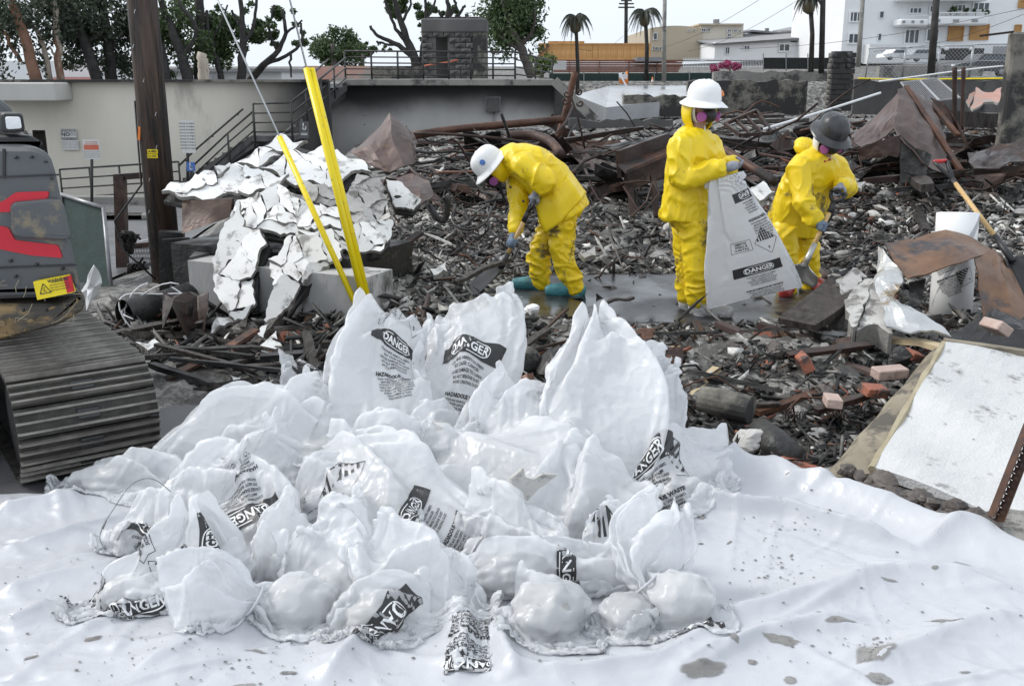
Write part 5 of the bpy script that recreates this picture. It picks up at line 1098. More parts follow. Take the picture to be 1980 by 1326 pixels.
def scatter(name, label, n, sampler, s0, s1, weights, seed, sticks=.2, tilt=.45, lift=.4, pw=2.2, keep=None):
    g = np.random.default_rng(seed); px, py = sampler(g, n); x, y, z = on_ground(px, py)
    ok = (y < 48) & (y > 4) & ~((x < LOT_X(y) - .4) & (y > 8.3)) & ~((y < tarp_top(x) + .02))
    inside = ((x - 1.35) / 1.5) ** 4 + ((y - 8.1) / .98) ** 4 < 1; ok &= ~inside | (g.random(n) < .05)
    ok &= ~((x < -1.5) & (y < 6.0) & (x < -.5 - .9 * (6.4 - y)))
    if keep is not None: ok &= keep(x, y)
    x, y, z = x[ok], y[ok], z[ok]; n = len(x)
    s = s0 + (s1 - s0) * g.random(n) ** pw; st = g.random(n) < sticks
    dims = np.stack([s * g.uniform(.7, 1.4, n), s * g.uniform(.4, 1, n), s * g.uniform(.05, .3, n)], -1)
    dims[st] = np.stack([s[st] * g.uniform(2.5, 6, st.sum()), s[st] * g.uniform(.15, .35, st.sum()), s[st] * g.uniform(.1, .3, st.sum())], -1)
    c = np.array([(i, j, k) for i in (-.5, .5) for j in (-.5, .5) for k in (-.5, .5)])[None] * dims[:, None]
    c = c * g.uniform(.55, 1.15, c.shape); v = np.einsum('nij,nkj->nki', rot_mats(n, tilt, g), c)
    v += np.stack([x, y, z + dims[:, 2] * .2 + g.random(n) * lift * s], -1)[:, None]
    patch = fbm2(x, y, .75, 3, seed + 3); wt = np.where((patch < -.05)[:, None], np.array(DARK, float) / sum(DARK), np.array(weights, float) / sum(weights)); ti = (g.random(n)[:, None] > np.cumsum(wt, 1)).sum(1).clip(0, len(PAL) - 1); tint = PAL[ti] * g.uniform(.7, 1.3, n)[:, None]
    return quads_obj(name, v.reshape(-1, 3), tint, label=label, cat='rubble', kind='stuff')
def box_s(x0, x1, y0, y1): return lambda g, n: (g.uniform(x0, x1, n), g.uniform(y0, y1, n))
DARK = [30, 24, 16, 9, 7, 5, 3, 4, 4, 1]
#         black        greys ..................... white  browns     brick
DARK = [30, 24, 16, 9, 7, 5, 3, 4, 4, 1]; MID = [16, 14, 12, 13, 17, 18, 11, 3, 3, 1]; PALE = [8, 9, 10, 13, 20, 24, 14, 2, 3, 1]
scatter('far_rubble', 'dark burnt rubble strewn over the back of the lot', 9000, box_s(700, 1990, 222, 340), .04, .2, DARK, 1, .3, .3)
scatter('flake_rubble', 'pale ash flakes and grit over the middle of the lot', 20000, box_s(740, 1990, 320, 640), .012, .12, MID, 2, .2, .5, pw=2.6)
scatter('ash_rubble', 'whitish ash and plaster crumbs left of the bending worker', 13000, lambda g, n: (g.normal(870, 95, n), g.normal(490, 60, n)), .01, .08, [8, 10, 9, 10, 16, 24, 20, 3, 3, 1], 3, .12, .5, pw=2.4)
scatter('brown_rubble', 'brownish ash flakes behind the crouching worker', 10000, lambda g, n: (g.normal(1760, 140, n), g.normal(430, 65, n)), .01, .11, PALE, 4, .15, .5, pw=2.4)
scatter('pit_rubble', 'charred crumbs and plaster bits between the heap and the crew', 16000, lambda g, n: (g.uniform(900, 1990, n), 590 + 310 * g.random(n) ** .9), .008, .075, [22, 20, 18, 13, 11, 8, 5, 4, 4, 2], 5, .22, .5, pw=2.4)
scatter('street_rubble', 'charred splinters and plaster crumbs beside the crawler track', 4200, lambda g, n: (g.uniform(180, 720, n), g.uniform(590, 775, n)), .015, .12, [34, 24, 14, 8, 6, 4, 5, 4, 5, 1], 6, .4, .4, pw=2, keep=lambda x, y: (y > 5.2) & (x > -2.75 - .15 * (y - 5)))
def blob(c, s, seed, m, name, squash=(1, 1, .7), parent=None, **kw):
    g = np.random.default_rng(seed); n = 14; th = np.linspace(0, 2 * math.pi, n, endpoint=False); ph = np.linspace(.15, math.pi - .15, 8)
    d = np.stack([np.cos(th)[None] * np.sin(ph)[:, None], np.sin(th)[None] * np.sin(ph)[:, None], np.repeat(np.cos(ph)[:, None], n, 1)], -1)
    pl = g.normal(size=(7, 3)); pl /= np.linalg.norm(pl, axis=1)[:, None]; r = np.ones(d.shape[:2])
    for q in pl: k = (d * q).sum(-1); r = np.minimum(r, np.where(k > .2, .68 / np.maximum(k, .2), 9))
    v = d * r[..., None] * np.array(squash) * s * (1 + .1 * fbm(d * 2 + seed, 3))[..., None]
    v = v.reshape(-1, 3) @ np.array(Euler((g.uniform(-.4, .4), g.uniform(-.4, .4), g.uniform(0, 6))).to_matrix()).T + np.array(c)
    return obj(name, v, grid_faces(8, n, True).tolist() + [list(range(n))[::-1], list(range(7 * n, 8 * n))], M[m], parent, **kw)
# single chunks large enough to pick out
g = random.Random(21)
def chunks(n, x0, x1, y0, y1, s0, s1, mats, label, group, name='rubble_chunk'):
    for i in range(n):
        p = og(g.uniform(x0, x1), g.uniform(y0, y1))
        if p.x < LOT_X(p.y) or p.y < tarp_top(p.x) + .1 or ((p.x - 1.35) / 1.6) ** 4 + ((p.y - 8.1) / 1.05) ** 4 < 1 or (p.x < -.9 and p.y < 6.3): continue
        s = g.uniform(s0, s1); blob(p + Vector((0, 0, s * .25)), s, g.randint(0, 999), g.choice(mats), name, (1, g.uniform(.6, 1), g.uniform(.4, .8)), label=label, cat='chunk', group=group)
chunks(60, 900, 1620, 640, 860, .04, .085, ['ash_lump', 'char', 'plaster_grey', 'rock'], 'fist-sized sooty rubble chunk in the pit behind the bag heap', 'rubble chunks in the pit')
chunks(70, 760, 1980, 400, 600, .05, .11, ['ash_lump', 'plaster_grey', 'char', 'plaster_grey'], 'greyish rubble chunk on the ash around the crew', 'rubble chunks around the crew')
chunks(60, 800, 1980, 240, 400, .08, .22, ['char', 'char', 'rock', 'rust_dark', 'plaster_grey'], 'blackened rubble chunk on the back of the lot', 'rubble chunks on the back lot')
# bent pipes of the tangle
def pipes(n, x0, x1, y0, y1, label, group, rr, ln, name='bent_pipe', mats=('rust_dark', 'char', 'rust', 'rust_dark'), curl=.5, lift=.5):
    for i in range(n):
        c = og(g.uniform(x0, x1), g.uniform(y0, y1), g.uniform(.02, lift)); L = g.uniform(*ln); a = g.uniform(0, math.pi); e = g.uniform(-.25, .25) if g.random() < .75 else g.uniform(-1.1, 1.1)
        d = Vector((math.cos(a), math.sin(a) * .8, e)).normalized(); s = Vector((-d.y, d.x, g.uniform(-.4, .8))); k = g.uniform(-curl, curl) * L
        pts = []
        for j in range(7):
            f = j / 6 - .5; p = c + d * L * f + s * k * (f * f * 2 - .25) + Vector((0, 0, .05 * math.sin(f * 9 + i))); p.z = max(p.z, tz1(p.x, p.y) - .02); pts.append(p)
        MB().tube(pts, g.uniform(*rr), 7).build(name, M[g.choice(mats)], label=label, cat='pipe', group=group, shade=True)
pipes(60, 780, 1290, 285, 415, 'thin burnt pipe in the tangle behind the bending worker', 'burnt pipes in the tangle', (.007, .022), (.6, 2.4), mats=('rust_dark', 'char', 'char', 'rust_dark', 'rust'), lift=.4)
pipes(26, 1380, 1680, 250, 400, 'thin burnt pipe in the wreckage behind the crouching worker', 'burnt pipes behind the crew', (.008, .025), (.6, 2.2))
pipes(34, 1600, 1980, 215, 400, 'thin burnt pipe strewn near the crumpled metal shell', 'burnt pipes by the metal shell', (.008, .025), (.5, 2.2), lift=.3)
pipes(22, 760, 1250, 400, 560, 'thin bent rod lying on the ash by the bending worker', 'bent rods on the ash', (.005, .014), (.4, 1.3), 'bent_rod', lift=.08)
pipes(26, 960, 1600, 640, 850, 'thin rusty rod in the pit behind the bag heap', 'rusty rods in the pit', (.004, .010), (.25, .7), 'bent_rod', ('rust', 'rust_dark', 'char'), lift=.08)
def timbers(n, x0, x1, y0, y1, label, group, ln, wd, lift=.12, mats=('char_wood', 'char_wood', 'char', 'rust_dark')):
    for i in range(n):
        c = og(g.uniform(x0, x1), g.uniform(y0, y1), g.uniform(.02, lift)); L = g.uniform(*ln); a = g.uniform(-.5, .5) if g.random() < .7 else g.uniform(0, math.pi); d = Vector((math.cos(a), math.sin(a), g.uniform(-.12, .2))).normalized()
        w = g.uniform(*wd); x, y, _ = frame_of(d, Vector((g.uniform(-.3, .3), g.uniform(-.3, .3), 1))); mb = MB(); rows = []
        for j in range(7):
            f = j / 6 - .5; p = c + d * L * f; k = 1 - .35 * (j in (0, 6)) * g.random(); rows.append([p + x * sx * w * k * g.uniform(.8, 1.1) / 2 + y * sy * w * .55 * k * g.uniform(.75, 1.15) / 2 for sx, sy in ((-1, -1), (1, -1), (1, 1), (-1, 1))])
        v = [q for r in rows for q in r]; f = [(4 * j + k, 4 * j + (k + 1) % 4, 4 * j + 4 + (k + 1) % 4, 4 * j + 4 + k) for j in range(6) for k in range(4)] + [(3, 2, 1, 0), (24, 25, 26, 27)]
        mb.add(v, f); mb.build('charred_timber', M[g.choice(mats)], label=label, cat='timber', group=group)
timbers(34, 780, 1290, 290, 420, 'charred timber in the tangle behind the bending worker', 'charred timbers in the tangle', (.6, 2.2), (.07, .16), .35)
timbers(34, 1380, 1980, 230, 400, 'charred timber lying on the back right of the lot', 'charred timbers at the back right', (.5, 2.2), (.07, .18), .3)
timbers(22, 930, 1640, 650, 860, 'short charred stick in the pit behind the bag heap', 'charred sticks in the pit', (.2, .6), (.03, .07))
timbers(34, 290, 640, 640, 745, 'charred splintered board beside the crawler track', 'charred boards beside the track', (.3, 1.0), (.04, .09), .1, ('char_wood', 'char', 'char_wood'))
timbers(16, 740, 1000, 430, 570, 'small charred stick on the pale ash', 'charred sticks on the ash', (.2, .7), (.03, .06), .04)
def plates(n, x0, x1, y0, y1, label, group, s, mats, lift=.25):
    for i in range(n):
        c = og(g.uniform(x0, x1), g.uniform(y0, y1), g.uniform(.03, lift)); a, b = g.uniform(*s), g.uniform(*s) * .7; Rm = Euler((g.uniform(-.9, .9), g.uniform(-.7, .7), g.uniform(0, 6))).to_matrix(); k = g.uniform(-.5, .5)
        grid = [[c + Rm @ Vector((a * (u / 4 - .5), b * (v / 4 - .5), k * a * abs(u / 4 - .5) + .06 * a * math.sin(v * 2.1 + i + u))) for u in range(5)] for v in range(5)]
        mb = MB(); mb.sheet(grid, .006); mb.build('metal_sheet', M[g.choice(mats)], label=label, cat='sheet', group=group)
plates(26, 780, 1290, 280, 420, 'crumpled burnt metal sheet in the tangle behind the bending worker', 'metal sheets in the tangle', (.3, .9), ('rust_dark', 'rust_plum', 'char'))
plates(26, 1400, 1980, 230, 400, 'crumpled burnt metal sheet on the back right of the lot', 'metal sheets at the back right', (.3, .9), ('rust_dark', 'rust_plum', 'char'))
plates(16, 960, 1620, 640, 840, 'small twisted metal scrap in the pit behind the bag heap', 'metal scraps in the pit', (.08, .25), ('rust', 'rust_dark', 'char'), .08)
# ------------------------------------------------------------------ cracked stucco heap
def clip_half(poly, p, n):
    out = []
    for i in range(len(poly)):
        a, b = poly[i], poly[(i + 1) % len(poly)]; da, db = (a - p) @ n, (b - p) @ n
        if da <= 0: out.append(a)
        if da * db < 0: out.append(a + (b - a) * (da / (da - db)))
    return out
def crack(poly, n, seed):
    g = np.random.default_rng(seed); poly = [np.array(q, float) for q in poly]; A = np.array(poly); lo, hi = A.min(0), A.max(0); pts = []
    def inside(q):
        c = False
        for i in range(len(poly)):
            a, b = poly[i], poly[i - 1]
            if (a[1] > q[1]) != (b[1] > q[1]) and q[0] < (b[0] - a[0]) * (q[1] - a[1]) / (b[1] - a[1]) + a[0]: c = not c
        return c
    for _ in range(4000):
        q = g.uniform(lo, hi)
        if inside(q): pts.append(q)
        if len(pts) >= n: break
    cells = []
    for i, p in enumerate(pts):
        c = poly
        for j, q in enumerate(pts):
            if i != j and c: c = clip_half(c, (p + q) / 2, q - p)
        if len(c) >= 3: cells.append(c)
    return cells
heap = thing('collapsed_stucco_roof', G(520, 620), 'collapsed white stucco roof broken into cracked slabs over its foundation', 'rubble heap')
def stucco(poly, n, seed, m='plaster', th=.028, jit=.012, parent=None, gap=.987, back=True, name='stucco_slab', tl=.05):
    """poly rows (px, py, distance); cracked into slabs, each a piece of its own"""
    g = random.Random(seed); A = np.array([q[:2] for q in poly], float); D = np.array([q[2] for q in poly], float); par = parent or heap
    def dep(q): w = 1 / (((A - q) ** 2).sum(1) + 30); return float((w * D).sum() / w.sum())
    w3 = [P(*q) for q in poly]; c3 = sum(w3, Vector()) / len(w3); nrm = Vector()
    for i in range(len(w3)): nrm += (w3[i] - c3).cross(w3[(i + 1) % len(w3)] - c3)
    nrm.normalize()
    if nrm.dot(Vector((0, 0, CAM_H)) - c3) < 0: nrm = -nrm
    for cell in crack(A, n, seed):
        c = np.mean(cell, 0); pts = []
        for i in range(len(cell)):
            a, b = cell[i], cell[(i + 1) % len(cell)]; L = np.linalg.norm(b - a); k = max(1, int(L / 7))
            for j in range(k):
                q = a + (b - a) * j / k; nn = np.array([-(b - a)[1], (b - a)[0]]) / (L + 1e-6); q = q + nn * g.uniform(-.22, .22) * min(L, 16) * (j > 0); pts.append(c + (q - c) * gap)
        if len(pts) < 3: continue
        cw = P(c[0], c[1], dep(c)); off = nrm * g.uniform(-jit, jit * 1.5) * .6; Rm = Euler((g.gauss(0, tl * .6), g.gauss(0, tl * .6), g.gauss(0, tl * .3))).to_matrix()
        raw = np.array([tuple(P(q[0], q[1], dep(q)) - cw) for q in pts]); _, _, vt = np.linalg.svd(raw - raw.mean(0)); pn_ = vt[2]; flat_ = raw - np.outer((raw - raw.mean(0)) @ pn_, pn_); top = [cw + Rm @ Vector(q) + off for q in flat_]; bot = [q - nrm * th for q in top]; k = len(top)
        v = top + bot; f = [list(range(k)), list(range(2 * k - 1, k - 1, -1))] + [[(i + 1) % k, i, k + i, k + (i + 1) % k] for i in range(k)]
        o = obj(name, v, f, [M[m], M['plaster_edge']], par); mi = [0, 1] + [1] * k; o.data.polygons.foreach_set('material_index', mi)
    if back:
        b = [q - nrm * (th + .05) for q in w3]; mb = MB(); mb.prism(b, -nrm * .03); mb.build('crack_shade_sheet', M['char'], par)  # dark backing sheet added behind the slabs; its colour gives the cracks their shade
stucco([(312, 371, 8.0), (330, 352, 8.15), (395, 330, 8.4), (455, 312, 8.7), (500, 330, 8.4), (560, 338, 8.2), (530, 362, 7.95), (480, 372, 7.9), (400, 386, 7.85), (352, 380, 7.9)], 9, 1, tl=.03)
stucco([(450, 315, 8.75), (500, 285, 8.9), (545, 262, 9.1), (596, 276, 9.0), (560, 292, 8.8), (500, 322, 8.5)], 4, 2, tl=.03)
stucco([(500, 325, 8.45), (560, 292, 8.75), (630, 283, 8.9), (700, 305, 8.6), (720, 330, 8.4), (640, 362, 8.05), (570, 352, 8.1)], 4, 3, 'plaster', tl=.015)
stucco([(580, 352, 8.1), (650, 362, 8.0), (690, 380, 7.9), (640, 400, 7.85), (600, 390, 7.9)], 6, 4, 'plaster_grey')
stucco([(655, 410, 7.75), (690, 335, 8.2), (735, 345, 8.15), (748, 385, 7.95), (752, 425, 7.7), (700, 440, 7.6)], 10, 5, 'plaster_grey', tl=.02)
stucco([(440, 425, 7.6), (458, 385, 7.85), (540, 358, 8.05), (600, 392, 7.85), (655, 405, 7.75), (660, 440, 7.55), (600, 455, 7.4), (540, 448, 7.45), (490, 440, 7.5)], 17, 6, tl=.05, jit=.015)
stucco([(412, 500, 7.35), (432, 430, 7.5), (462, 390, 7.65), (470, 440, 7.5), (500, 440, 7.42), (515, 470, 7.3), (490, 520, 7.15), (488, 590, 6.98), (440, 600, 7.0), (412, 560, 7.15)], 6, 7, tl=.03)
stucco([(520, 505, 7.15), (560, 455, 7.35), (640, 445, 7.4), (662, 480, 7.25), (655, 500, 7.15), (590, 540, 6.95), (560, 590, 6.85), (525, 632, 6.75), (510, 620, 6.8), (530, 560, 6.95)], 9, 8, tl=.03)
stucco([(640, 445, 7.45), (700, 430, 7.55), (760, 425, 7.65), (755, 460, 7.5), (735, 485, 7.35), (690, 490, 7.35), (660, 480, 7.35)], 8, 9, tl=.06, jit=.015)
stucco([(745, 345, 8.6), (770, 350, 8.6), (815, 385, 8.5), (800, 405, 8.4), (765, 400, 8.4)], 4, 10, tl=.08)
stucco([(398, 648, 6.6), (420, 612, 6.8), (490, 588, 6.95), (470, 615, 6.8)], 2, 11, tl=.05, back=False)
# scattered white slabs below
for i, q in enumerate(([(480, 675, 6.2), (535, 640, 6.45), (545, 668, 6.25), (520, 685, 6.15)], [(483, 700, 5.95), (545, 690, 6.05), (600, 700, 6.0), (585, 728, 5.8), (540, 740, 5.7)], [(262, 660, 6.3), (300, 655, 6.35), (312, 668, 6.25), (285, 675, 6.2)], [(300, 755, 5.6), (330, 735, 5.75), (370, 725, 5.8), (340, 748, 5.65)], [(575, 680, 6.1), (600, 672, 6.15), (603, 690, 6.05)], [(480, 640, 6.5), (520, 625, 6.6), (510, 655, 6.45)], [(445, 730, 5.75), (480, 722, 5.8), (488, 745, 5.65), (455, 750, 5.6)])):
    t = thing('plaster_slab', V3(q[0]), ['white triangular plaster slab propped beside the stucco heap', 'wide white plaster board lying under the bag heap edge', 'small white plaster flake by the crawler track', 'narrow white plaster strip near the track end', 'little white plaster chip by the bag heap', 'white plaster piece at the foot of the stucco heap', 'whitish broken stone slab beside the bag heap'][i], 'slab')
    stucco(q, 1, 30 + i, parent=t, back=False, name='slab', gap=1.0, th=.03)
# foundation wall under the heap
mat('foundation', (.36, .36, .35), (.56, .56, .55), 2.5, .8, bump=.4, bscale=30, c3=(.1, .098, .093), c3amt=.28, c3scale=2.5, stretch=(1, 1, .4))
fw = thing('foundation_wall', G(540, 640), 'low grey foundation wall under the collapsed stucco roof', 'wall')
a, b, c = G(372, 612), G(712, 655), G(352, 590) + Vector((-.05, .5, 0)); d = (b - a).normalized(); nrm = Vector((-d.y, d.x, 0))
mb = MB(); mb.prism([a, b, b + nrm * .35, a + nrm * .35], (0, 0, .44)); mb.build('front_face', M['foundation'], fw)
mb = MB(); mb.prism([a + nrm * .02, a + nrm * .3, c + Vector((.3, .9, 0)), c + Vector((0, .9, 0))], (0, 0, .46)); mb.build('return_wall', M['sooty'], fw)
mb = MB(); p = V3((352, 452, 7.75)); q = V3((445, 420, 7.7)); mb.prism([p, q, V3((448, 385, 7.8)), V3((352, 388, 7.95))], (0, .08, 0)); mb.build('fascia_board', M['rust_dark'], fw)
mb = MB(); mb.box((a + b) / 2 - d * .35 + nrm * .7 + Vector((0, 0, .2)), (1.7, .9, .62), rotm(0, 0, math.degrees(math.atan2(d.y, d.x)))); mb.build('burnt_core', M['char'], fw)
# ------------------------------------------------------------------ utility pole, guys
PX, PYd, PR = -3.03, 8.6, .122
up = thing('utility_pole', (PX, PYd, 0), 'thick dark creosoted utility pole beside the excavator', 'pole')
mb = MB(); mb.tube([(PX, PYd, -.3), (PX, PYd, 2), (PX, PYd, 5), (PX, PYd, 10.5)], [PR * 1.06, PR, PR * .95, PR * .8], 24); mb.build('shaft', M['pole_wood'], up, shade=True)
MB().bar((PX - 1.2, PYd - .15, 10.0), (PX + 1.2, PYd - .15, 10.0), .1, .13).build('crossarm', M['pole_wood'], up)
for k, (y, tx) in enumerate(((293, 'A-883'), (302, 'U-103'))):
    pz = P(295, y, PYd - PR - .01); F = Flat(); t = MB().box((pz.x, pz.y, pz.z), (.085, .008, .034)).build('number_tag', M['sticker_yellow'], up); F.text('print_black', tx, 0, 0, .028, .0006); F.flat_to((pz.x, pz.y - .005, pz.z), (1, 0, 0), (0, 0, 1), up, 'tag_number', .001)
mb = MB(); z0 = P(283, 248, PYd).z; mb.box((PX - PR * .75, PYd - PR * .75, z0 - .04), (.02, .015, .11), rotm(0, 8)); mb.build('orange_marker', M['orange'], up)
for k in range(9):
    z = .4 + k * .27; MB().bar((PX + .07 * math.sin(k * 5), PYd - PR * .98, z), (PX + .07 * math.sin(k * 5) + .012, PYd - PR * .98, z + .03), .006).build('staple', M['steel'], up)
MB().tube([(PX - PR - .01, PYd - .02, 1.6), (PX - PR - .02, PYd - .02, .9), (PX - PR - .25, PYd - .1, .6), (PX - PR - .2, PYd - .1, .35), (PX - .05, PYd - PR - .02, .1)], .009, 6).build('ground_cable', M['rubber'], up, shade=True)
def guy(label, a, g0, top, r, double=False):
    t = thing('guy_wire', a, label, 'guy wire'); MB().tube([a, top], .007, 6).build('cable', M['steel'], t, shade=True)
    d = (top - a).normalized(); e = a + d * ((g0 - a).length); x, y, _ = frame_of(d)
    MB().tube([a, a.lerp(e, .5), e], r, 10).build('yellow_guard', M['yellow_guard'], t, shade=True)
    if double: MB().tube([a + x * r * 1.7, e + x * r * 1.7], r * .9, 10).build('yellow_guard', M['yellow_guard'], t, shade=True)
anch = P(712, 616, 6.75)
guy('thick doubled yellow guard on the steeper guy wire', anch, P(589, 185, 7.55), Vector((PX + .1, PYd - .1, 8.0)), .024, True)
guy('slim yellow guard on the flatter guy wire', anch + Vector((-.03, -.02, -.02)), P(541, 285, 7.45), Vector((PX + .1, PYd - .1, 3.75)), .021)
# ------------------------------------------------------------------ things round the pole
gt = thing('steel_gate_frame', G(235, 600, -.1), 'rusty steel gate frame beside the utility pole', 'gate')
for a, b, w in (((232, 340, 10), (240, 600, 10), .1), ((222, 343, 10), (330, 335, 10), .06), ((242, 478, 10), (312, 470, 10), .05), ((245, 575, 10), (312, 568, 10), .05)): MB().bar(V3(a), V3(b), w, w).build('bar', M['rust_dark'], gt)
mb = MB()
for k in range(22):
    mb.bar(P(246 + k * 3, 478, 10.0), P(246 + k * 3 + 14, 572, 10.0), .005); mb.bar(P(246 + k * 3 + 14, 478, 10.02), P(246 + k * 3, 572, 10.02), .005)
mb.build('wire_mesh', M['steel_grey'], gt, kind='stuff')
gp = thing('leaning_fence', G(170, 590), 'dark green screened fence panel leaning behind the excavator', 'fence'); q = [(118, 376, 9.3), (200, 402, 8.9), (218, 592, 8.5), (128, 590, 8.9)]
mb = MB(); mb.prism([V3(k) for k in q], (0, .02, 0)); mb.build('screen', M['green_mesh'], gp)
for i in range(4): MB().tube([V3(q[i], -.02), V3(q[(i + 1) % 4], -.02)], .018, 6).build('frame_tube', M['steel_grey'], gp, shade=True)
mb = MB(); mb.sheet([[V3((156 + u * 9 + v * 4, 566 - u * 18 + v * 12, 7.6)) + Vector((0, .04 * math.sin(u * 2 + v), 0)) for u in range(4)] for v in range(4)], .01); mb.build('white_cloth', M['tyvek'], label='folded white plastic scrap stuck behind the excavator', cat='scrap')
for i, (px, py, h, lf, sd) in enumerate(((262, 560, 90, 'leaf_brown', 70), (285, 560, 80, 'leaf_brown', 71), (250, 470, 30, 'leaf_bright', 72))):
    g2 = random.Random(sd); limbs = [[(px + g2.uniform(-6, 6), py + 20, .012), (px + g2.uniform(-14, 14), py - h * .4, .008), (px + g2.uniform(-22, 22), py - h * .7 * g2.random(), .004)] for _ in range(14)]
    tree('burnt_shrub', ['charred spiky shrub at the foot of the gate frame', 'charred leafless shrub between gate frame and pole', 'weedy green plant with small flowers by the gate frame'][i], 9.4, limbs, [(px, py - h * .4, 14, h * .35, 60 if i < 2 else 220)], lf, 'bark_burnt', .016, seed=sd, cat='shrub')
dp = thing('burnt_duct', G(300, 640), 'blackened round duct lying by the pole with white cable looped on it', 'duct')
mb = MB(); mb.tube([V3((240, 610, 7.1)), V3((300, 598, 7.3)), V3((385, 570, 7.6))], .12, 18, cap=False); mb.build('shell', M['char'], dp, shade=True)
for k in range(3): mb = MB(); c = V3((300 + 4 * k, 596, 7.15)); mb.tube([c + Vector((.26 * math.cos(t + k), .12 * math.sin(t + k), .13 * math.sin(t + k) + .05 * math.cos(2 * t))) for t in np.linspace(0, 5.6, 22)], .006, 5); mb.build('white_cable', M['white_paint_b'], dp, shade=True)
mb = MB(); mb.sheet([[V3((315 + 22 * u, 565 + 18 * v + 8 * (u % 2), 7.2 - .14 * v)) + Vector((0, 0, .05 * math.sin(u * 1.7) * v)) for u in range(5)] for v in range(5)], .008); mb.build('bent_sheet', M['rust_dark'], label='bent dark metal sheet at the foot of the pole', cat='sheet')
mb = MB(); mb.box(V3((333, 510, 8.3)), (.2, .12, .55), rotm(0, 4, 12)); mb.box(V3((352, 540, 8.2)), (.22, .03, .7), rotm(3, -3, 10)); mb.build('charred_box', M['char'], label='charred box and board against the pole foot', cat='box')
for i, (a, b, w, h, m, lb) in enumerate([((298, 750, 5.6), (495, 640, 6.4), .07, .02, 'rust', 'flat rusty bar pointing from the track to the stucco heap'), ((692, 545, 7.3), (812, 452, 8.4), .07, .03, 'rust', 'reddish flat bar lying on the ash behind the yellow guards'), ((1388, 628, 6.95), (1580, 690, 6.2), .07, .035, 'rust_plum', 'plum-coloured steel bar beside the standing worker'), ((1560, 684, 6.25), (1730, 738, 5.75), .07, .035, 'rust_plum', 'plum-coloured steel bar running under the red brick'), ((1462, 795, 5.35), (1665, 738, 5.8), .06, .03, 'rust', 'rusty bar slanting across the pit'), ((1345, 620, 6.9), (1375, 700, 6.2), .05, .02, 'rust_dark', 'dark bar standing in the pit edge'), ((1290, 677, 6.2), (1384, 683, 6.2), .07, .035, 'lumber_pale', 'pale wooden stick above the pit'), ((1328, 770, 5.6), (1386, 715, 5.9), .06, .03, 'lumber_pale', 'short scorched wooden stick in the pit'), ((1556, 632, 6.75), (1700, 650, 6.4), .09, .03, 'plaster', 'thin whitewashed plank pointing at the leaning wall panel'), ((1690, 648, 6.4), (1835, 675, 5.9), .09, .035, 'lumber_pale', 'peeling plank touching the leaning wall panel'), ((880, 545, 7.7), (985, 500, 8.1), .05, .03, 'char_wood', 'black stick behind the blade of the black shovel'), ((1165, 585, 7.2), (1225, 575, 7.3), .04, .02, 'char_wood', 'small black stick on the wet floor'), ((1745, 205, 30), (1870, 180, 31), .06, .04, 'char_wood', 'long black board by the fallen gate'), ((1790, 226, 15.5), (1955, 235, 15.5), .28, .22, 'char_wood', 'thick charred log on the far right rubble'), ((1540, 630, 6.5), (1640, 550, 6.9), .3, .05, 'char_wood', 'black board leaning on the cracked block')]):
    mb = MB(); p, q = V3(a), V3(b); n = 6; rows = []; x, y, d = frame_of(q - p); gg = random.Random(i); v = []
    for j in range(n + 1):
        c = p.lerp(q, j / n) + y * .01 * math.sin(j * 1.3 + i); k = gg.uniform(.93, 1.05); v += [c + x * sx * w * k / 2 + y * sy * h * k / 2 for sx, sy in ((-1, -1), (1, -1), (1, 1), (-1, 1))]
    f = [(4 * j + k, 4 * j + (k + 1) % 4, 4 * j + 4 + (k + 1) % 4, 4 * j + 4 + k) for j in range(n) for k in range(4)] + [(3, 2, 1, 0), tuple(range(4 * n, 4 * n + 4))]
    mb.add(v, f); mb.build('bar' if m.startswith('rust') else 'board', M[m], label=lb, cat='bar' if m.startswith('rust') else 'board')
mb = MB(); mb.tube(catmull(np.array([tuple(V3(q)) for q in ((1290, 690, 6.0), (1310, 710, 5.95), (1318, 745, 5.8), (1315, 790, 5.55))]), 12), .022, 6); mb.build('curved_bar', M['rust'], label='red curved bar rising behind the tallest bag', cat='bar', shade=True)
# ------------------------------------------------------------------ larger wreckage
def bent(name, label, rows, th, m, cat='sheet', sub=4, dent=.02, seed=0, parent=None):
    """rows of (px, py, distance); refined and dented"""
    A = np.array([[tuple(V3(q)) for q in r] for r in rows]); r_, c_ = A.shape[:2]
    B = np.array([catmull(r, (c_ - 1) * sub + 1) if False else np.stack([np.interp(np.linspace(0, c_ - 1, (c_ - 1) * sub + 1), range(c_), r[:, k]) for k in range(3)], -1) for r in A])
    C = np.stack([np.stack([np.interp(np.linspace(0, r_ - 1, (r_ - 1) * sub + 1), range(r_), B[:, j, k]) for k in range(3)], -1) for j in range(B.shape[1])], 1)
    C = C + dent * np.stack([fbm(C * 3 + seed, 3), fbm(C * 3 + seed + 9, 3), fbm(C * 3 + seed + 21, 3)], -1)
    mb = MB(); mb.sheet(C.tolist(), th); kw = {} if parent else dict(label=label, cat=cat); return mb.build(name, M[m], parent, **kw)
bent('rusty_drum_sheet', 'big brown curled metal sheet standing on the stucco heap', [[(690, 285, 10.6), (722, 255, 10.4), (755, 222, 10.4), (782, 240, 10.6), (801, 265, 11)], [(675, 292, 10.2), (715, 280, 10.0), (760, 262, 10.0), (792, 275, 10.2), (806, 290, 10.6)], [(700, 312, 10.0), (735, 312, 9.8), (775, 305, 9.8), (796, 300, 10.0), (806, 305, 10.4)], [(725, 325, 9.8), (755, 328, 9.7), (780, 322, 9.7), (796, 318, 9.9), (803, 316, 10.2)]], .01, 'rust_plum', dent=.03, seed=1)
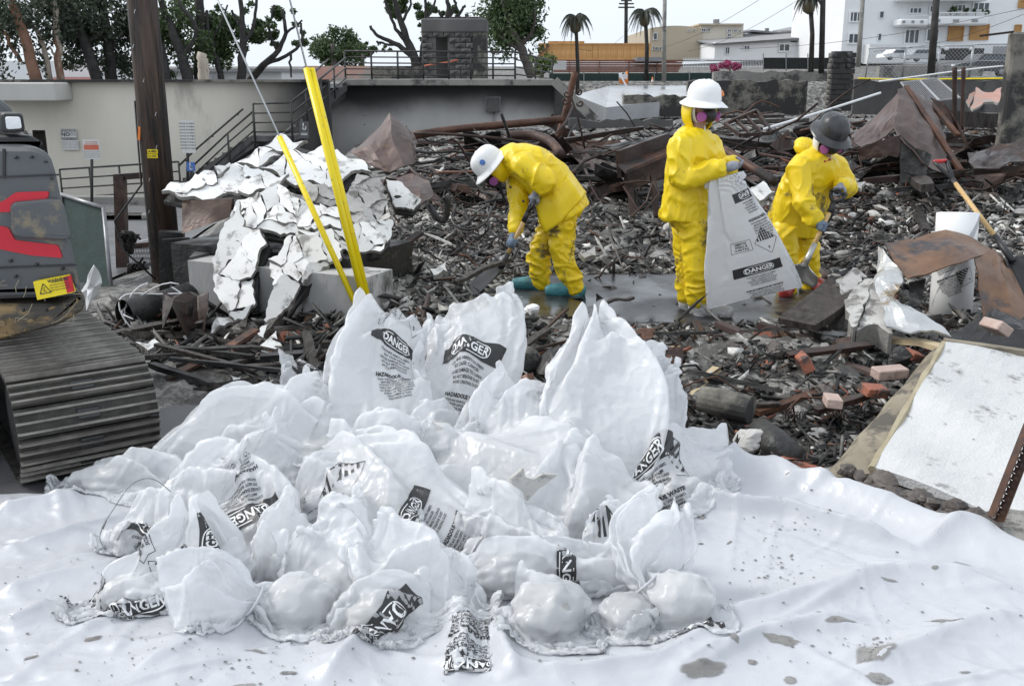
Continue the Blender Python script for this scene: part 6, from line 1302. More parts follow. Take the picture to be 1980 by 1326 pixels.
bent('curled_sheet', 'dark curled metal scrap right of the stucco heap', [[(770, 345, 9.4), (800, 338, 9.5), (832, 350, 9.5)], [(775, 372, 9.0), (808, 370, 9.0), (836, 372, 9.2)], [(790, 392, 8.9), (815, 398, 8.8), (830, 385, 9.0)]], .008, 'rust_plum', dent=.03, seed=2)
def bigpipe(name, label, pts, r, m='rust', n=10, cat='pipe', k=14):
    mb = MB(); mb.tube(catmull(np.array([tuple(V3(q)) for q in pts]), k), r, n); return mb.build(name, M[m], label=label, cat=cat, shade=True)
bigpipe('long_pipe', 'long rust-brown pipe lying over the tangle', [(800, 262, 13.2), (880, 250, 13.6), (980, 241, 14), (1086, 231, 14.4)], .055)
bigpipe('leaning_post', 'reddish post leaning before the terrace parapet', [(1078, 270, 15), (1094, 215, 15), (1112, 140, 15)], .05, 'rust')
bigpipe('thick_curved_pipe', 'thick curved dark pipe over the bending worker\'s back', [(980, 262, 13), (1030, 262, 13), (1065, 275, 12.6), (1085, 300, 12.2)], .06, 'rust_dark')
bigpipe('long_rod', 'long straight rod crossing the tangle', [(800, 258, 12), (900, 262, 12), (1010, 275, 12), (1075, 300, 11.6)], .018, 'rust_dark')
bigpipe('slanting_pipe', 'rusty pipe slanting between the standing and crouching workers', [(1400, 290, 9.6), (1450, 322, 9.2), (1500, 352, 8.9)], .042, 'rust')
bigpipe('looped_cable', 'looped burnt cable near the bending worker\'s hat', [(880, 395, 9), (875, 430, 8.8), (905, 445, 8.7), (940, 430, 8.8), (950, 400, 9)], .012, 'char')
bigpipe('curved_hose', 'upright curl of burnt hose left of the bending worker', [(830, 400, 9), (850, 425, 8.9), (862, 420, 8.9), (865, 390, 8.9), (858, 380, 8.9)], .03, 'char')
bigpipe('white_pipe', 'white plastic pipe lying across the back right of the lot', [(1478, 250, 15), (1590, 216, 17), (1702, 180, 19)], .022, 'white_paint', 8)
bigpipe('thin_post', 'thin dark post standing left of its twin on the right rubble', [(1846, 245, 15), (1846, 130, 15)], .035, 'rust_dark'); bigpipe('thin_post', 'thin dark post with a bent tip on the right rubble', [(1860, 252, 14.6), (1862, 190, 14.6), (1863, 130, 14.6)], .03, 'rust_dark')
bigpipe('caution_tape', 'strip of yellow caution tape below the fence panels', [(1660, 152, 38), (1740, 154, 39), (1850, 153, 39), (1950, 152, 38)], .03, 'yellow_guard', 4); bigpipe('barrier_tape', 'strip of white barrier tape sagging beside the fence panels', [(1700, 158, 36), (1790, 146, 37), (1880, 134, 38), (1940, 128, 38)], .03, 'white_paint', 4)
iw = thing('wrought_iron_stand', og(1132, 290), 'twisted wrought-iron stand with scrolls before the terrace parapet', 'stand')
MB().tube([V3((1105, 190, 14.6)), V3((1118, 230, 14.6)), V3((1131, 288, 14.6))], .016, 6).build('rod', M['rust_dark'], iw, shade=True)
for cx, cy, s in ((1096, 182, 1), (1120, 178, -1), (1092, 196, 1), (1122, 200, -1)):
    MB().tube([P(cx + s * 7 * math.cos(t) * (1 - t / 9), cy + 7 * math.sin(t) * (1 - t / 9), 14.6) for t in np.linspace(0, 6.5, 20)], .012, 5).build('scroll', M['rust_dark'], iw, shade=True)
# trough beam by the standing worker
bm_ = thing('steel_channel', og(1240, 400), 'heavy rusted steel channel propped left of the standing worker', 'beam')
for i, (o1, o2) in enumerate((((1196, 318), (1292, 282)), ((1210, 345), (1296, 305)))): mb = MB(); mb.bar(V3((*o1, 9.6)), V3((*o2, 10.2)), .05, .26); mb.build('flange', M['rust_dark'], bm_)
mb = MB(); mb.prism([V3((1196, 316, 9.6)), V3((1292, 280, 10.2)), V3((1300, 292, 10.0)), V3((1210, 330, 9.4))], (0, 0, -.03)); mb.build('web', M['rust'], bm_)
for px in (1216, 1262): MB().bar(V3((px, 340, 9.7)), V3((px + 8, 420, 9.5)), .05).build('leg', M['rust_dark'], bm_)
wl = thing('wire_loop', og(1240, 420), 'bent wire hoop frame below the rusted channel', 'wire'); MB().tube([V3(q) for q in ((1200, 355, 9.2), (1235, 350, 9.2), (1262, 352, 9.2), (1275, 375, 9.1), (1240, 415, 9.0), (1205, 360, 9.2))], .01, 6).build('loop', M['rust_dark'], wl); MB().tube([V3(q) for q in ((1262, 352, 9.2), (1250, 390, 9.1), (1220, 420, 9.0))], .01, 6).build('strut', M['rust_dark'], wl)
bed = thing('bed_frame', og(1450, 262), 'small rusted bed frame standing askew behind the standing worker', 'frame')
fr4 = [(1402, 240, 15), (1462, 214, 15.5), (1492, 258, 15), (1432, 262, 14.5)]
for i in range(4): MB().bar(V3(fr4[i]), V3(fr4[(i + 1) % 4]), .05).build('bar', M['rust_dark'], bed)
for f in (.33, .66): MB().bar(V3(fr4[0]).lerp(V3(fr4[1]), f), V3(fr4[3]).lerp(V3(fr4[2]), f), .035).build('slat', M['rust_dark'], bed)
# crumpled shell of a burnt machine on the right
sh = thing('crumpled_metal_shell', og(1760, 350), 'big crumpled rusty metal shell, folded like a roof, on the right', 'wreck')
S = lambda rows, m, sd, d=.035: bent('panel', '', rows, .012, m, seed=sd, dent=d, parent=sh)
S([[(1648, 262, 12.8), (1690, 232, 13.2), (1745, 170, 13.4)], [(1652, 275, 12.4), (1700, 252, 12.7), (1738, 212, 12.9)], [(1668, 285, 12.2), (1705, 272, 12.3), (1738, 240, 12.5)]], 'rust_plum', 3)
S([[(1736, 172, 13.3), (1752, 168, 13.5), (1800, 200, 13.8)], [(1735, 215, 12.8), (1772, 235, 12.6), (1828, 262, 13.0)], [(1725, 245, 12.3), (1770, 290, 12.0), (1830, 330, 12.2)], [(1740, 268, 12.0), (1785, 318, 11.8), (1850, 352, 12.0)]], 'rust_plum', 4)
S([[(1655, 282, 12.1), (1700, 275, 12), (1745, 262, 12)], [(1660, 310, 12.1), (1702, 305, 12), (1745, 300, 12)]], 'rust_dark', 5)
S([[(1802, 190, 14.2), (1838, 245, 14)], [(1826, 200, 14.2), (1858, 262, 14)], [(1858, 245, 14), (1880, 300, 13.8)]], 'rust_dark', 6)
S([[(1742, 268, 12.0), (1800, 300, 11.9)], [(1742, 352, 11.9), (1790, 348, 11.8)]], 'char', 7)
for i, (a, b) in enumerate((((1752, 168, 13.5), (1858, 330, 12.1)), ((1770, 185, 13.7), (1800, 232, 13.3)), ((1800, 200, 13.8), (1852, 262, 13.1)))): MB().bar(V3(a), V3(b), .07, .04).build('rib', M['rust'], sh)
bent('fallen_sheet', 'wide dark sheet metal lying at the right edge of the rubble', [[(1870, 300, 12), (1930, 280, 12.4), (1995, 262, 12.8)], [(1880, 330, 11), (1940, 322, 11.2), (1995, 315, 11.4)]], .012, 'rust_dark', seed=8, dent=.05)
for i, q in enumerate(([(1868, 195, 18), (1885, 172, 19), (1938, 172, 19), (1930, 200, 18), (1880, 212, 17.6)], [(1640, 350, 11), (1672, 345, 11.2), (1668, 366, 10.6), (1645, 370, 10.5)], [(830, 520, 8), (862, 505, 8.2), (866, 520, 8), (838, 532, 7.9)], [(1118, 490, 8.6), (1150, 480, 8.8), (1152, 496, 8.6), (1130, 502, 8.5)], [(1555, 338, 10.6), (1580, 330, 10.8), (1590, 345, 10.5)], [(1440, 366, 9.4), (1475, 352, 9.6), (1500, 372, 9.4), (1470, 388, 9.2)])):
    t = thing('plaster_slab', V3(q[0]), ['pinkish broken plaster slab on the far right rubble', 'grey slab piece in front of the crumpled shell', 'pale plaster piece on the ash left of the bending worker', 'flat grey slab behind the bending worker\'s legs', 'small white slab behind the crouching worker', 'white plaster slab behind the held bag'][i], 'slab'); stucco(q, 2 if i == 0 else 1, 50 + i, ['pink_wall', 'plaster_grey', 'plaster', 'plaster_grey', 'plaster', 'plaster'][i], parent=t, back=False, name='slab', gap=.97, th=.04)
gl = thing('fallen_gate', V3((1800, 195, 28)), 'chain-link gate lying on the burnt wall at the right', 'gate'); q = [(1742, 160, 33), (1812, 152, 36), (1856, 190, 28), (1775, 200, 27)]
for i in range(4): MB().tube([V3(q[i]), V3(q[(i + 1) % 4])], .03, 6).build('frame_tube', M['steel_grey'], gl)
MB().tube([V3(q[0]).lerp(V3(q[1]), .5), V3(q[3]).lerp(V3(q[2]), .5)], .03, 6).build('frame_tube', M['steel'], gl); mb = MB()
for k in range(24): mb.bar(V3(q[0]).lerp(V3(q[1]), k / 24), V3(q[3]).lerp(V3(q[2]), k / 24), .012); mb.bar(V3(q[0]).lerp(V3(q[3]), k / 24), V3(q[1]).lerp(V3(q[2]), k / 24), .012)
mb.build('wire_mesh', M['steel_grey'], gl, kind='stuff')
# rusty folded hood and torn zinc by the bag roll
hd = thing('folded_rusty_hood', og(1800, 640), 'folded rust-streaked sheet metal arch over the bag roll', 'sheet')
bent('top', '', [[(1708, 470, 7.0), (1770, 458, 7.15), (1828, 446, 7.3), (1870, 458, 7.3), (1918, 481, 7.2)], [(1730, 503, 6.75), (1785, 492, 6.85), (1838, 480, 6.95), (1880, 478, 7.05), (1919, 482, 7.15)], [(1757, 538, 6.5), (1800, 525, 6.6), (1845, 510, 6.7), (1885, 496, 6.9), (1920, 484, 7.1)]], .01, 'rust_sheet', dent=.02, seed=11, parent=hd)
bent('side', '', [[(1884, 499, 6.9), (1920, 484, 7.1), (1935, 492, 7.15)], [(1893, 560, 6.6), (1945, 545, 6.75), (1975, 560, 6.9)], [(1905, 618, 6.35), (1960, 622, 6.4), (2010, 640, 6.5)]], .01, 'rust_sheet', dent=.02, seed=12, parent=hd)
bent('torn_zinc', '', [[(1703, 472, 6.98), (1720, 490, 6.85), (1756, 540, 6.5)], [(1694, 500, 6.9), (1712, 528, 6.7), (1748, 562, 6.4)], [(1700, 545, 6.7), (1722, 560, 6.5), (1735, 578, 6.35)], [(1708, 588, 6.4), (1735, 585, 6.3), (1762, 592, 6.3)], [(1722, 628, 6.15), (1760, 620, 6.15), (1800, 625, 6.15)], [(1760, 642, 6.05), (1800, 640, 6.05), (1832, 645, 6.05)]], .012, 'zinc', dent=.05, seed=13, parent=hd)
bent('inner_panel', '', [[(1760, 545, 6.7), (1790, 536, 6.75)], [(1752, 600, 6.5), (1778, 598, 6.5)]], .01, 'char', seed=14, parent=hd)
cb = thing('cracked_block', og(1670, 640), 'cracked grey concrete block standing beside the torn metal', 'block')
q = [(1616, 536, 6.85), (1650, 520, 6.95), (1700, 532, 6.8), (1722, 600, 6.4), (1726, 642, 6.15), (1650, 634, 6.25)]
stucco(q, 3, 77, 'plaster_grey', parent=cb, th=.16, back=False, name='block_piece', gap=.985, tl=.01, jit=.002)
mb = MB(); mb.prism([V3((1616, 536, 6.95)), V3((1650, 634, 6.35)), V3((1610, 640, 6.6)), V3((1590, 560, 7.1))], (0, .1, 0)); mb.build('broken_side', M['char'], cb)
# bag roll
ro = thing('bag_roll', G(1838, 618), 'upright white roll of printed plastic bags in the ash', 'roll'); c0 = G(1836, 620); c1 = P(1852, 412, c0.y + .12); ax = (c1 - c0); L = ax.length; Rm = Matrix((frame_of(ax)[0], frame_of(ax)[1], ax.normalized())).transposed(); rr = .152
MB().lathe(c0, [(rr * .6, -.02), (rr, 0), (rr * 1.0, L * .3), (rr * .985, L * .7), (rr, L), (rr * .9, L + .004), (rr * .3, L + .002)], 40, Rm).build('wound_film', M['hat_white'], ro, shade=True)
MB().lathe(c0, [(rr * .3, L + .003), (rr * .27, L + .003), (rr * .27, L - .1)], 20, Rm, cap=False).build('core', M['lumber_pale'], ro)
th = np.linspace(0, 1, 30); v = []
for f in th: a = -2.6 + 2.5 * f; v += [tuple(c0 + Rm @ Vector((rr * 1.012 * math.cos(a), rr * 1.012 * math.sin(a), L * (.96 - .8 * f)))), tuple(c0 + Rm @ Vector((rr * 1.02 * math.cos(a), rr * 1.02 * math.sin(a), L * (1.0 - .5 * f - .38 * f * f))))]
obj('loose_edge', np.array(v), [(2 * i, 2 * i + 2, 2 * i + 3, 2 * i + 1) for i in range(29)], M['film_tarp'], ro, shade=True)
def on_roll(F, a0, z0, rot):
    ca, sa = math.cos(R(rot)), math.sin(R(rot))
    for ink, (a, f) in F.parts.items():
        v = np.concatenate(a); x = v[:, 0] * ca - v[:, 1] * sa; y = v[:, 0] * sa + v[:, 1] * ca; an = a0 + x / rr; obj('printed_warning', np.array([tuple(c0 + Rm @ Vector((rr * 1.025 * math.cos(q), rr * 1.025 * math.sin(q), z0 + w))) for q, w in zip(an, y)]), f, M[ink], ro)
F = Flat(); F2 = Flat(); paras(F, 0, .1, F2=F2); on_roll(F, -.9, L * .42, -25); on_roll(F2, -.9, L * .42, -25); F = Flat(); diamond(F, 0, 0, .08); on_roll(F, -1.75, L * .42, -70)
# bricks
bx = MB().box((0, 0, 0), (.2, .095, .06), bev=.006); bme = mesh_of('brick', [tuple(v) for v in bx.v], bx.f, M['brick']); bme2 = mesh_of('brick', [tuple(v) for v in bx.v], bx.f, M['brick_pale'])
for i, (px, py, Y, rot, me, lb, sc) in enumerate([(1554, 700, 5.9, (62, 6, 85), bme, 'red brick standing on end in the pit', 1.1), (1926, 632, 6.0, (35, 5, 95), bme2, 'pinkish pale brick on the black cloth at the right', 1.05), (1488, 645, 6.6, (10, 15, 130), bme, 'half-buried red brick near the standing worker\'s boots', 1), (1550, 903, 4.62, (12, -8, 150), bme, 'orange-red brick at the edge of the white sheet', 1.05), (1768, 688, 5.9, (20, 20, 40), bme, 'red brick behind the leaning wall panel', .9), (1720, 720, 5.6, (5, 0, 15), bme2, 'pale brick against the leaning wall panel', 1), (560, 655, 6.5, (50, 10, 60), bme, 'brown-red brick under the stucco heap', 1), (1545, 655, 6.6, (5, 8, 10), bme2, 'sooty brick by the whitewashed plank', .9), (1330, 660, 6.6, (8, 4, 70), bme2, 'dusty brick between heap and standing worker', .9), (1690, 755, 5.35, (15, 12, 30), bme, 'soot-darkened brick beside the leaning panel edge', .9), (1610, 775, 5.2, (4, 6, 80), bme2, 'soot-grey brick in the middle of the pit', .9)]):
    inst('brick', me, Matrix.Translation(V3((px, py, Y))) @ Euler([R(a) for a in rot]).to_matrix().to_4x4() @ Matrix.Scale(sc, 4), None, lb, 'brick', 'loose bricks')
mb = MB(); mb.tube([V3((1352, 770, 5.3)), V3((1395, 778, 5.25)), V3((1452, 792, 5.15))], [.07, .08, .075], 16); mb.build('concrete_cylinder', M['burntwall'], label='sooty concrete cylinder lying in the pit', cat='cylinder', shade=False)
mb = MB(); mb.tube([V3((1465, 830, 4.95)), V3((1500, 860, 4.8)), V3((1535, 892, 4.68))], [.07, .085, .08], 12); mb.build('charred_log', M['char'], label='black charred log end near the orange-red brick', cat='log', shade=True)
for i, (px, py, Y, s, m, lb) in enumerate(((1010, 690, 5.9, .15, 'burntwall', 'grey concrete lump behind the tall blank bag'), (1072, 705, 5.8, .13, 'char', 'dusty concrete lump left of the tallest bag'), (1030, 600, 7.0, .07, 'plaster', 'whitish stone on the ridge of ash behind the bags'), (1740, 690, 5.9, .1, 'char', 'dark square lump by the leaning panel'), (1385, 860, 4.75, .1, 'ash_lump', 'rounded sooty lump at the sheet edge'), (1450, 850, 4.85, .09, 'plaster_grey', 'grey rounded lump near the charred log'))): blob(V3((px, py, Y)), s, 90 + i, m, 'concrete_lump', label=lb, cat='lump')
for i, (px, py, Y) in enumerate(((1390, 790, 5.2), (1515, 802, 5.2), (1600, 802, 5.1))):
    mb = MB(); c = V3((px, py, Y)); mb.tube([c + Vector((t * .006, .018 * math.cos(t * 2.4), .018 * math.sin(t * 2.4))) for t in np.linspace(0, 18, 60)], .003, 5); mb.build('coil_spring', M['rust_dark'], label='small burnt coil spring in the pit', cat='spring', group='coil springs in the pit', shade=True)
# ------------------------------------------------------------------ leaning stucco panel, stones, perforated post
pn = thing('leaning_wall_panel', G(1700, 960), 'white stucco wall panel leaning with thick brown sawn edge', 'wall')
A, B, Cc, Dd = P(1690, 912, 4.3), P(1828, 668, 5.75), P(2120, 715, 5.6), P(2120, 1080, 3.62)
A.z = max(A.z, .03); e1, e2 = P(1575, 925, 4.3), P(1800, 672, 5.85)
n = 12; top = [A.lerp(B, i / n) for i in range(n + 1)]; bot = [Dd.lerp(Cc, i / n) for i in range(n + 1)]
rows = [[top[i].lerp(bot[i], j / 10) + Vector((0, 0, .012 * math.sin(i * 1.1 + j * .7))) for j in range(11)] for i in range(n + 1)]
mb = MB(); mb.sheet(rows, .05); mb.build('stucco_face', M['stucco_white'], pn, shade=False)
rows = [[A.lerp(B, i / n).lerp(e1.lerp(e2, i / n), j / 3) + Vector((.008 * math.sin(i * 2 + j), 0, -.02 - .05 * (j == 3))) for j in range(4)] for i in range(n + 1)]
mb = MB(); mb.sheet(rows, .03); mb.build('sawn_edge', M['edge_wood'], pn)
mb = MB(); mb.tube([A.lerp(B, i / 10) + Vector((-.01, 0, .012 + .006 * math.sin(i * 3))) for i in range(11)], [.02 + .006 * math.sin(i * 2.1) for i in range(11)], 6); mat('tan_strip', (.3, .25, .16), (.42, .37, .26), 6, .8, bump=.5); mb.build('broken_lip', M['tan_strip'], pn)
mb = MB(); mb.bar(B + Vector((0, .02, .01)), Cc + Vector((0, .02, .03)), .07, .05); mb.build('top_plate', M['edge_wood'], pn)
gs = random.Random(4)
for i in range(46):
    px = 1645 + i * 6.6 + gs.uniform(-8, 8); py = 930 + (px - 1645) * .36 + gs.uniform(-10, 42); s = gs.uniform(.035, .08); p = G(px, py, .0)
    blob(p + Vector((0, .02, s * .4)), s, 200 + i, 'rock', 'foundation_stone', (1, .8, .75), label='dark wet stone at the foot of the leaning wall panel', cat='stone', group='stones under the leaning panel')
pp = thing('perforated_post', G(1905, 1000), 'brown perforated steel post leaning before the white panel', 'post'); a, b = P(1918, 1003, 3.55), P(1990, 820, 3.75); d = b - a; x, y, dn = frame_of(d, Vector((0, -1, 0)))
nh = 14; w = .046; mb = MB()
for i in range(nh):
    c0_, c1_ = a + d * (i / nh), a + d * ((i + 1) / nh); cm_ = (c0_ + c1_) / 2; r_ = .0125; k = 12; ring = [cm_ + x * r_ * math.cos(2 * math.pi * j / k) + dn * r_ * math.sin(2 * math.pi * j / k) for j in range(k)]
    hx, hl = w / 2, (c1_ - c0_).length / 2; out = []
    for j in range(k):
        ca, sa = math.cos(2 * math.pi * j / k), math.sin(2 * math.pi * j / k); s = 1 / max(abs(ca) / hx, abs(sa) / hl); out.append(cm_ + x * ca * s + dn * sa * s)
    mb.add(ring + out, [(j, (j + 1) % k, k + (j + 1) % k, k + j) for j in range(k)])
mb.build('punched_face', M['rust_dark'], pp)
for s in (-1, 1): mb = MB(); mb.bar(a + x * s * (w / 2) + y * .02, b + x * s * (w / 2) + y * .02, .004, .04, y); mb.build('side_face', M['rust'], pp)
# black cloth and gear at the right, leaning shovels
bent('black_cloth', 'black wet cloth bundled at the right edge', [[(1835, 640, 6.3), (1900, 612, 6.5), (1995, 600, 6.5)], [(1850, 655, 6.1), (1910, 640, 6.2), (1995, 640, 6.2)], [(1840, 680, 5.95), (1915, 690, 5.9), (1995, 705, 5.9)]], .02, 'rubber', 'cloth', sub=8, dent=.07, seed=31)
def shovel(label, grip, collar, hmid, blade_top, blade_tip, right, handle='wood_handle', blade='rubber', gripmat='rubber', red=None, bw=.24, sock='rubber'):
    """grip .. blade tip are world points along the shaft; right: blade width direction"""
    t = thing('shovel', blade_tip, label, 'shovel'); d = (collar - grip).normalized(); right = Vector(right); right = (right - d * right.dot(d)).normalized(); nrm = d.cross(right)
    gw = .06
    MB().tube([grip - right * gw, grip + right * gw], .016, 10).build('grip_bar', M[red or gripmat], t, shade=True)
    for s in (-1, 1): MB().tube([grip + right * gw * s, grip + right * gw * .8 * s + d * .05, collar - d * .02], [.015, .015, .018], 8).build('grip_yoke', M[gripmat], t, shade=True)
    MB().tube([collar - d * .03, collar + d * .07], .022, 10).build('collar', M[gripmat], t, shade=True); MB().tube([collar, hmid], .018, 12).build('handle', M[handle], t, shade=True); MB().tube([hmid - d * .03, blade_top], [.022, .026], 10).build('socket', M[sock], t, shade=True)
    bd = (blade_tip - blade_top); L = bd.length; bd.normalize(); bn = bd.cross(right).normalized(); rows = []
    for i in range(9):
        f = i / 8; wd = bw / 2 * (.9 if f < .02 else 1.0) * (1 - .22 * max(0, (f - .6) / .4) ** 2); r = []
        for j in range(9): u = j / 4 - 1; r.append(blade_top + bd * L * (f - .10 * (1 - abs(u)) * (f < .05)) + right * wd * u + bn * (.055 * u * u * (1 - .6 * f) - .05 * math.sin(math.pi * f * .5) - .02 * (abs(u) < .3) * (1 - f)))
        rows.append(r)
    mb = MB(); mb.sheet(rows, .004); o = mb.build('blade', M[blade], t, shade=True)
    return t
shovel('leaning wood-handled shovel with red grip at the right edge', P(1818, 312, 8.0), P(1845, 352, 7.85), P(1928, 462, 7.3), P(1958, 505, 7.1), P(2020, 600, 6.8), (1, .3, 0), red='red_plastic')
# ------------------------------------------------------------------ people
def etube(mb, pts, rad, right, n=20, cap=True):
    """tube with oval sections: rad rows (half width along right, half depth)"""
    pts = [Vector(p) for p in pts]; right = Vector(right); base = len(mb.v); v = []; rows = len(pts)
    for i, p in enumerate(pts):
        d = (pts[min(i + 1, rows - 1)] - pts[max(i - 1, 0)]).normalized(); x = (right - d * right.dot(d)).normalized(); y = d.cross(x); a, b = rad[i]
        v += [p + x * a * math.cos(2 * math.pi * k / n) + y * b * math.sin(2 * math.pi * k / n) for k in range(n)]
    f = [(i * n + k, i * n + (k + 1) % n, (i + 1) * n + (k + 1) % n, (i + 1) * n + k) for i in range(rows - 1) for k in range(n)]
    if cap: f += [tuple(reversed(range(n))), tuple(range((rows - 1) * n, rows * n))]
    mb.add(v, f)
def limb(mb, pts, rs, n=14, k=12):
    A = np.array([[*p, r] for p, r in zip([tuple(Vector(q)) for q in pts], rs)]); c = catmull(A, k); pt = [Vector(q[:3]) for q in c]; rr = list(c[:, 3])
    d0 = (pt[0] - pt[1]).normalized(); d1 = (pt[-1] - pt[-2]).normalized()
    mb.tube([pt[0] + d0 * rr[0] * .55] + pt + [pt[-1] + d1 * rr[-1] * .4], [rr[0] * .6] + rr + [rr[-1] * .65], n)
def ellip(mb, c, r, Rm=None, n=18, m=12):
    Rm = Rm if Rm is not None else Matrix.Identity(3); c = Vector(c)
    mb.lathe(c, [(0.0001, 0)], 3, cap=False) if False else None
    v = []; 
    for i in range(m):
        t = math.pi * (i + .5) / m
        for k in range(n): p = 2 * math.pi * k / n; v.append(c + Rm @ Vector((r[0] * math.sin(t) * math.cos(p), r[1] * math.sin(t) * math.sin(p), -r[2] * math.cos(t))))
    f = [(i * n + k, i * n + (k + 1) % n, (i + 1) * n + (k + 1) % n, (i + 1) * n + k) for i in range(m - 1) for k in range(n)] + [tuple(reversed(range(n))), tuple(range((m - 1) * n, m * n))]
    mb.add(v, f)
def skin_over(mb, voxel, smooth_it=4):
    """one continuous surface round the shapes in mb: vertices, faces, edges"""
    me = mesh_of('t', [tuple(v) for v in mb.v], mb.f, M['skin']); o = bpy.data.objects.new('t', me); COL.objects.link(o)
    md = o.modifiers.new('r', 'REMESH'); md.mode = 'VOXEL'; md.voxel_size = voxel
    dg = bpy.context.evaluated_depsgraph_get(); e = o.evaluated_get(dg).to_mesh()
    v = np.empty(len(e.vertices) * 3); e.vertices.foreach_get('co', v); v = v.reshape(-1, 3); f = [list(p.vertices) for p in e.polygons]; ed = np.empty(len(e.edges) * 2, np.int32); e.edges.foreach_get('vertices', ed); ed = ed.reshape(-1, 2)
    o.evaluated_get(dg).to_mesh_clear(); bpy.data.objects.remove(o); bpy.data.meshes.remove(me)
    n = len(v); deg = np.bincount(ed.ravel(), minlength=n)[:, None]
    for _ in range(smooth_it):
        s = np.stack([np.bincount(ed[:, 0], v[ed[:, 1], k], n) + np.bincount(ed[:, 1], v[ed[:, 0], k], n) for k in range(3)], -1); v = v + .55 * (s / deg - v)
    return v, f, ed
def crumple(v, ed, excess=1.08, iters=60, pull=.03, noise=.012, sc=9, lap=.03, seed=0):
    """the cloth is a little larger than the body: let it buckle into creases"""
    n = len(v); v0 = v.copy(); L0 = np.linalg.norm(v[ed[:, 0]] - v[ed[:, 1]], axis=1) * excess; deg = np.bincount(ed.ravel(), minlength=n)[:, None]
    x = v + noise * np.stack([fbm(v * sc + seed + 30 * k, 3) for k in range(3)], -1)
    acc = lambda d: np.stack([np.bincount(ed[:, 0], d[:, k], n) - np.bincount(ed[:, 1], d[:, k], n) for k in range(3)], -1)
    for _ in range(iters):
        d = x[ed[:, 1]] - x[ed[:, 0]]; l = np.linalg.norm(d, axis=1) + 1e-9; q = d * (.5 * (1 - L0 / l))[:, None]; x = x + acc(q) * .45
        s = acc(d); x = x + lap * s / deg + pull * (v0 - x)
    return x
def wrinkle(v, f, seed, amp=.013, sc=(5.5, 5.5, 8.5)):
    """ridged folds in the cloth, pushed along the normals"""
    fa = np.array([q[:3] for q in f]); fn = np.cross(v[fa[:, 1]] - v[fa[:, 0]], v[fa[:, 2]] - v[fa[:, 0]]); n = np.zeros_like(v)
    for k in range(3): np.add.at(n, fa[:, k], fn)
    n /= np.linalg.norm(n, axis=1)[:, None] + 1e-9; c = v * np.array(sc) + seed * 3.7; c = c + .5 * np.stack([fbm(v * 4 + seed + 9 * k, 2) for k in range(3)], -1)
    c = c * 1.25; r1 = np.maximum(0, 1 - 2.3 * np.abs(pnoise(c))) ** 1.2; r2 = np.maximum(0, 1 - 2.3 * np.abs(pnoise(c * 1.8 + 31))) ** 1.2; m = np.clip(.5 + 1.3 * pnoise(v * 3 + seed), 0, 1)
    return v + n * (amp * (r1 * m + .4 * r2 * (1 - m) - .15))[:, None]
class Head:
    def __init__(s, c, fwd, up): s.c = Vector(c); f = Vector(fwd).normalized(); u = Vector(up); r = f.cross(u).normalized(); u = r.cross(f); s.R = Matrix((r, f, u)).transposed(); s.r, s.f, s.u = r, f, u
    def __call__(s, x, y, z): return s.c + s.R @ Vector((x, y, z))
def hand(parent, c, axis, out, wrist, m, rg=.018, flip=1, name='glove'):
    """a hand closed round a bar: axis along the bar, out = from the bar to the palm, wrist = where the forearm ends"""
    ax = Vector(axis).normalized(); out = Vector(out); out = (out - ax * out.dot(ax)).normalized(); tn = ax.cross(out) * flip; c = Vector(c); mb = MB(); rf = .0098
    pc = c + out * (rg + .017); ellip(mb, pc, (.047, .018, .036), Matrix((ax, out, tn)).transposed()); limb(mb, [wrist, Vector(wrist).lerp(pc, .6), pc], [.032, .03, .026], 10, 6)
    for i, (o, ln, r) in enumerate(((-.034, 3.6, .0088), (-.012, 4.1, .0098), (.011, 4.2, .0102), (.033, 3.8, .0098))):
        pts = []
        for j in range(8): a = .5 + ln * j / 7 * .92; q = rg + r * .9 + (.012 if j == 0 else .004 * (j in (2, 4))); pts.append(c + ax * (o + .004 * math.sin(j)) + (out * math.cos(a) + tn * math.sin(a)) * q)
        mb.tube([pc + ax * o * .9] + pts, [r] + [r * (1 - .03 * j) for j in range(8)], 8)
    pts = [pc + ax * .03]
    for j in range(6): a = -.45 - 2.2 * j / 5; pts.append(c + ax * (.046 - .004 * j) + (out * math.cos(a) + tn * math.sin(a)) * (rg + .013))
    mb.tube(pts, [.014, .0135, .0125, .012, .0115, .0105, .009], 8)
    v, f, ed = skin_over(mb, .0058, 2); return obj(name, v, f, M[m], parent, shade=True)
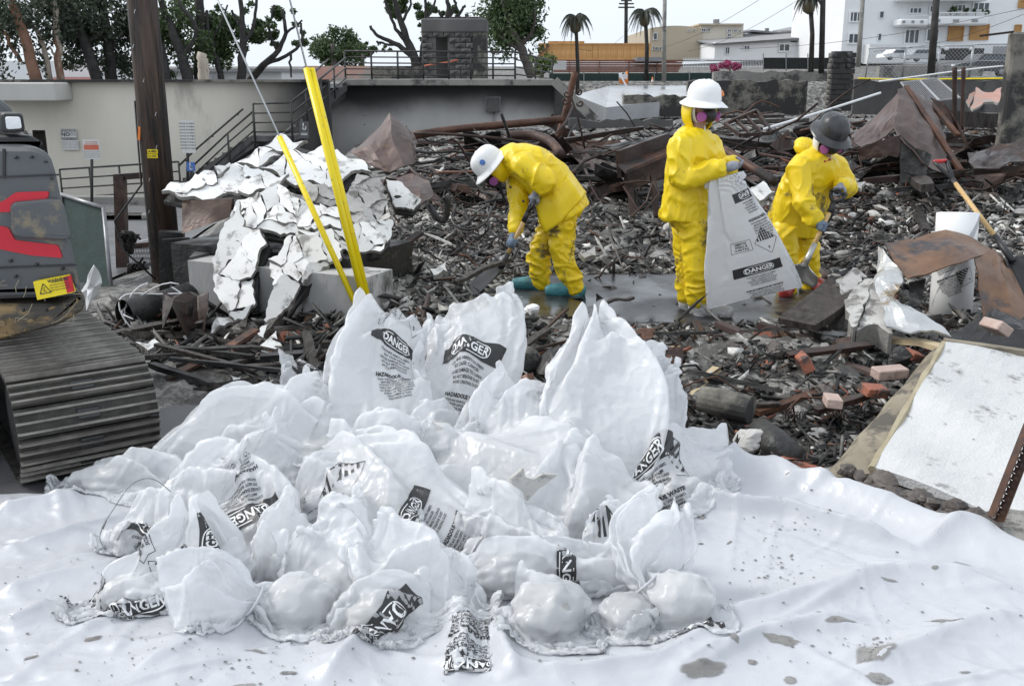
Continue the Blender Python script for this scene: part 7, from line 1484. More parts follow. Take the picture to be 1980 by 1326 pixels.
def hard_hat(parent, H, m, decal=None, tilt=0):
    t = MB(); n = 32; v = []; prof_ = [(1.0, 0), (.995, .03), (.96, .07), (.87, .105), (.7, .132), (.45, .148), (.18, .154), (.02, .155)]
    for r, z in prof_:
        for k in range(n): a = 2 * math.pi * k / n; ridge = .006 * max(0, math.cos(a * 2)) ** 8 * (z > .03) * (r > .1); v.append(H(.118 * r * math.cos(a), .008 + .14 * r * math.sin(a), .035 + z + ridge))
    f = [(i * n + k, i * n + (k + 1) % n, (i + 1) * n + (k + 1) % n, (i + 1) * n + k) for i in range(len(prof_) - 1) for k in range(n)] + [tuple(range((len(prof_) - 1) * n, len(prof_) * n))]
    hat = obj('hard_hat', v, f, M[m], parent, shade=True)
    v = []
    for r, z in ((.99, .012), (1.08, .006), (1.25, -.008), (1.36, -.016), (1.365, -.020), (1.25, -.013), (.99, .0)):
        for k in range(n): a = 2 * math.pi * k / n; q = r + (.05 * (r - 1) * 3 if math.sin(a) > 0 else 0); v.append(H(.118 * q * math.cos(a), .008 + .14 * q * math.sin(a), .035 + z - .012 * (r - 1) * 3 * abs(math.cos(a))))
    f = [(i * n + k, i * n + (k + 1) % n, (i + 1) * n + (k + 1) % n, (i + 1) * n + k) for i in range(6) for k in range(n)]
    obj('brim', v, f, M[m], hat, shade=True)
    if decal:
        mt, a, z = decal; k = 18; pts = []; c = H(.118 * .985 * math.cos(a), .008 + .14 * .985 * math.sin(a), .035 + z); out = (c - H(0, .008, .04)).normalized(); x, y, _ = frame_of(out); pts = [c + out * .006 + (x * math.cos(2 * math.pi * j / k) + y * math.sin(2 * math.pi * j / k)) * .022 for j in range(k)]
        mb = MB(); mb.prism(pts, -out * .02); mb.build('round_sticker', M[mt], hat)
        F = Flat(); F.rect('print_white', 0, 0, .016, .004); F.flat_to(c + out * .006, x, y, hat, 'sticker_mark', .001)
    return hat
def respirator(parent, H):
    mb = MB(); ellip(mb, H(0, .096, -.05), (.052, .05, .06), H.R); ellip(mb, H(0, .112, -.018), (.022, .028, .036), H.R); ellip(mb, H(0, .122, -.075), (.02, .016, .022), H.R)
    for s in (-1, 1): ellip(mb, H(.045 * s, .085, -.058), (.022, .026, .026), H.R)
    v, f, ed = skin_over(mb, .0065, 3); o = obj('respirator', v, f, M['rubber'], parent, shade=True)
    for s in (-1, 1):
        d = (H.r * s * .86 + H.f * .42 - H.u * .1).normalized(); x, y, _ = frame_of(d); Rm = Matrix((x, y, d)).transposed()
        MB().lathe(H(.06 * s, .086, -.062), [(.034, 0), (.036, .004), (.036, .026), (.033, .03), (.012, .031)], 24, Rm).build('filter', M['magenta'], o, shade=False)
        MB().tube([H(.04 * s, .095, -.02), H(.075 * s, .045, .0), H(.088 * s, -.02, .025)], .006, 6).build('strap', M['rubber'], o, shade=True)
        MB().tube([H(.045 * s, .08, -.07), H(.075 * s, .03, -.075), H(.07 * s, -.05, -.08)], .006, 6).build('strap', M['rubber'], o, shade=True)
    return o
def hood(parent, H, m, r=(.105, .125, .14), open_=1.05, zc=-.005, name='hood', thick=.006, seed=1, back=0):
    """cloth shell round the head, open towards the face"""
    nu, nv = 26, 16; rows = []
    for i in range(nv):
        t = .12 + (math.pi - .55) * i / (nv - 1); row = []
        for k in range(nu):
            a = -math.pi / 2 - (math.pi - open_ * (.6 + .4 * math.sin(t))) + 2 * (math.pi - open_ * (.6 + .4 * math.sin(t))) * k / (nu - 1)
            q = 1 + .05 * math.sin(a * 5 + seed) * math.sin(t * 4 + seed * 2); row.append(H(r[0] * q * math.sin(t) * math.cos(a), back + r[1] * q * math.sin(t) * math.sin(a), zc + r[2] * math.cos(t)))
        rows.append(row)
    mb = MB(); mb.sheet(rows, thick); return mb.build(name, M[m], parent, shade=True)
def boot(parent, ankle, toe, m, name='boot', seed=1):
    a, t = Vector(ankle), Vector(toe); d = (t - a); d.z = 0; d.normalize(); mb = MB(); z0 = t.z
    limb(mb, [a + Vector((0, 0, .05)), a, a + d * .01 + Vector((0, 0, -.05))], [.062, .062, .065]); heel = Vector((a.x, a.y, z0 + .045)) - d * .05
    limb(mb, [heel, heel + d * .1 + Vector((0, 0, .012)), heel + d * .2, heel + d * .29 + Vector((0, 0, -.006))], [.058, .064, .062, .05])
    v, f, ed = skin_over(mb, .011, 3); v = crumple(v, ed, 1.06, 30, .06, .008, 14, seed=seed); v[:, 2] = np.maximum(v[:, 2], z0 + .002); return obj(name, v, f, M[m], parent, shade=True)
def person(label, base, H, hips, chest, neck, arms, legs, right, jacket, pants_r=.105, dirty=False, hatm='hat_white', decal=None, seed=1, sleeve=(.088, .08, .066), belly=()):
    """arms: (shoulder, elbow, wrist); legs: (hip, knee, ankle); jacket: rows of (point, half width, half depth)"""
    t = thing('person', base, label, 'person')
    mb = MB(); ellip(mb, H(0, 0, .0), (.074, .094, .115), H.R); ellip(mb, H(0, .085, -.015), (.014, .022, .024), H.R); ellip(mb, H(0, .045, -.07), (.05, .05, .045), H.R)
    for s in (-1, 1): ellip(mb, H(.077 * s, -.005, -.01), (.012, .02, .032), H.R)
    limb(mb, [H(0, -.02, -.06), neck, chest], [.055, .06, .1]); limb(mb, [chest, chest.lerp(hips, .5), hips], [.12, .12, .13])
    for a in arms: limb(mb, a, [.06, .045, .034]); limb(mb, [chest, a[0]], [.09, .06], k=5)
    for l in legs: limb(mb, l, [.085, .065, .045]); limb(mb, [hips, l[0]], [.11, .085], k=5)
    v, f, ed = skin_over(mb, .013, 3); obj('body', v, f, M['skin'], t, shade=True)
    for s in (-1, 1): mb = MB(); ellip(mb, H(.031 * s, .083, .012), (.013, .009, .007), H.R, 12, 8); mb.build('eye', M['eye'], t, shade=True)
    ym = 'yellow_suit_dirty' if dirty else 'yellow_suit'
    mb = MB()
    for l in legs: limb(mb, [l[0] + Vector((0, 0, .05)), l[0], l[1], l[2].lerp(l[1], .25), l[2]], [pants_r * 1.05, pants_r * 1.1, pants_r * .92, pants_r * .8, pants_r * .74], 16, 18)
    limb(mb, [hips + Vector((0, 0, .12)), hips, hips - Vector((0, 0, .03))], [.15, .155, .14])
    v, f, ed = skin_over(mb, .009, 5); v = wrinkle(crumple(v, ed, 1.06, 40, .04, .014, 5, lap=.03, seed=seed), f, seed, .027, (3.2, 3.2, 8.5)); zl = min(l[2].z for l in legs)
    obj('trousers', v, f, M['yellow_suit_dirty'], t, shade=True)
    mb = MB(); etube(mb, [q[0] for q in jacket], [(q[1], q[2]) for q in jacket], right, 28)
    for a in arms:
        limb(mb, [a[0].lerp(chest, .25), a[0], a[0].lerp(a[1], .5), a[1], a[1].lerp(a[2], .55), a[2]], [sleeve[0] * 1.05, sleeve[0] * 1.08, sleeve[0], sleeve[1] * 1.02, sleeve[1] * .92, sleeve[2]], 16, 20)
    for b in belly: ellip(mb, b[0], b[1])
    v, f, ed = skin_over(mb, .009, 5); v = wrinkle(crumple(v, ed, 1.05, 40, .04, .014, 5, lap=.03, seed=seed + 5), f, seed + 2, .025, (5.5, 5.5, 3.2)); obj('jacket', v, f, M[ym], t, shade=True)
    hard_hat(t, H, hatm, decal); respirator(t, H)
    return t
# --- bending worker with the black scoop shovel
def Q(px, py, y): return P(px, py, y)
W1 = 8.25; H1 = Head(Q(955, 322, W1), (-.62, -.12, -.72), (-.72, -.1, .62))
hips1, chest1, neck1 = Q(1092, 405, W1), Q(1012, 322, W1), Q(976, 318, W1)
g_top, g_low = Q(1032, 388, W1 - .22), Q(992, 470, W1 - .2)
arms1 = [(Q(1012, 318, W1 - .2), Q(1056, 352, W1 - .3), Q(1042, 366, W1 - .27)), (Q(998, 332, W1 + .15), Q(1003, 405, W1 - .02), Q(996, 448, W1 - .14))]
legs1 = [(Q(1088, 425, W1 - .1), Q(1088, 492, W1 - .12), Q(1114, 562, W1 - .12)), (Q(1072, 428, W1 + .1), Q(1044, 492, W1 + .08), Q(1046, 552, W1 + .12))]
p1 = person('worker in yellow rain suit and white hard hat bending over a shovel', G(1075, 575), H1, hips1, chest1, neck1, arms1, legs1, (0, 1, 0), [(Q(975, 318, W1), .10, .11), (Q(992, 308, W1), .18, .13), (Q(1025, 318, W1), .21, .165), (Q(1058, 346, W1), .22, .185), (Q(1082, 385, W1), .23, .2), (Q(1098, 415, W1), .24, .205)], seed=3, decal=('print_blue', math.pi - .25, .075))
o = None
jb = bent('jacket_tail', '', [[(1052, 452, W1 - .22), (1085, 430, W1 - .27), (1125, 385, W1 - .2), (1135, 372, W1 - .02)], [(1040, 420, W1 - .2), (1080, 395, W1 - .26), (1110, 365, W1 - .2), (1118, 352, W1 - .02)], [(1035, 390, W1 - .18), (1070, 368, W1 - .22), (1095, 345, W1 - .17), (1100, 330, W1 - .02)]], .012, 'yellow_suit', sub=6, dent=.012, seed=41, parent=p1)
jb.data.polygons.foreach_set('use_smooth', [True] * len(jb.data.polygons))
hood(p1, H1, 'yellow_suit', (.112, .13, .145), 1.0, -.01, seed=2)
for px, py in ((987, 362), (1012, 389), (1038, 417)): mb = MB(); ellip(mb, Q(px, py, W1 - .235), (.011, .006, .011), n=10, m=6); mb.build('snap_button', M['rubber'], p1)
hand(p1, g_top, (1, .2, .1), (.2, -.3, 1), arms1[0][2], 'glove_grey'); hand(p1, g_low, (g_top - g_low), (-.6, -.5, .3), arms1[1][2], 'glove_blue')
boot(p1, Q(1114, 568, W1 - .12), G(1075, 578) + Vector((0, 0, .03)), 'shoe_teal', seed=1); boot(p1, Q(1046, 558, W1 + .12), G(1010, 565) + Vector((0, 0, .03)), 'shoe_teal', seed=2)
d = (g_low - g_top).normalized()
shovel('wood-handled shovel with wide black scoop held by the bending worker', g_top, g_top + d * .12, g_low + d * .12, g_low + d * .24, Q(908, 556, W1 - .42), (.3, -.75, .35), bw=.38)
# --- standing worker who holds the bag
W2 = 7.5; H2 = Head(Q(1358, 205, W2), (.5, -.85, -.12), (0, 0, 1))
hips2, chest2, neck2 = Q(1332, 425, W2), Q(1340, 295, W2), Q(1348, 252, W2)
arms2 = [(Q(1316, 282, W2 - .17), Q(1318, 345, W2 - .24), Q(1396, 326, W2 - .3)), (Q(1372, 285, W2 + .14), Q(1392, 325, W2 + .02), Q(1412, 318, W2 - .16))]
legs2 = [(Q(1345, 440, W2 - .09), Q(1347, 520, W2 - .1), Q(1349, 584, W2 - .06)), (Q(1328, 440, W2 + .1), Q(1330, 518, W2 + .1), Q(1330, 575, W2 + .12))]
p2 = person('worker in yellow rain suit and white hard hat standing with an open bag', G(1345, 610), H2, hips2, chest2, neck2, arms2, legs2, (.75, .66, 0), [(Q(1347, 248, W2), .10, .095), (Q(1344, 262, W2), .17, .13), (Q(1341, 285, W2), .22, .155), (Q(1338, 330, W2), .225, .17), (Q(1334, 380, W2), .225, .18), (Q(1330, 424, W2), .23, .19)], seed=13, decal=('orange', math.pi * .75, .07))
hood(p2, H2, 'yellow_suit', (.125, .14, .135), 1.25, -.055, seed=3, back=-.02); hood(p2, H2, 'tyvek', (.096, .112, .132), 1.3, -.012, 'inner_hood', seed=5)
hand(p2, Q(1415, 324, W2 - .3), (.9, .1, .3), (-.2, -.8, .5), arms2[0][2], 'glove_grey', .012); hand(p2, Q(1424, 316, W2 - .17), (.9, .1, -.2), (.1, .8, .5), arms2[1][2], 'glove_grey', .012, -1)
boot(p2, Q(1352, 606, W2 - .06), G(1392, 620) + Vector((0, 0, .03)), 'shoe_grey', seed=3); boot(p2, Q(1332, 595, W2 + .12), G(1365, 606) + Vector((0, 0, .03)), 'shoe_grey', seed=4)
mb = MB(); mb.sheet([[Q(1342 + 9 * u, 350 + 10 * w_ + u, W2 - .215 + .012 * u) for u in range(4)] for w_ in range(2)], .008); mb.build('pocket_flap', M['yellow_suit'], p2)
mb = MB(); mb.tube([H2(.03, .09, -.13), H2(.035, .11, -.2), H2(.03, .12, -.27)], .004, 5); mb.build('drawstring', M['tyvek'], p2)
# --- stooping worker in the black hat
W3 = 8.35; H3 = Head(Q(1604, 262, W3 - .25), (.3, -.78, -.55), (.18, -.5, .85))
hips3, chest3, neck3 = Q(1530, 430, W3), Q(1578, 325, W3 - .14), Q(1594, 296, W3 - .2)
arms3 = [(Q(1546, 325, W3 - .28), Q(1556, 395, W3 - .42), Q(1577, 430, W3 - .46)), (Q(1612, 322, W3 - .06), Q(1636, 362, W3 - .12), Q(1628, 358, W3 - .34))]
legs3 = [(Q(1518, 445, W3 - .12), Q(1520, 505, W3 - .16), Q(1522, 566, W3 - .1)), (Q(1550, 442, W3 + .1), Q(1562, 500, W3 + .02), Q(1566, 552, W3 + .1))]
p3 = person('worker in yellow rain suit and black hard hat stooping with a grey shovel', G(1545, 580), H3, hips3, chest3, neck3, arms3, legs3, (.9, .4, 0), [(Q(1596, 296, W3 - .2), .11, .10), (Q(1588, 308, W3 - .18), .19, .14), (Q(1574, 330, W3 - .14), .23, .17), (Q(1556, 372, W3 - .08), .235, .19), (Q(1540, 412, W3 - .03), .23, .2), (Q(1531, 444, W3), .235, .205)], seed=23, hatm='hat_black', dirty=True)
hood(p3, H3, 'tyvek', (.102, .118, .15), 1.25, -.03, 'inner_hood', seed=7)
mb = MB(); ellip(mb, Q(1562, 285, W3 - .02), (.12, .1, .07), rotm(0, 25, 0)); ellip(mb, Q(1552, 290, W3 - .1), (.08, .07, .05), rotm(0, 35, 0)); v, f, ed = skin_over(mb, .012, 3); v = crumple(v, ed, 1.12, 50, .03, .015, 9, seed=4); obj('lowered_hood', v, f, M['yellow_suit'], p3, shade=True)
s_top, s_low = Q(1622, 372, W3 - .38), Q(1590, 440, W3 - .5)
hand(p3, s_top, (1, .3, 0), (.1, .2, 1), arms3[1][2], 'glove_grey', flip=-1); hand(p3, s_low, (s_top - s_low), (-.7, -.6, .2), arms3[0][2], 'glove_blue')
boot(p3, Q(1524, 568, W3 - .1), G(1512, 588) + Vector((0, 0, .03)), 'shoe_red', seed=5); boot(p3, Q(1568, 556, W3 + .1), G(1592, 572) + Vector((0, 0, .03)), 'shoe_red', seed=6)
d = (s_low - s_top).normalized()
shovel('wood-handled shovel with worn grey blade held by the stooping worker', s_top, s_top + d * .12, s_low + d * .18, s_low + d * .36, Q(1545, 552, W3 - .55), (.9, -.35, .1), blade='zinc', sock='zinc', bw=.27)
mb = MB(); mb.tube([H3(-.02, .10, -.13), H3(-.06, .12, -.2), H3(-.08, .12, -.27)], .004, 5); mb.build('drawstring', M['tyvek'], p3); mb = MB(); mb.tube([H3(.0, .13, -.14), H3(.06, .14, -.15), H3(.1, .12, -.17), H3(.1, .1, -.22)], .012, 6); mb.build('red_hose', M['red_plastic'], p3, shade=True)
# --- the bag he holds open
bag('open clear bag printed with danger panels hanging from the standing worker\'s hands', [(1459, 574, 7.2, .35, .03), (1446, 520, 7.2, .31, .06), (1430, 450, 7.2, .235, .07), (1410, 380, 7.2, .15, .06), (1400, 342, 7.2, .10, .03)], prints=[('full', 1470, 519, 2, False), ('danger', 1440, 376, 3, False)], excess=1.0, hold=.08, mat_='film_held')
make_bags(lambda X, Y: np.full(X.shape, .06), None, .0004); BAGS.clear()
bag('tied white waste bag with bow-like gathered neck on front of heap', [(684, 1215, 2.97, .05, .03), (640, 1205, 2.98, .125, .09), (560, 1195, 2.99, .135, .11), (500, 1155, 2.98, .03, .03), (440, 1140, 2.95, .10, .045), (385, 1145, 2.93, .115, .05), (340, 1165, 2.92, .115, .03)], tie=(.55, .03), load=[(585, 1200, 3.02, .15, .11, .11)], stock='pale', pull=.012, mat_='film_semi')
bag('white bag lying on its side with upside-down striped hazard print at its end', [(112, 1165, 3.02, .04, .02), (160, 1160, 3.04, .085, .06), (240, 1150, 3.08, .11, .08), (330, 1110, 3.14, .11, .08), (410, 1075, 3.2, .09, .05), (470, 1040, 3.25, .06, .03)], load=[(270, 1165, 3.1, .16, .09, .075)], prints=[('diamond', 180, 1165, 70, False), ('danger', 262, 1172, 80, False)], stock='pale')
bag('peaked white bag standing at left of heap with large striped diamond print', [(330, 1190, 3.1, .10, .06), (345, 1140, 3.12, .16, .09), (362, 1080, 3.17, .175, .09), (372, 1020, 3.21, .11, .06), (372, 945, 3.25, .012, .01)], load=[(350, 1160, 3.17, .14, .1, .09)], prints=[('diamond', 335, 1095, 0, False), ('bar', 412, 1062, 90, False)], excess=1.06)
bag('small bag with dark wet bottom corner and curved danger lettering at front of heap', [(636, 1288, 2.84, .015, .01), (675, 1262, 2.87, .07, .04), (720, 1225, 2.92, .125, .08), (775, 1195, 2.96, .12, .07), (845, 1180, 3.0, .08, .03)], load=[(725, 1238, 2.95, .13, .1, .075), (668, 1270, 2.88, .06, .045, .03)], prints=[('bar', 735, 1215, -60, False)], mat_='film_clear')
bag('full grey bag sagging to a point on the sheet beside the tied danger bag', [(1162, 1298, 2.8, .012, .01), (1120, 1265, 2.86, .10, .05), (1065, 1220, 2.93, .15, .11), (1015, 1170, 3.0, .13, .1), (975, 1150, 3.04, .07, .03)], load=[(1060, 1215, 2.96, .15, .13, .115)], mat_='film_clear', stock='pale', excess=1.03)
bag('tied bag with bold danger bar wrapped round its full base', [(1320, 1262, 2.93, .10, .05), (1322, 1225, 2.96, .15, .11), (1305, 1165, 3.0, .15, .12), (1248, 1105, 3.08, .04, .035), (1255, 1060, 3.14, .09, .04), (1272, 1010, 3.22, .11, .04), (1296, 950, 3.3, .03, .015)], tie=(.5, .04), load=[(1318, 1200, 3.01, .135, .12, .125)], prints=[('bar', 1325, 1212, 12, False)], stock='pale', pull=.012, mat_='film_semi')
bag('slumped grey bag squeezed under the tied danger bag', [(1138, 1175, 2.98, .03, .02), (1170, 1205, 2.96, .10, .07), (1230, 1225, 2.95, .115, .09), (1310, 1250, 2.93, .07, .04)], load=[(1215, 1222, 2.97, .12, .1, .08)], mat_='film_clear', stock='pale')
bag('loose flapping bag in front middle of heap with thin folded skirt', [(962, 1165, 3.02, .05, .015), (900, 1145, 3.04, .12, .035), (830, 1120, 3.08, .14, .06), (760, 1070, 3.14, .13, .06), (700, 1010, 3.22, .05, .02)], excess=1.08, pull=.025)
bag('upright bag with handwritten marks above the bow-tied bag', [(668, 1205, 3.1, .09, .05), (650, 1150, 3.13, .13, .09), (635, 1090, 3.2, .145, .09), (615, 1030, 3.27, .13, .05), (585, 985, 3.32, .08, .02)], load=[(655, 1165, 3.14, .115, .1, .08)], stock='pale', excess=1.06, mat_='film_semi')
bag('long low bag lying beside the crawler track at the heap edge', [(92, 925, 4.1, .035, .02), (130, 925, 4.1, .10, .06), (200, 925, 4.08, .135, .09), (270, 925, 4.04, .13, .09), (340, 940, 4.0, .07, .04)], load=[(215, 945, 4.08, .2, .11, .09)], stock='pale')
bag('big rounded bag with creased back at left top of heap', [(304, 900, 4.15, .08, .05), (350, 865, 4.18, .17, .11), (430, 835, 4.2, .215, .15), (520, 830, 4.18, .2, .14), (610, 850, 4.12, .12, .06)], load=[(440, 890, 4.2, .24, .17, .15)], stock='pale', excess=1.05)
bag('half-hidden bag with small print behind the top left bags', [(600, 810, 4.6, .14, .06), (605, 760, 4.68, .16, .07), (612, 715, 4.76, .16, .05), (618, 688, 4.82, .15, .02)], prints=[('danger', 640, 720, -30, False)])
bag('tall bag bearing the danger panel and long paragraph at heap top', [(735, 885, 4.16, .08, .05), (740, 835, 4.22, .17, .12), (730, 760, 4.33, .21, .14), (725, 690, 4.46, .19, .10), (745, 630, 4.6, .17, .05), (765, 585, 4.7, .13, .02)], load=[(752, 838, 4.22, .15, .13, .12)], prints=[('full', 775, 665, 8, False)], stock='pale', excess=1.05)
bag('tall blank bag standing behind the danger panel bag', [(890, 790, 4.5, .12, .07), (900, 740, 4.56, .19, .11), (912, 670, 4.66, .195, .07), (918, 610, 4.8, .19, .04), (905, 572, 4.88, .16, .02)], load=[(880, 775, 4.58, .15, .12, .1)], prints=[('danger', 905, 650, -6, False)])
bag('gaping bag with open mouth and charred scrap inside in middle of heap', [(960, 760, 4.35, .10, .07), (965, 810, 4.2, .22, .13), (975, 880, 3.95, .285, .15), (990, 950, 3.72, .27, .13), (1005, 1010, 3.58, .22, .10)], excess=1.05, pull=.03, prints=[])
bag('tallest bag rising to a sharp peak near the brick rubble', [(1150, 985, 3.92, .10, .06), (1150, 930, 3.96, .17, .11), (1158, 840, 4.06, .225, .13), (1165, 740, 4.2, .235, .10), (1155, 660, 4.36, .15, .06), (1146, 577, 4.54, .008, .006)], load=[(1150, 945, 4.02, .17, .13, .11)], excess=1.04)
bag('pointed flap of film hanging right of the tallest bag', [(1215, 900, 4.1, .12, .06), (1225, 830, 4.18, .17, .07), (1245, 760, 4.28, .16, .04), (1275, 700, 4.36, .09, .02), (1298, 675, 4.42, .02, .01)], excess=1.06)
bag('bag turned sideways with danger bar and striped diamond facing the rubble', [(1225, 985, 3.84, .08, .05), (1265, 945, 3.9, .17, .10), (1320, 905, 4.0, .19, .10), (1375, 880, 4.1, .15, .06), (1418, 870, 4.18, .08, .02)], load=[(1290, 945, 3.95, .17, .13, .1)], prints=[('danger', 1245, 890, 75, False), ('diamond', 1290, 885, 20, False)], excess=1.05, stock='pale')
bag('wide bag spread over heap middle with striped diamond at its left corner', [(915, 1045, 3.45, .10, .03), (850, 1000, 3.52, .18, .07), (770, 960, 3.64, .22, .11), (680, 920, 3.8, .21, .10), (600, 880, 3.94, .13, .04)], load=[(760, 985, 3.64, .22, .16, .1)], prints=[('diamond', 660, 925, -35, False), ('danger', 800, 985, 20, False)], stock='pale', excess=1.06)
bag('crumpled bag with dark upside-down danger band in left middle of heap', [(565, 1060, 3.4, .08, .04), (520, 1020, 3.5, .14, .09), (460, 970, 3.64, .165, .1), (410, 925, 3.78, .14, .06), (375, 895, 3.86, .08, .02)], load=[(480, 1000, 3.6, .16, .13, .1)], prints=[('danger', 478, 1000, 165, False)], excess=1.07)
bag('long twisted sleeve of film lying across the heap', [(1195, 1058, 3.28, .02, .012), (1130, 1035, 3.33, .06, .03), (1050, 1008, 3.4, .075, .035), (960, 985, 3.48, .08, .03), (890, 962, 3.56, .06, .02)], excess=1.06)
bag('flat folded bag under the twisted sleeve with black print at its edge', [(800, 1110, 3.2, .03, .02), (880, 1075, 3.24, .09, .05), (990, 1060, 3.24, .11, .06), (1100, 1072, 3.22, .10, .05), (1215, 1080, 3.2, .05, .02)], load=[(1000, 1100, 3.22, .2, .13, .1)], prints=[('bar', 1095, 1105, 10, False)], stock='pale', excess=1.06, mat_='film_semi')
bag('grey bag wedged below the danger panel bag', [(870, 905, 3.95, .10, .06), (865, 865, 4.02, .16, .1), (865, 815, 4.14, .15, .1), (875, 785, 4.22, .09, .05)], load=[(865, 860, 4.06, .15, .13, .12)], stock='pale', mat_='film_clear')
bag('dusty bag sagging under the tall danger panel bag', [(640, 905, 4.0, .08, .05), (690, 880, 4.02, .14, .09), (760, 870, 4.0, .14, .09), (810, 880, 3.98, .08, .04)], load=[(720, 890, 4.02, .17, .13, .1)], stock='pale')
bag('little bag with smeared print and thin wire over it at left edge', [(192, 1035, 3.5, .05, .03), (225, 1015, 3.52, .09, .06), (280, 1000, 3.52, .10, .07), (340, 990, 3.5, .07, .04)], load=[(265, 1025, 3.52, .12, .09, .07)], prints=[('danger', 300, 1010, 60, False)], stock='pale')
bag('empty printed bag trailing onto the sheet at heap front', [(905, 1332, 2.68, .07, .012), (903, 1290, 2.76, .065, .015), (905, 1245, 2.86, .06, .02), (915, 1200, 2.96, .055, .025)], prints=[('danger', 905, 1285, 178, False)], excess=1.02, pull=.03, hold=.03)
bag('drooping bag between the peaked bag and the handwritten bag', [(505, 1125, 3.2, .06, .03), (525, 1080, 3.27, .11, .07), (560, 1030, 3.36, .12, .07), (610, 975, 3.5, .08, .03)], load=[(535, 1085, 3.3, .1, .09, .075)], excess=1.06)
bag('soft bag draped between the round bag and the peaked bag', [(300, 975, 3.75, .07, .04), (345, 945, 3.76, .13, .08), (410, 920, 3.74, .13, .08), (470, 915, 3.7, .08, .03)], load=[(370, 960, 3.78, .14, .11, .09)], stock='pale')
bag('small peaked bag leaning on the tied danger bag', [(1190, 1105, 3.2, .08, .04), (1195, 1050, 3.28, .12, .06), (1215, 1000, 3.38, .10, .04), (1225, 965, 3.45, .04, .015)], prints=[('diamond', 1170, 1040, 40, False)], excess=1.07)
bag('smooth bag low in the heap centre with bare grey side', [(740, 1120, 3.3, .08, .05), (730, 1060, 3.38, .14, .09), (740, 1010, 3.48, .15, .08), (760, 960, 3.58, .10, .03)], load=[(735, 1075, 3.4, .13, .12, .1)], stock='pale')
bag('bag with stained lower half behind the gaping bag', [(1080, 1000, 3.7, .08, .04), (1100, 950, 3.8, .15, .08), (1110, 890, 3.9, .14, .06), (1090, 840, 4.0, .06, .02)], load=[(1100, 960, 3.82, .13, .12, .1)], excess=1.06)
bag('low bag filling the gap beneath the wide spread bag', [(560, 985, 3.68, .08, .05), (600, 960, 3.72, .14, .09), (660, 950, 3.74, .14, .09), (720, 950, 3.74, .08, .04)], load=[(630, 965, 3.76, .15, .13, .1)], stock='pale', mat_='film_clear')
bag('crumpled bag between the tall blank bag and the tallest bag', [(985, 880, 4.0, .10, .06), (1000, 830, 4.1, .17, .1), (1015, 770, 4.25, .17, .08), (1035, 725, 4.4, .12, .03)], load=[(1000, 850, 4.1, .15, .13, .1)], excess=1.06)
bag('soft bag slumped between the round bag and the tall danger panel bag', [(600, 900, 4.0, .10, .06), (610, 850, 4.1, .17, .1), (620, 790, 4.25, .17, .09), (650, 745, 4.4, .11, .03)], load=[(615, 870, 4.1, .15, .13, .1)], excess=1.06)
bag('low bag below the round bag with a loose flat mouth', [(480, 960, 3.8, .09, .05), (500, 920, 3.86, .15, .09), (540, 880, 3.95, .16, .08), (575, 840, 4.05, .12, .03)], load=[(505, 935, 3.88, .14, .12, .1)], excess=1.06)
bag('wide creased bag under the tallest bag with its mouth fallen forward', [(1080, 1060, 3.42, .12, .03), (1110, 1000, 3.55, .19, .07), (1160, 940, 3.7, .2, .1), (1200, 880, 3.86, .15, .06)], load=[(1150, 975, 3.66, .17, .14, .11)], excess=1.07)
make_bags(lambda X, Y: np.maximum(tarp_z(X, Y), .019).astype(np.float32) + .006)
# torn scrap of charred board lying in the gaping bag's mouth
rs = random.Random(5)
def scrap(name, pts, y, th, m, **kw):
    q = [P(px, py, y + dy) for px, py, dy in pts]; c = sum(q, Vector()) / len(q)
    n = (q[1] - q[0]).cross(q[2] - q[0]).normalized(); mb = MB(); mb.prism(q, n * th); return mb.build(name, M[m], **kw)
scrap('charred_scrap', [(990, 945, 0), (988, 925, 0), (1012, 906, .02), (1016, 922, .01), (1030, 928, .01), (1050, 916, .02), (1078, 918, .03), (1060, 932, .02), (1042, 945, 0), (1020, 968, -.02), (1000, 958, -.02)], 3.5, .018, 'plaster_grey', label='jagged grey scrap of burnt board in the mouth of the gaping bag', cat='scrap')
mb = MB(); pts = [P(330, 950, 3.5), P(305, 930, 3.45), P(280, 925, 3.42), P(250, 940, 3.38), (P(222, 980, 3.34)), P(200, 1015, 3.3), P(193, 1040, 3.28), P(200, 1058, 3.26)]
mb.tube(catmull(np.array([tuple(p) for p in pts]), 30), .0018, 6); mb.tube([P(200, 1055, 3.26), P(204, 1062, 3.258)], [.006, .004], 8); mb.tube([P(205, 1006, 3.302), P(198, 1022, 3.292)], .004, 6)
mb.build('wire', M['steel_grey'], label='thin bent wire with a bead arching over the small left bag', cat='wire', shade=True)
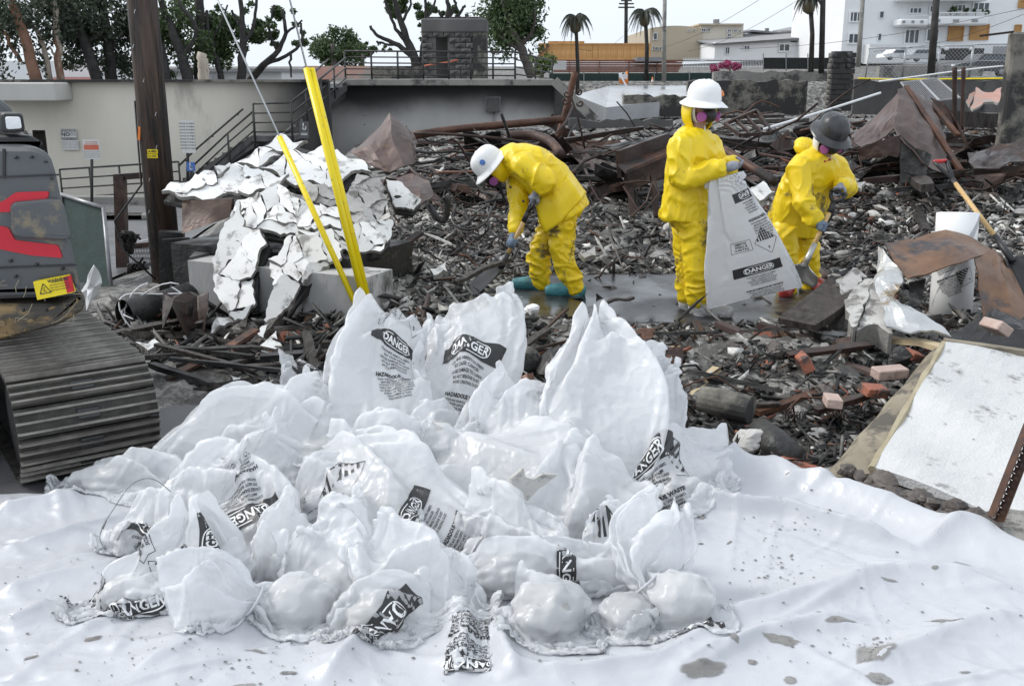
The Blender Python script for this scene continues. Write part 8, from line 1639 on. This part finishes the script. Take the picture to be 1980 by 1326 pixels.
# ------------------------------------------------------------------ excavator
ex = thing('excavator', G(60, 760), 'grey excavator with red stripes and muddy crawler track', 'excavator')
EY = 4.55                                                       # near side of the counterweight
def prof(pts, Y): return [P(x, y, Y) for x, y in pts]
def rounded(pts, r=.06, k=4):
    out = []
    for i in range(len(pts)):
        a, b, c = pts[i - 1], pts[i], pts[(i + 1) % len(pts)]; p = b + (a - b).normalized() * min(r, (a - b).length * .4); q = b + (c - b).normalized() * min(r, (c - b).length * .4)
        for j in range(k + 1): f = j / k; out.append(p * (1 - f) ** 2 + b * 2 * f * (1 - f) + q * f * f)
    return out
def solid(name, pts, depth, m, parent, bev=.03, r=.06, shade=True):
    mb = MB(); mb.prism(rounded(pts, r), (-.62 * depth, depth, 0)); o = mb.build(name, M[m], parent)
    bm = bmesh.new(); bm.from_mesh(o.data); bmesh.ops.recalc_face_normals(bm, faces=bm.faces)
    ed = [e for e in bm.edges if len(e.link_faces) == 2 and e.calc_face_angle(0) > R(60)]
    bmesh.ops.bevel(bm, geom=ed, offset=bev, segments=3, affect='EDGES', profile=.6); bm.to_mesh(o.data); bm.free()
    if shade: smooth_by_angle(o, 35)
    return o
body = solid('counterweight', prof([(-260, 284), (70, 283), (100, 300), (112, 340), (118, 372), (140, 470), (158, 555), (160, 575), (-260, 590)], EY), 1.6, 'machine_grey', ex, .05, .05)
solid('lower_skirt', prof([(-260, 585), (120, 588), (158, 560), (168, 580), (164, 600), (120, 628), (30, 652), (-30, 665), (-260, 690)], EY + .03), 1.5, 'machine_scuffed', ex, .03, .04)
solid('rear_panel', prof([(22, 392), (108, 384), (124, 392), (140, 462), (128, 466), (26, 462), (20, 430)], EY - .035), .1, 'machine_grey', ex, .02, .03)
for pts in ([(-60, 410), (8, 388), (30, 372), (95, 370), (92, 384), (30, 390), (22, 410), (-60, 412)], [(-60, 426), (16, 440), (28, 464), (112, 474), (121, 499), (60, 494), (-60, 470)]):
    mb = MB(); mb.prism(rounded(prof(pts, EY - .006), .012, 2), (0, .02, 0)); mb.build('red_stripe', M['machine_red'], ex)
solid('hood', prof([(-260, 170), (-20, 178), (22, 205), (38, 240), (52, 284), (-260, 288)], EY + .35), 1.2, 'machine_grey', ex, .05, .05)
solid('deck', prof([(-100, 262), (62, 262), (88, 282), (-100, 284)], EY + .15), 1.2, 'machine_dark', ex, .02, .02)
lp = solid('work_lamp', prof([(2, 218), (44, 219), (50, 255), (4, 257)], EY + .12), .14, 'machine_dark', ex, .012, .02)
solid('lamp_glass', prof([(10, 226), (39, 226), (43, 249), (13, 251)], EY + .105), .03, 'lens', ex, .006, .012)
MB().tube([P(48, 255, EY + .3), P(60, 270, EY + .3), P(64, 285, EY + .3)], .008, 6).build('lamp_cable', M['rubber'], ex, shade=True)
# seams, bolts, mud
for a, b in (((-60, 345), (114, 338)), ((-60, 520), (148, 512)), ((8, 288), (8, 345))): mb = MB(); mb.bar(P(*a, EY - .002), P(*b, EY - .002), .012, .008); mb.build('panel_seam', M['rubber'], ex)
for px, py in ((30, 305), (60, 304), (88, 312), (100, 345), (20, 505), (70, 512), (120, 520), (30, 535), (134, 545), (45, 600), (90, 600), (130, 592)): mb = MB(); mb.lathe(P(px, py, EY - .012), [(.0075, -.008), (.0075, .004), (.004, .007)], 6, rotm(90)); mb.build('bolt', M['machine_dark'], ex)
gm = random.Random(8)
for i in range(9): px = gm.uniform(-20, 150); blob(P(px, 640 - max(0, px - 30) * .35 + gm.uniform(-22, 8), EY - .01), gm.uniform(.008, .022), 400 + i, 'mud', 'mud_clod', (1.6, .4, .8), ex)
for i in range(14): px = gm.uniform(0, 150); a = P(px, 560 + gm.uniform(-20, 60), EY - .02); MB().tube([a, a + Vector((gm.uniform(-.05, .05), -.01, gm.uniform(-.05, .02))), a + Vector((gm.uniform(-.09, .09), -.012, gm.uniform(-.09, .0)))], .0016, 4).build('dry_grass', M['tan_strip'], ex)
# warning sticker
q = [P(64, 545, EY - .05), P(128, 533, EY - .05), P(140, 566, EY - .05), P(72, 580, EY - .05)]
st = MB(); st.prism(q, (0, .04, 0)); st = st.build('warning_sticker', M['sticker_yellow'], ex)
c = (q[0] + q[2]) / 2; exv = (q[1] - q[0]).normalized(); eyv = ((q[0] - q[3]) - exv * (q[0] - q[3]).dot(exv)).normalized(); F = Flat()
F.line('print_black', [(-.065, -.02), (-.012, -.02), (-.038, .025)], .004, True); F.line('print_black', [(-.038, .008), (-.044, -.01), (-.03, -.01)], .003)
F.text('print_black', 'WARNING', .035, .03, .02, .0006); F.line('print_black', [(.0, .022), (.08, .022)], .002)
for k in range(3): F.text('print_black', 'KEEP CLEAR OF SWING AREA', .035, .01 - k * .012, .007, .0002)
F.flat_to(c + Vector((0, -.002, 0)), exv, eyv, ex, 'sticker_lettering', .002)
mb = MB(); a, b, c2, d2 = P(122, 536, EY - .052), P(134, 533, EY - .052), P(141, 564, EY - .052), P(130, 567, EY - .052); mb.prism([a, b, c2, d2], (0, .02, 0)); mb.build('red_tab', M['machine_red'], ex)
# crawler track: a loop of shoes wrapped round the end of the frame
ang = R(35); tt_, ll_ = Vector((-math.sin(ang), math.cos(ang), 0)), Vector((math.cos(ang), math.sin(ang), 0)); TC = Vector((-2.03, 4.42, .27)); TR, TL = .237, 1.6
mb = MB(); mb.box((0, 0, 0), (.6, .128, .014)); plate = mesh_of('shoe', [tuple(v) for v in mb.v], mb.f, M['track_steel'])
mb = MB()
for y, h in ((-.045, .03), (.0, .022), (.045, .022)): mb.prism([(-.3, y - .009, .007), (-.3, y + .009, .007), (-.3, y + .005, h), (-.3, y - .005, h)], (.6, 0, 0))
grs = mesh_of('grouser', [tuple(v) for v in mb.v], mb.f, M['track_worn'])
mb = MB(); mb.box((0, .0, .012), (.1, .05, .012), bev=.005); bol = mesh_of('hole_shade_pad', [tuple(v) for v in mb.v], mb.f, M['machine_dark'])  # raised dark pad: the shade of the shoe's hole is put into its colour
per = 2 * TL + 2 * math.pi * TR; ns = 36
for i in range(ns):
    s_ = (i + .3) / ns * per; up = Vector((0, 0, 1))
    if s_ < math.pi * TR: a = s_ / TR; nrm = -tt_ * math.sin(a) + up * math.cos(a); pos = TC + nrm * TR
    elif s_ < math.pi * TR + TL: nrm = -up; pos = TC - up * TR + tt_ * (s_ - math.pi * TR)
    elif s_ < 2 * math.pi * TR + TL: a = (s_ - math.pi * TR - TL) / TR; nrm = -up * math.cos(a) + tt_ * math.sin(a); pos = TC + tt_ * TL + nrm * TR
    else: nrm = up; pos = TC + up * TR + tt_ * (TL - (s_ - 2 * math.pi * TR - TL))
    y = nrm.cross(ll_); Mx = Matrix((ll_, y, nrm)).transposed().to_4x4(); Mx.translation = pos
    o = inst('track_shoe', plate, Mx, ex); 
    for nm, me in (('grouser', grs), ('hole_shade_pad', bol)):
        c = bpy.data.objects.new(nm, me); link(c, o); OFF[c.name] = pos
mb = MB(); mb.box(TC + tt_ * TL / 2, (.5, TL, .36), Euler((0, 0, ang))); mb.build('track_frame', M['machine_dark'], ex)
for k in (0, TL):
    mb = MB(); mb.lathe(TC + tt_ * k, [(TR * .5, -.28), (TR * .93, -.27), (TR * .93, .27), (TR * .5, .28)], 28, Matrix((tt_, Vector((0, 0, 1)), ll_)).transposed()); mb.build('idler_wheel', M['machine_dark'], ex, shade=False)
mb = MB(); mb.box(TC + tt_ * .9 - ll_ * 1.2 + Vector((0, 0, .0)), (1.6, 1.3, .36), Euler((0, 0, ang))); mb.build('undercarriage', M['machine_dark'], ex)
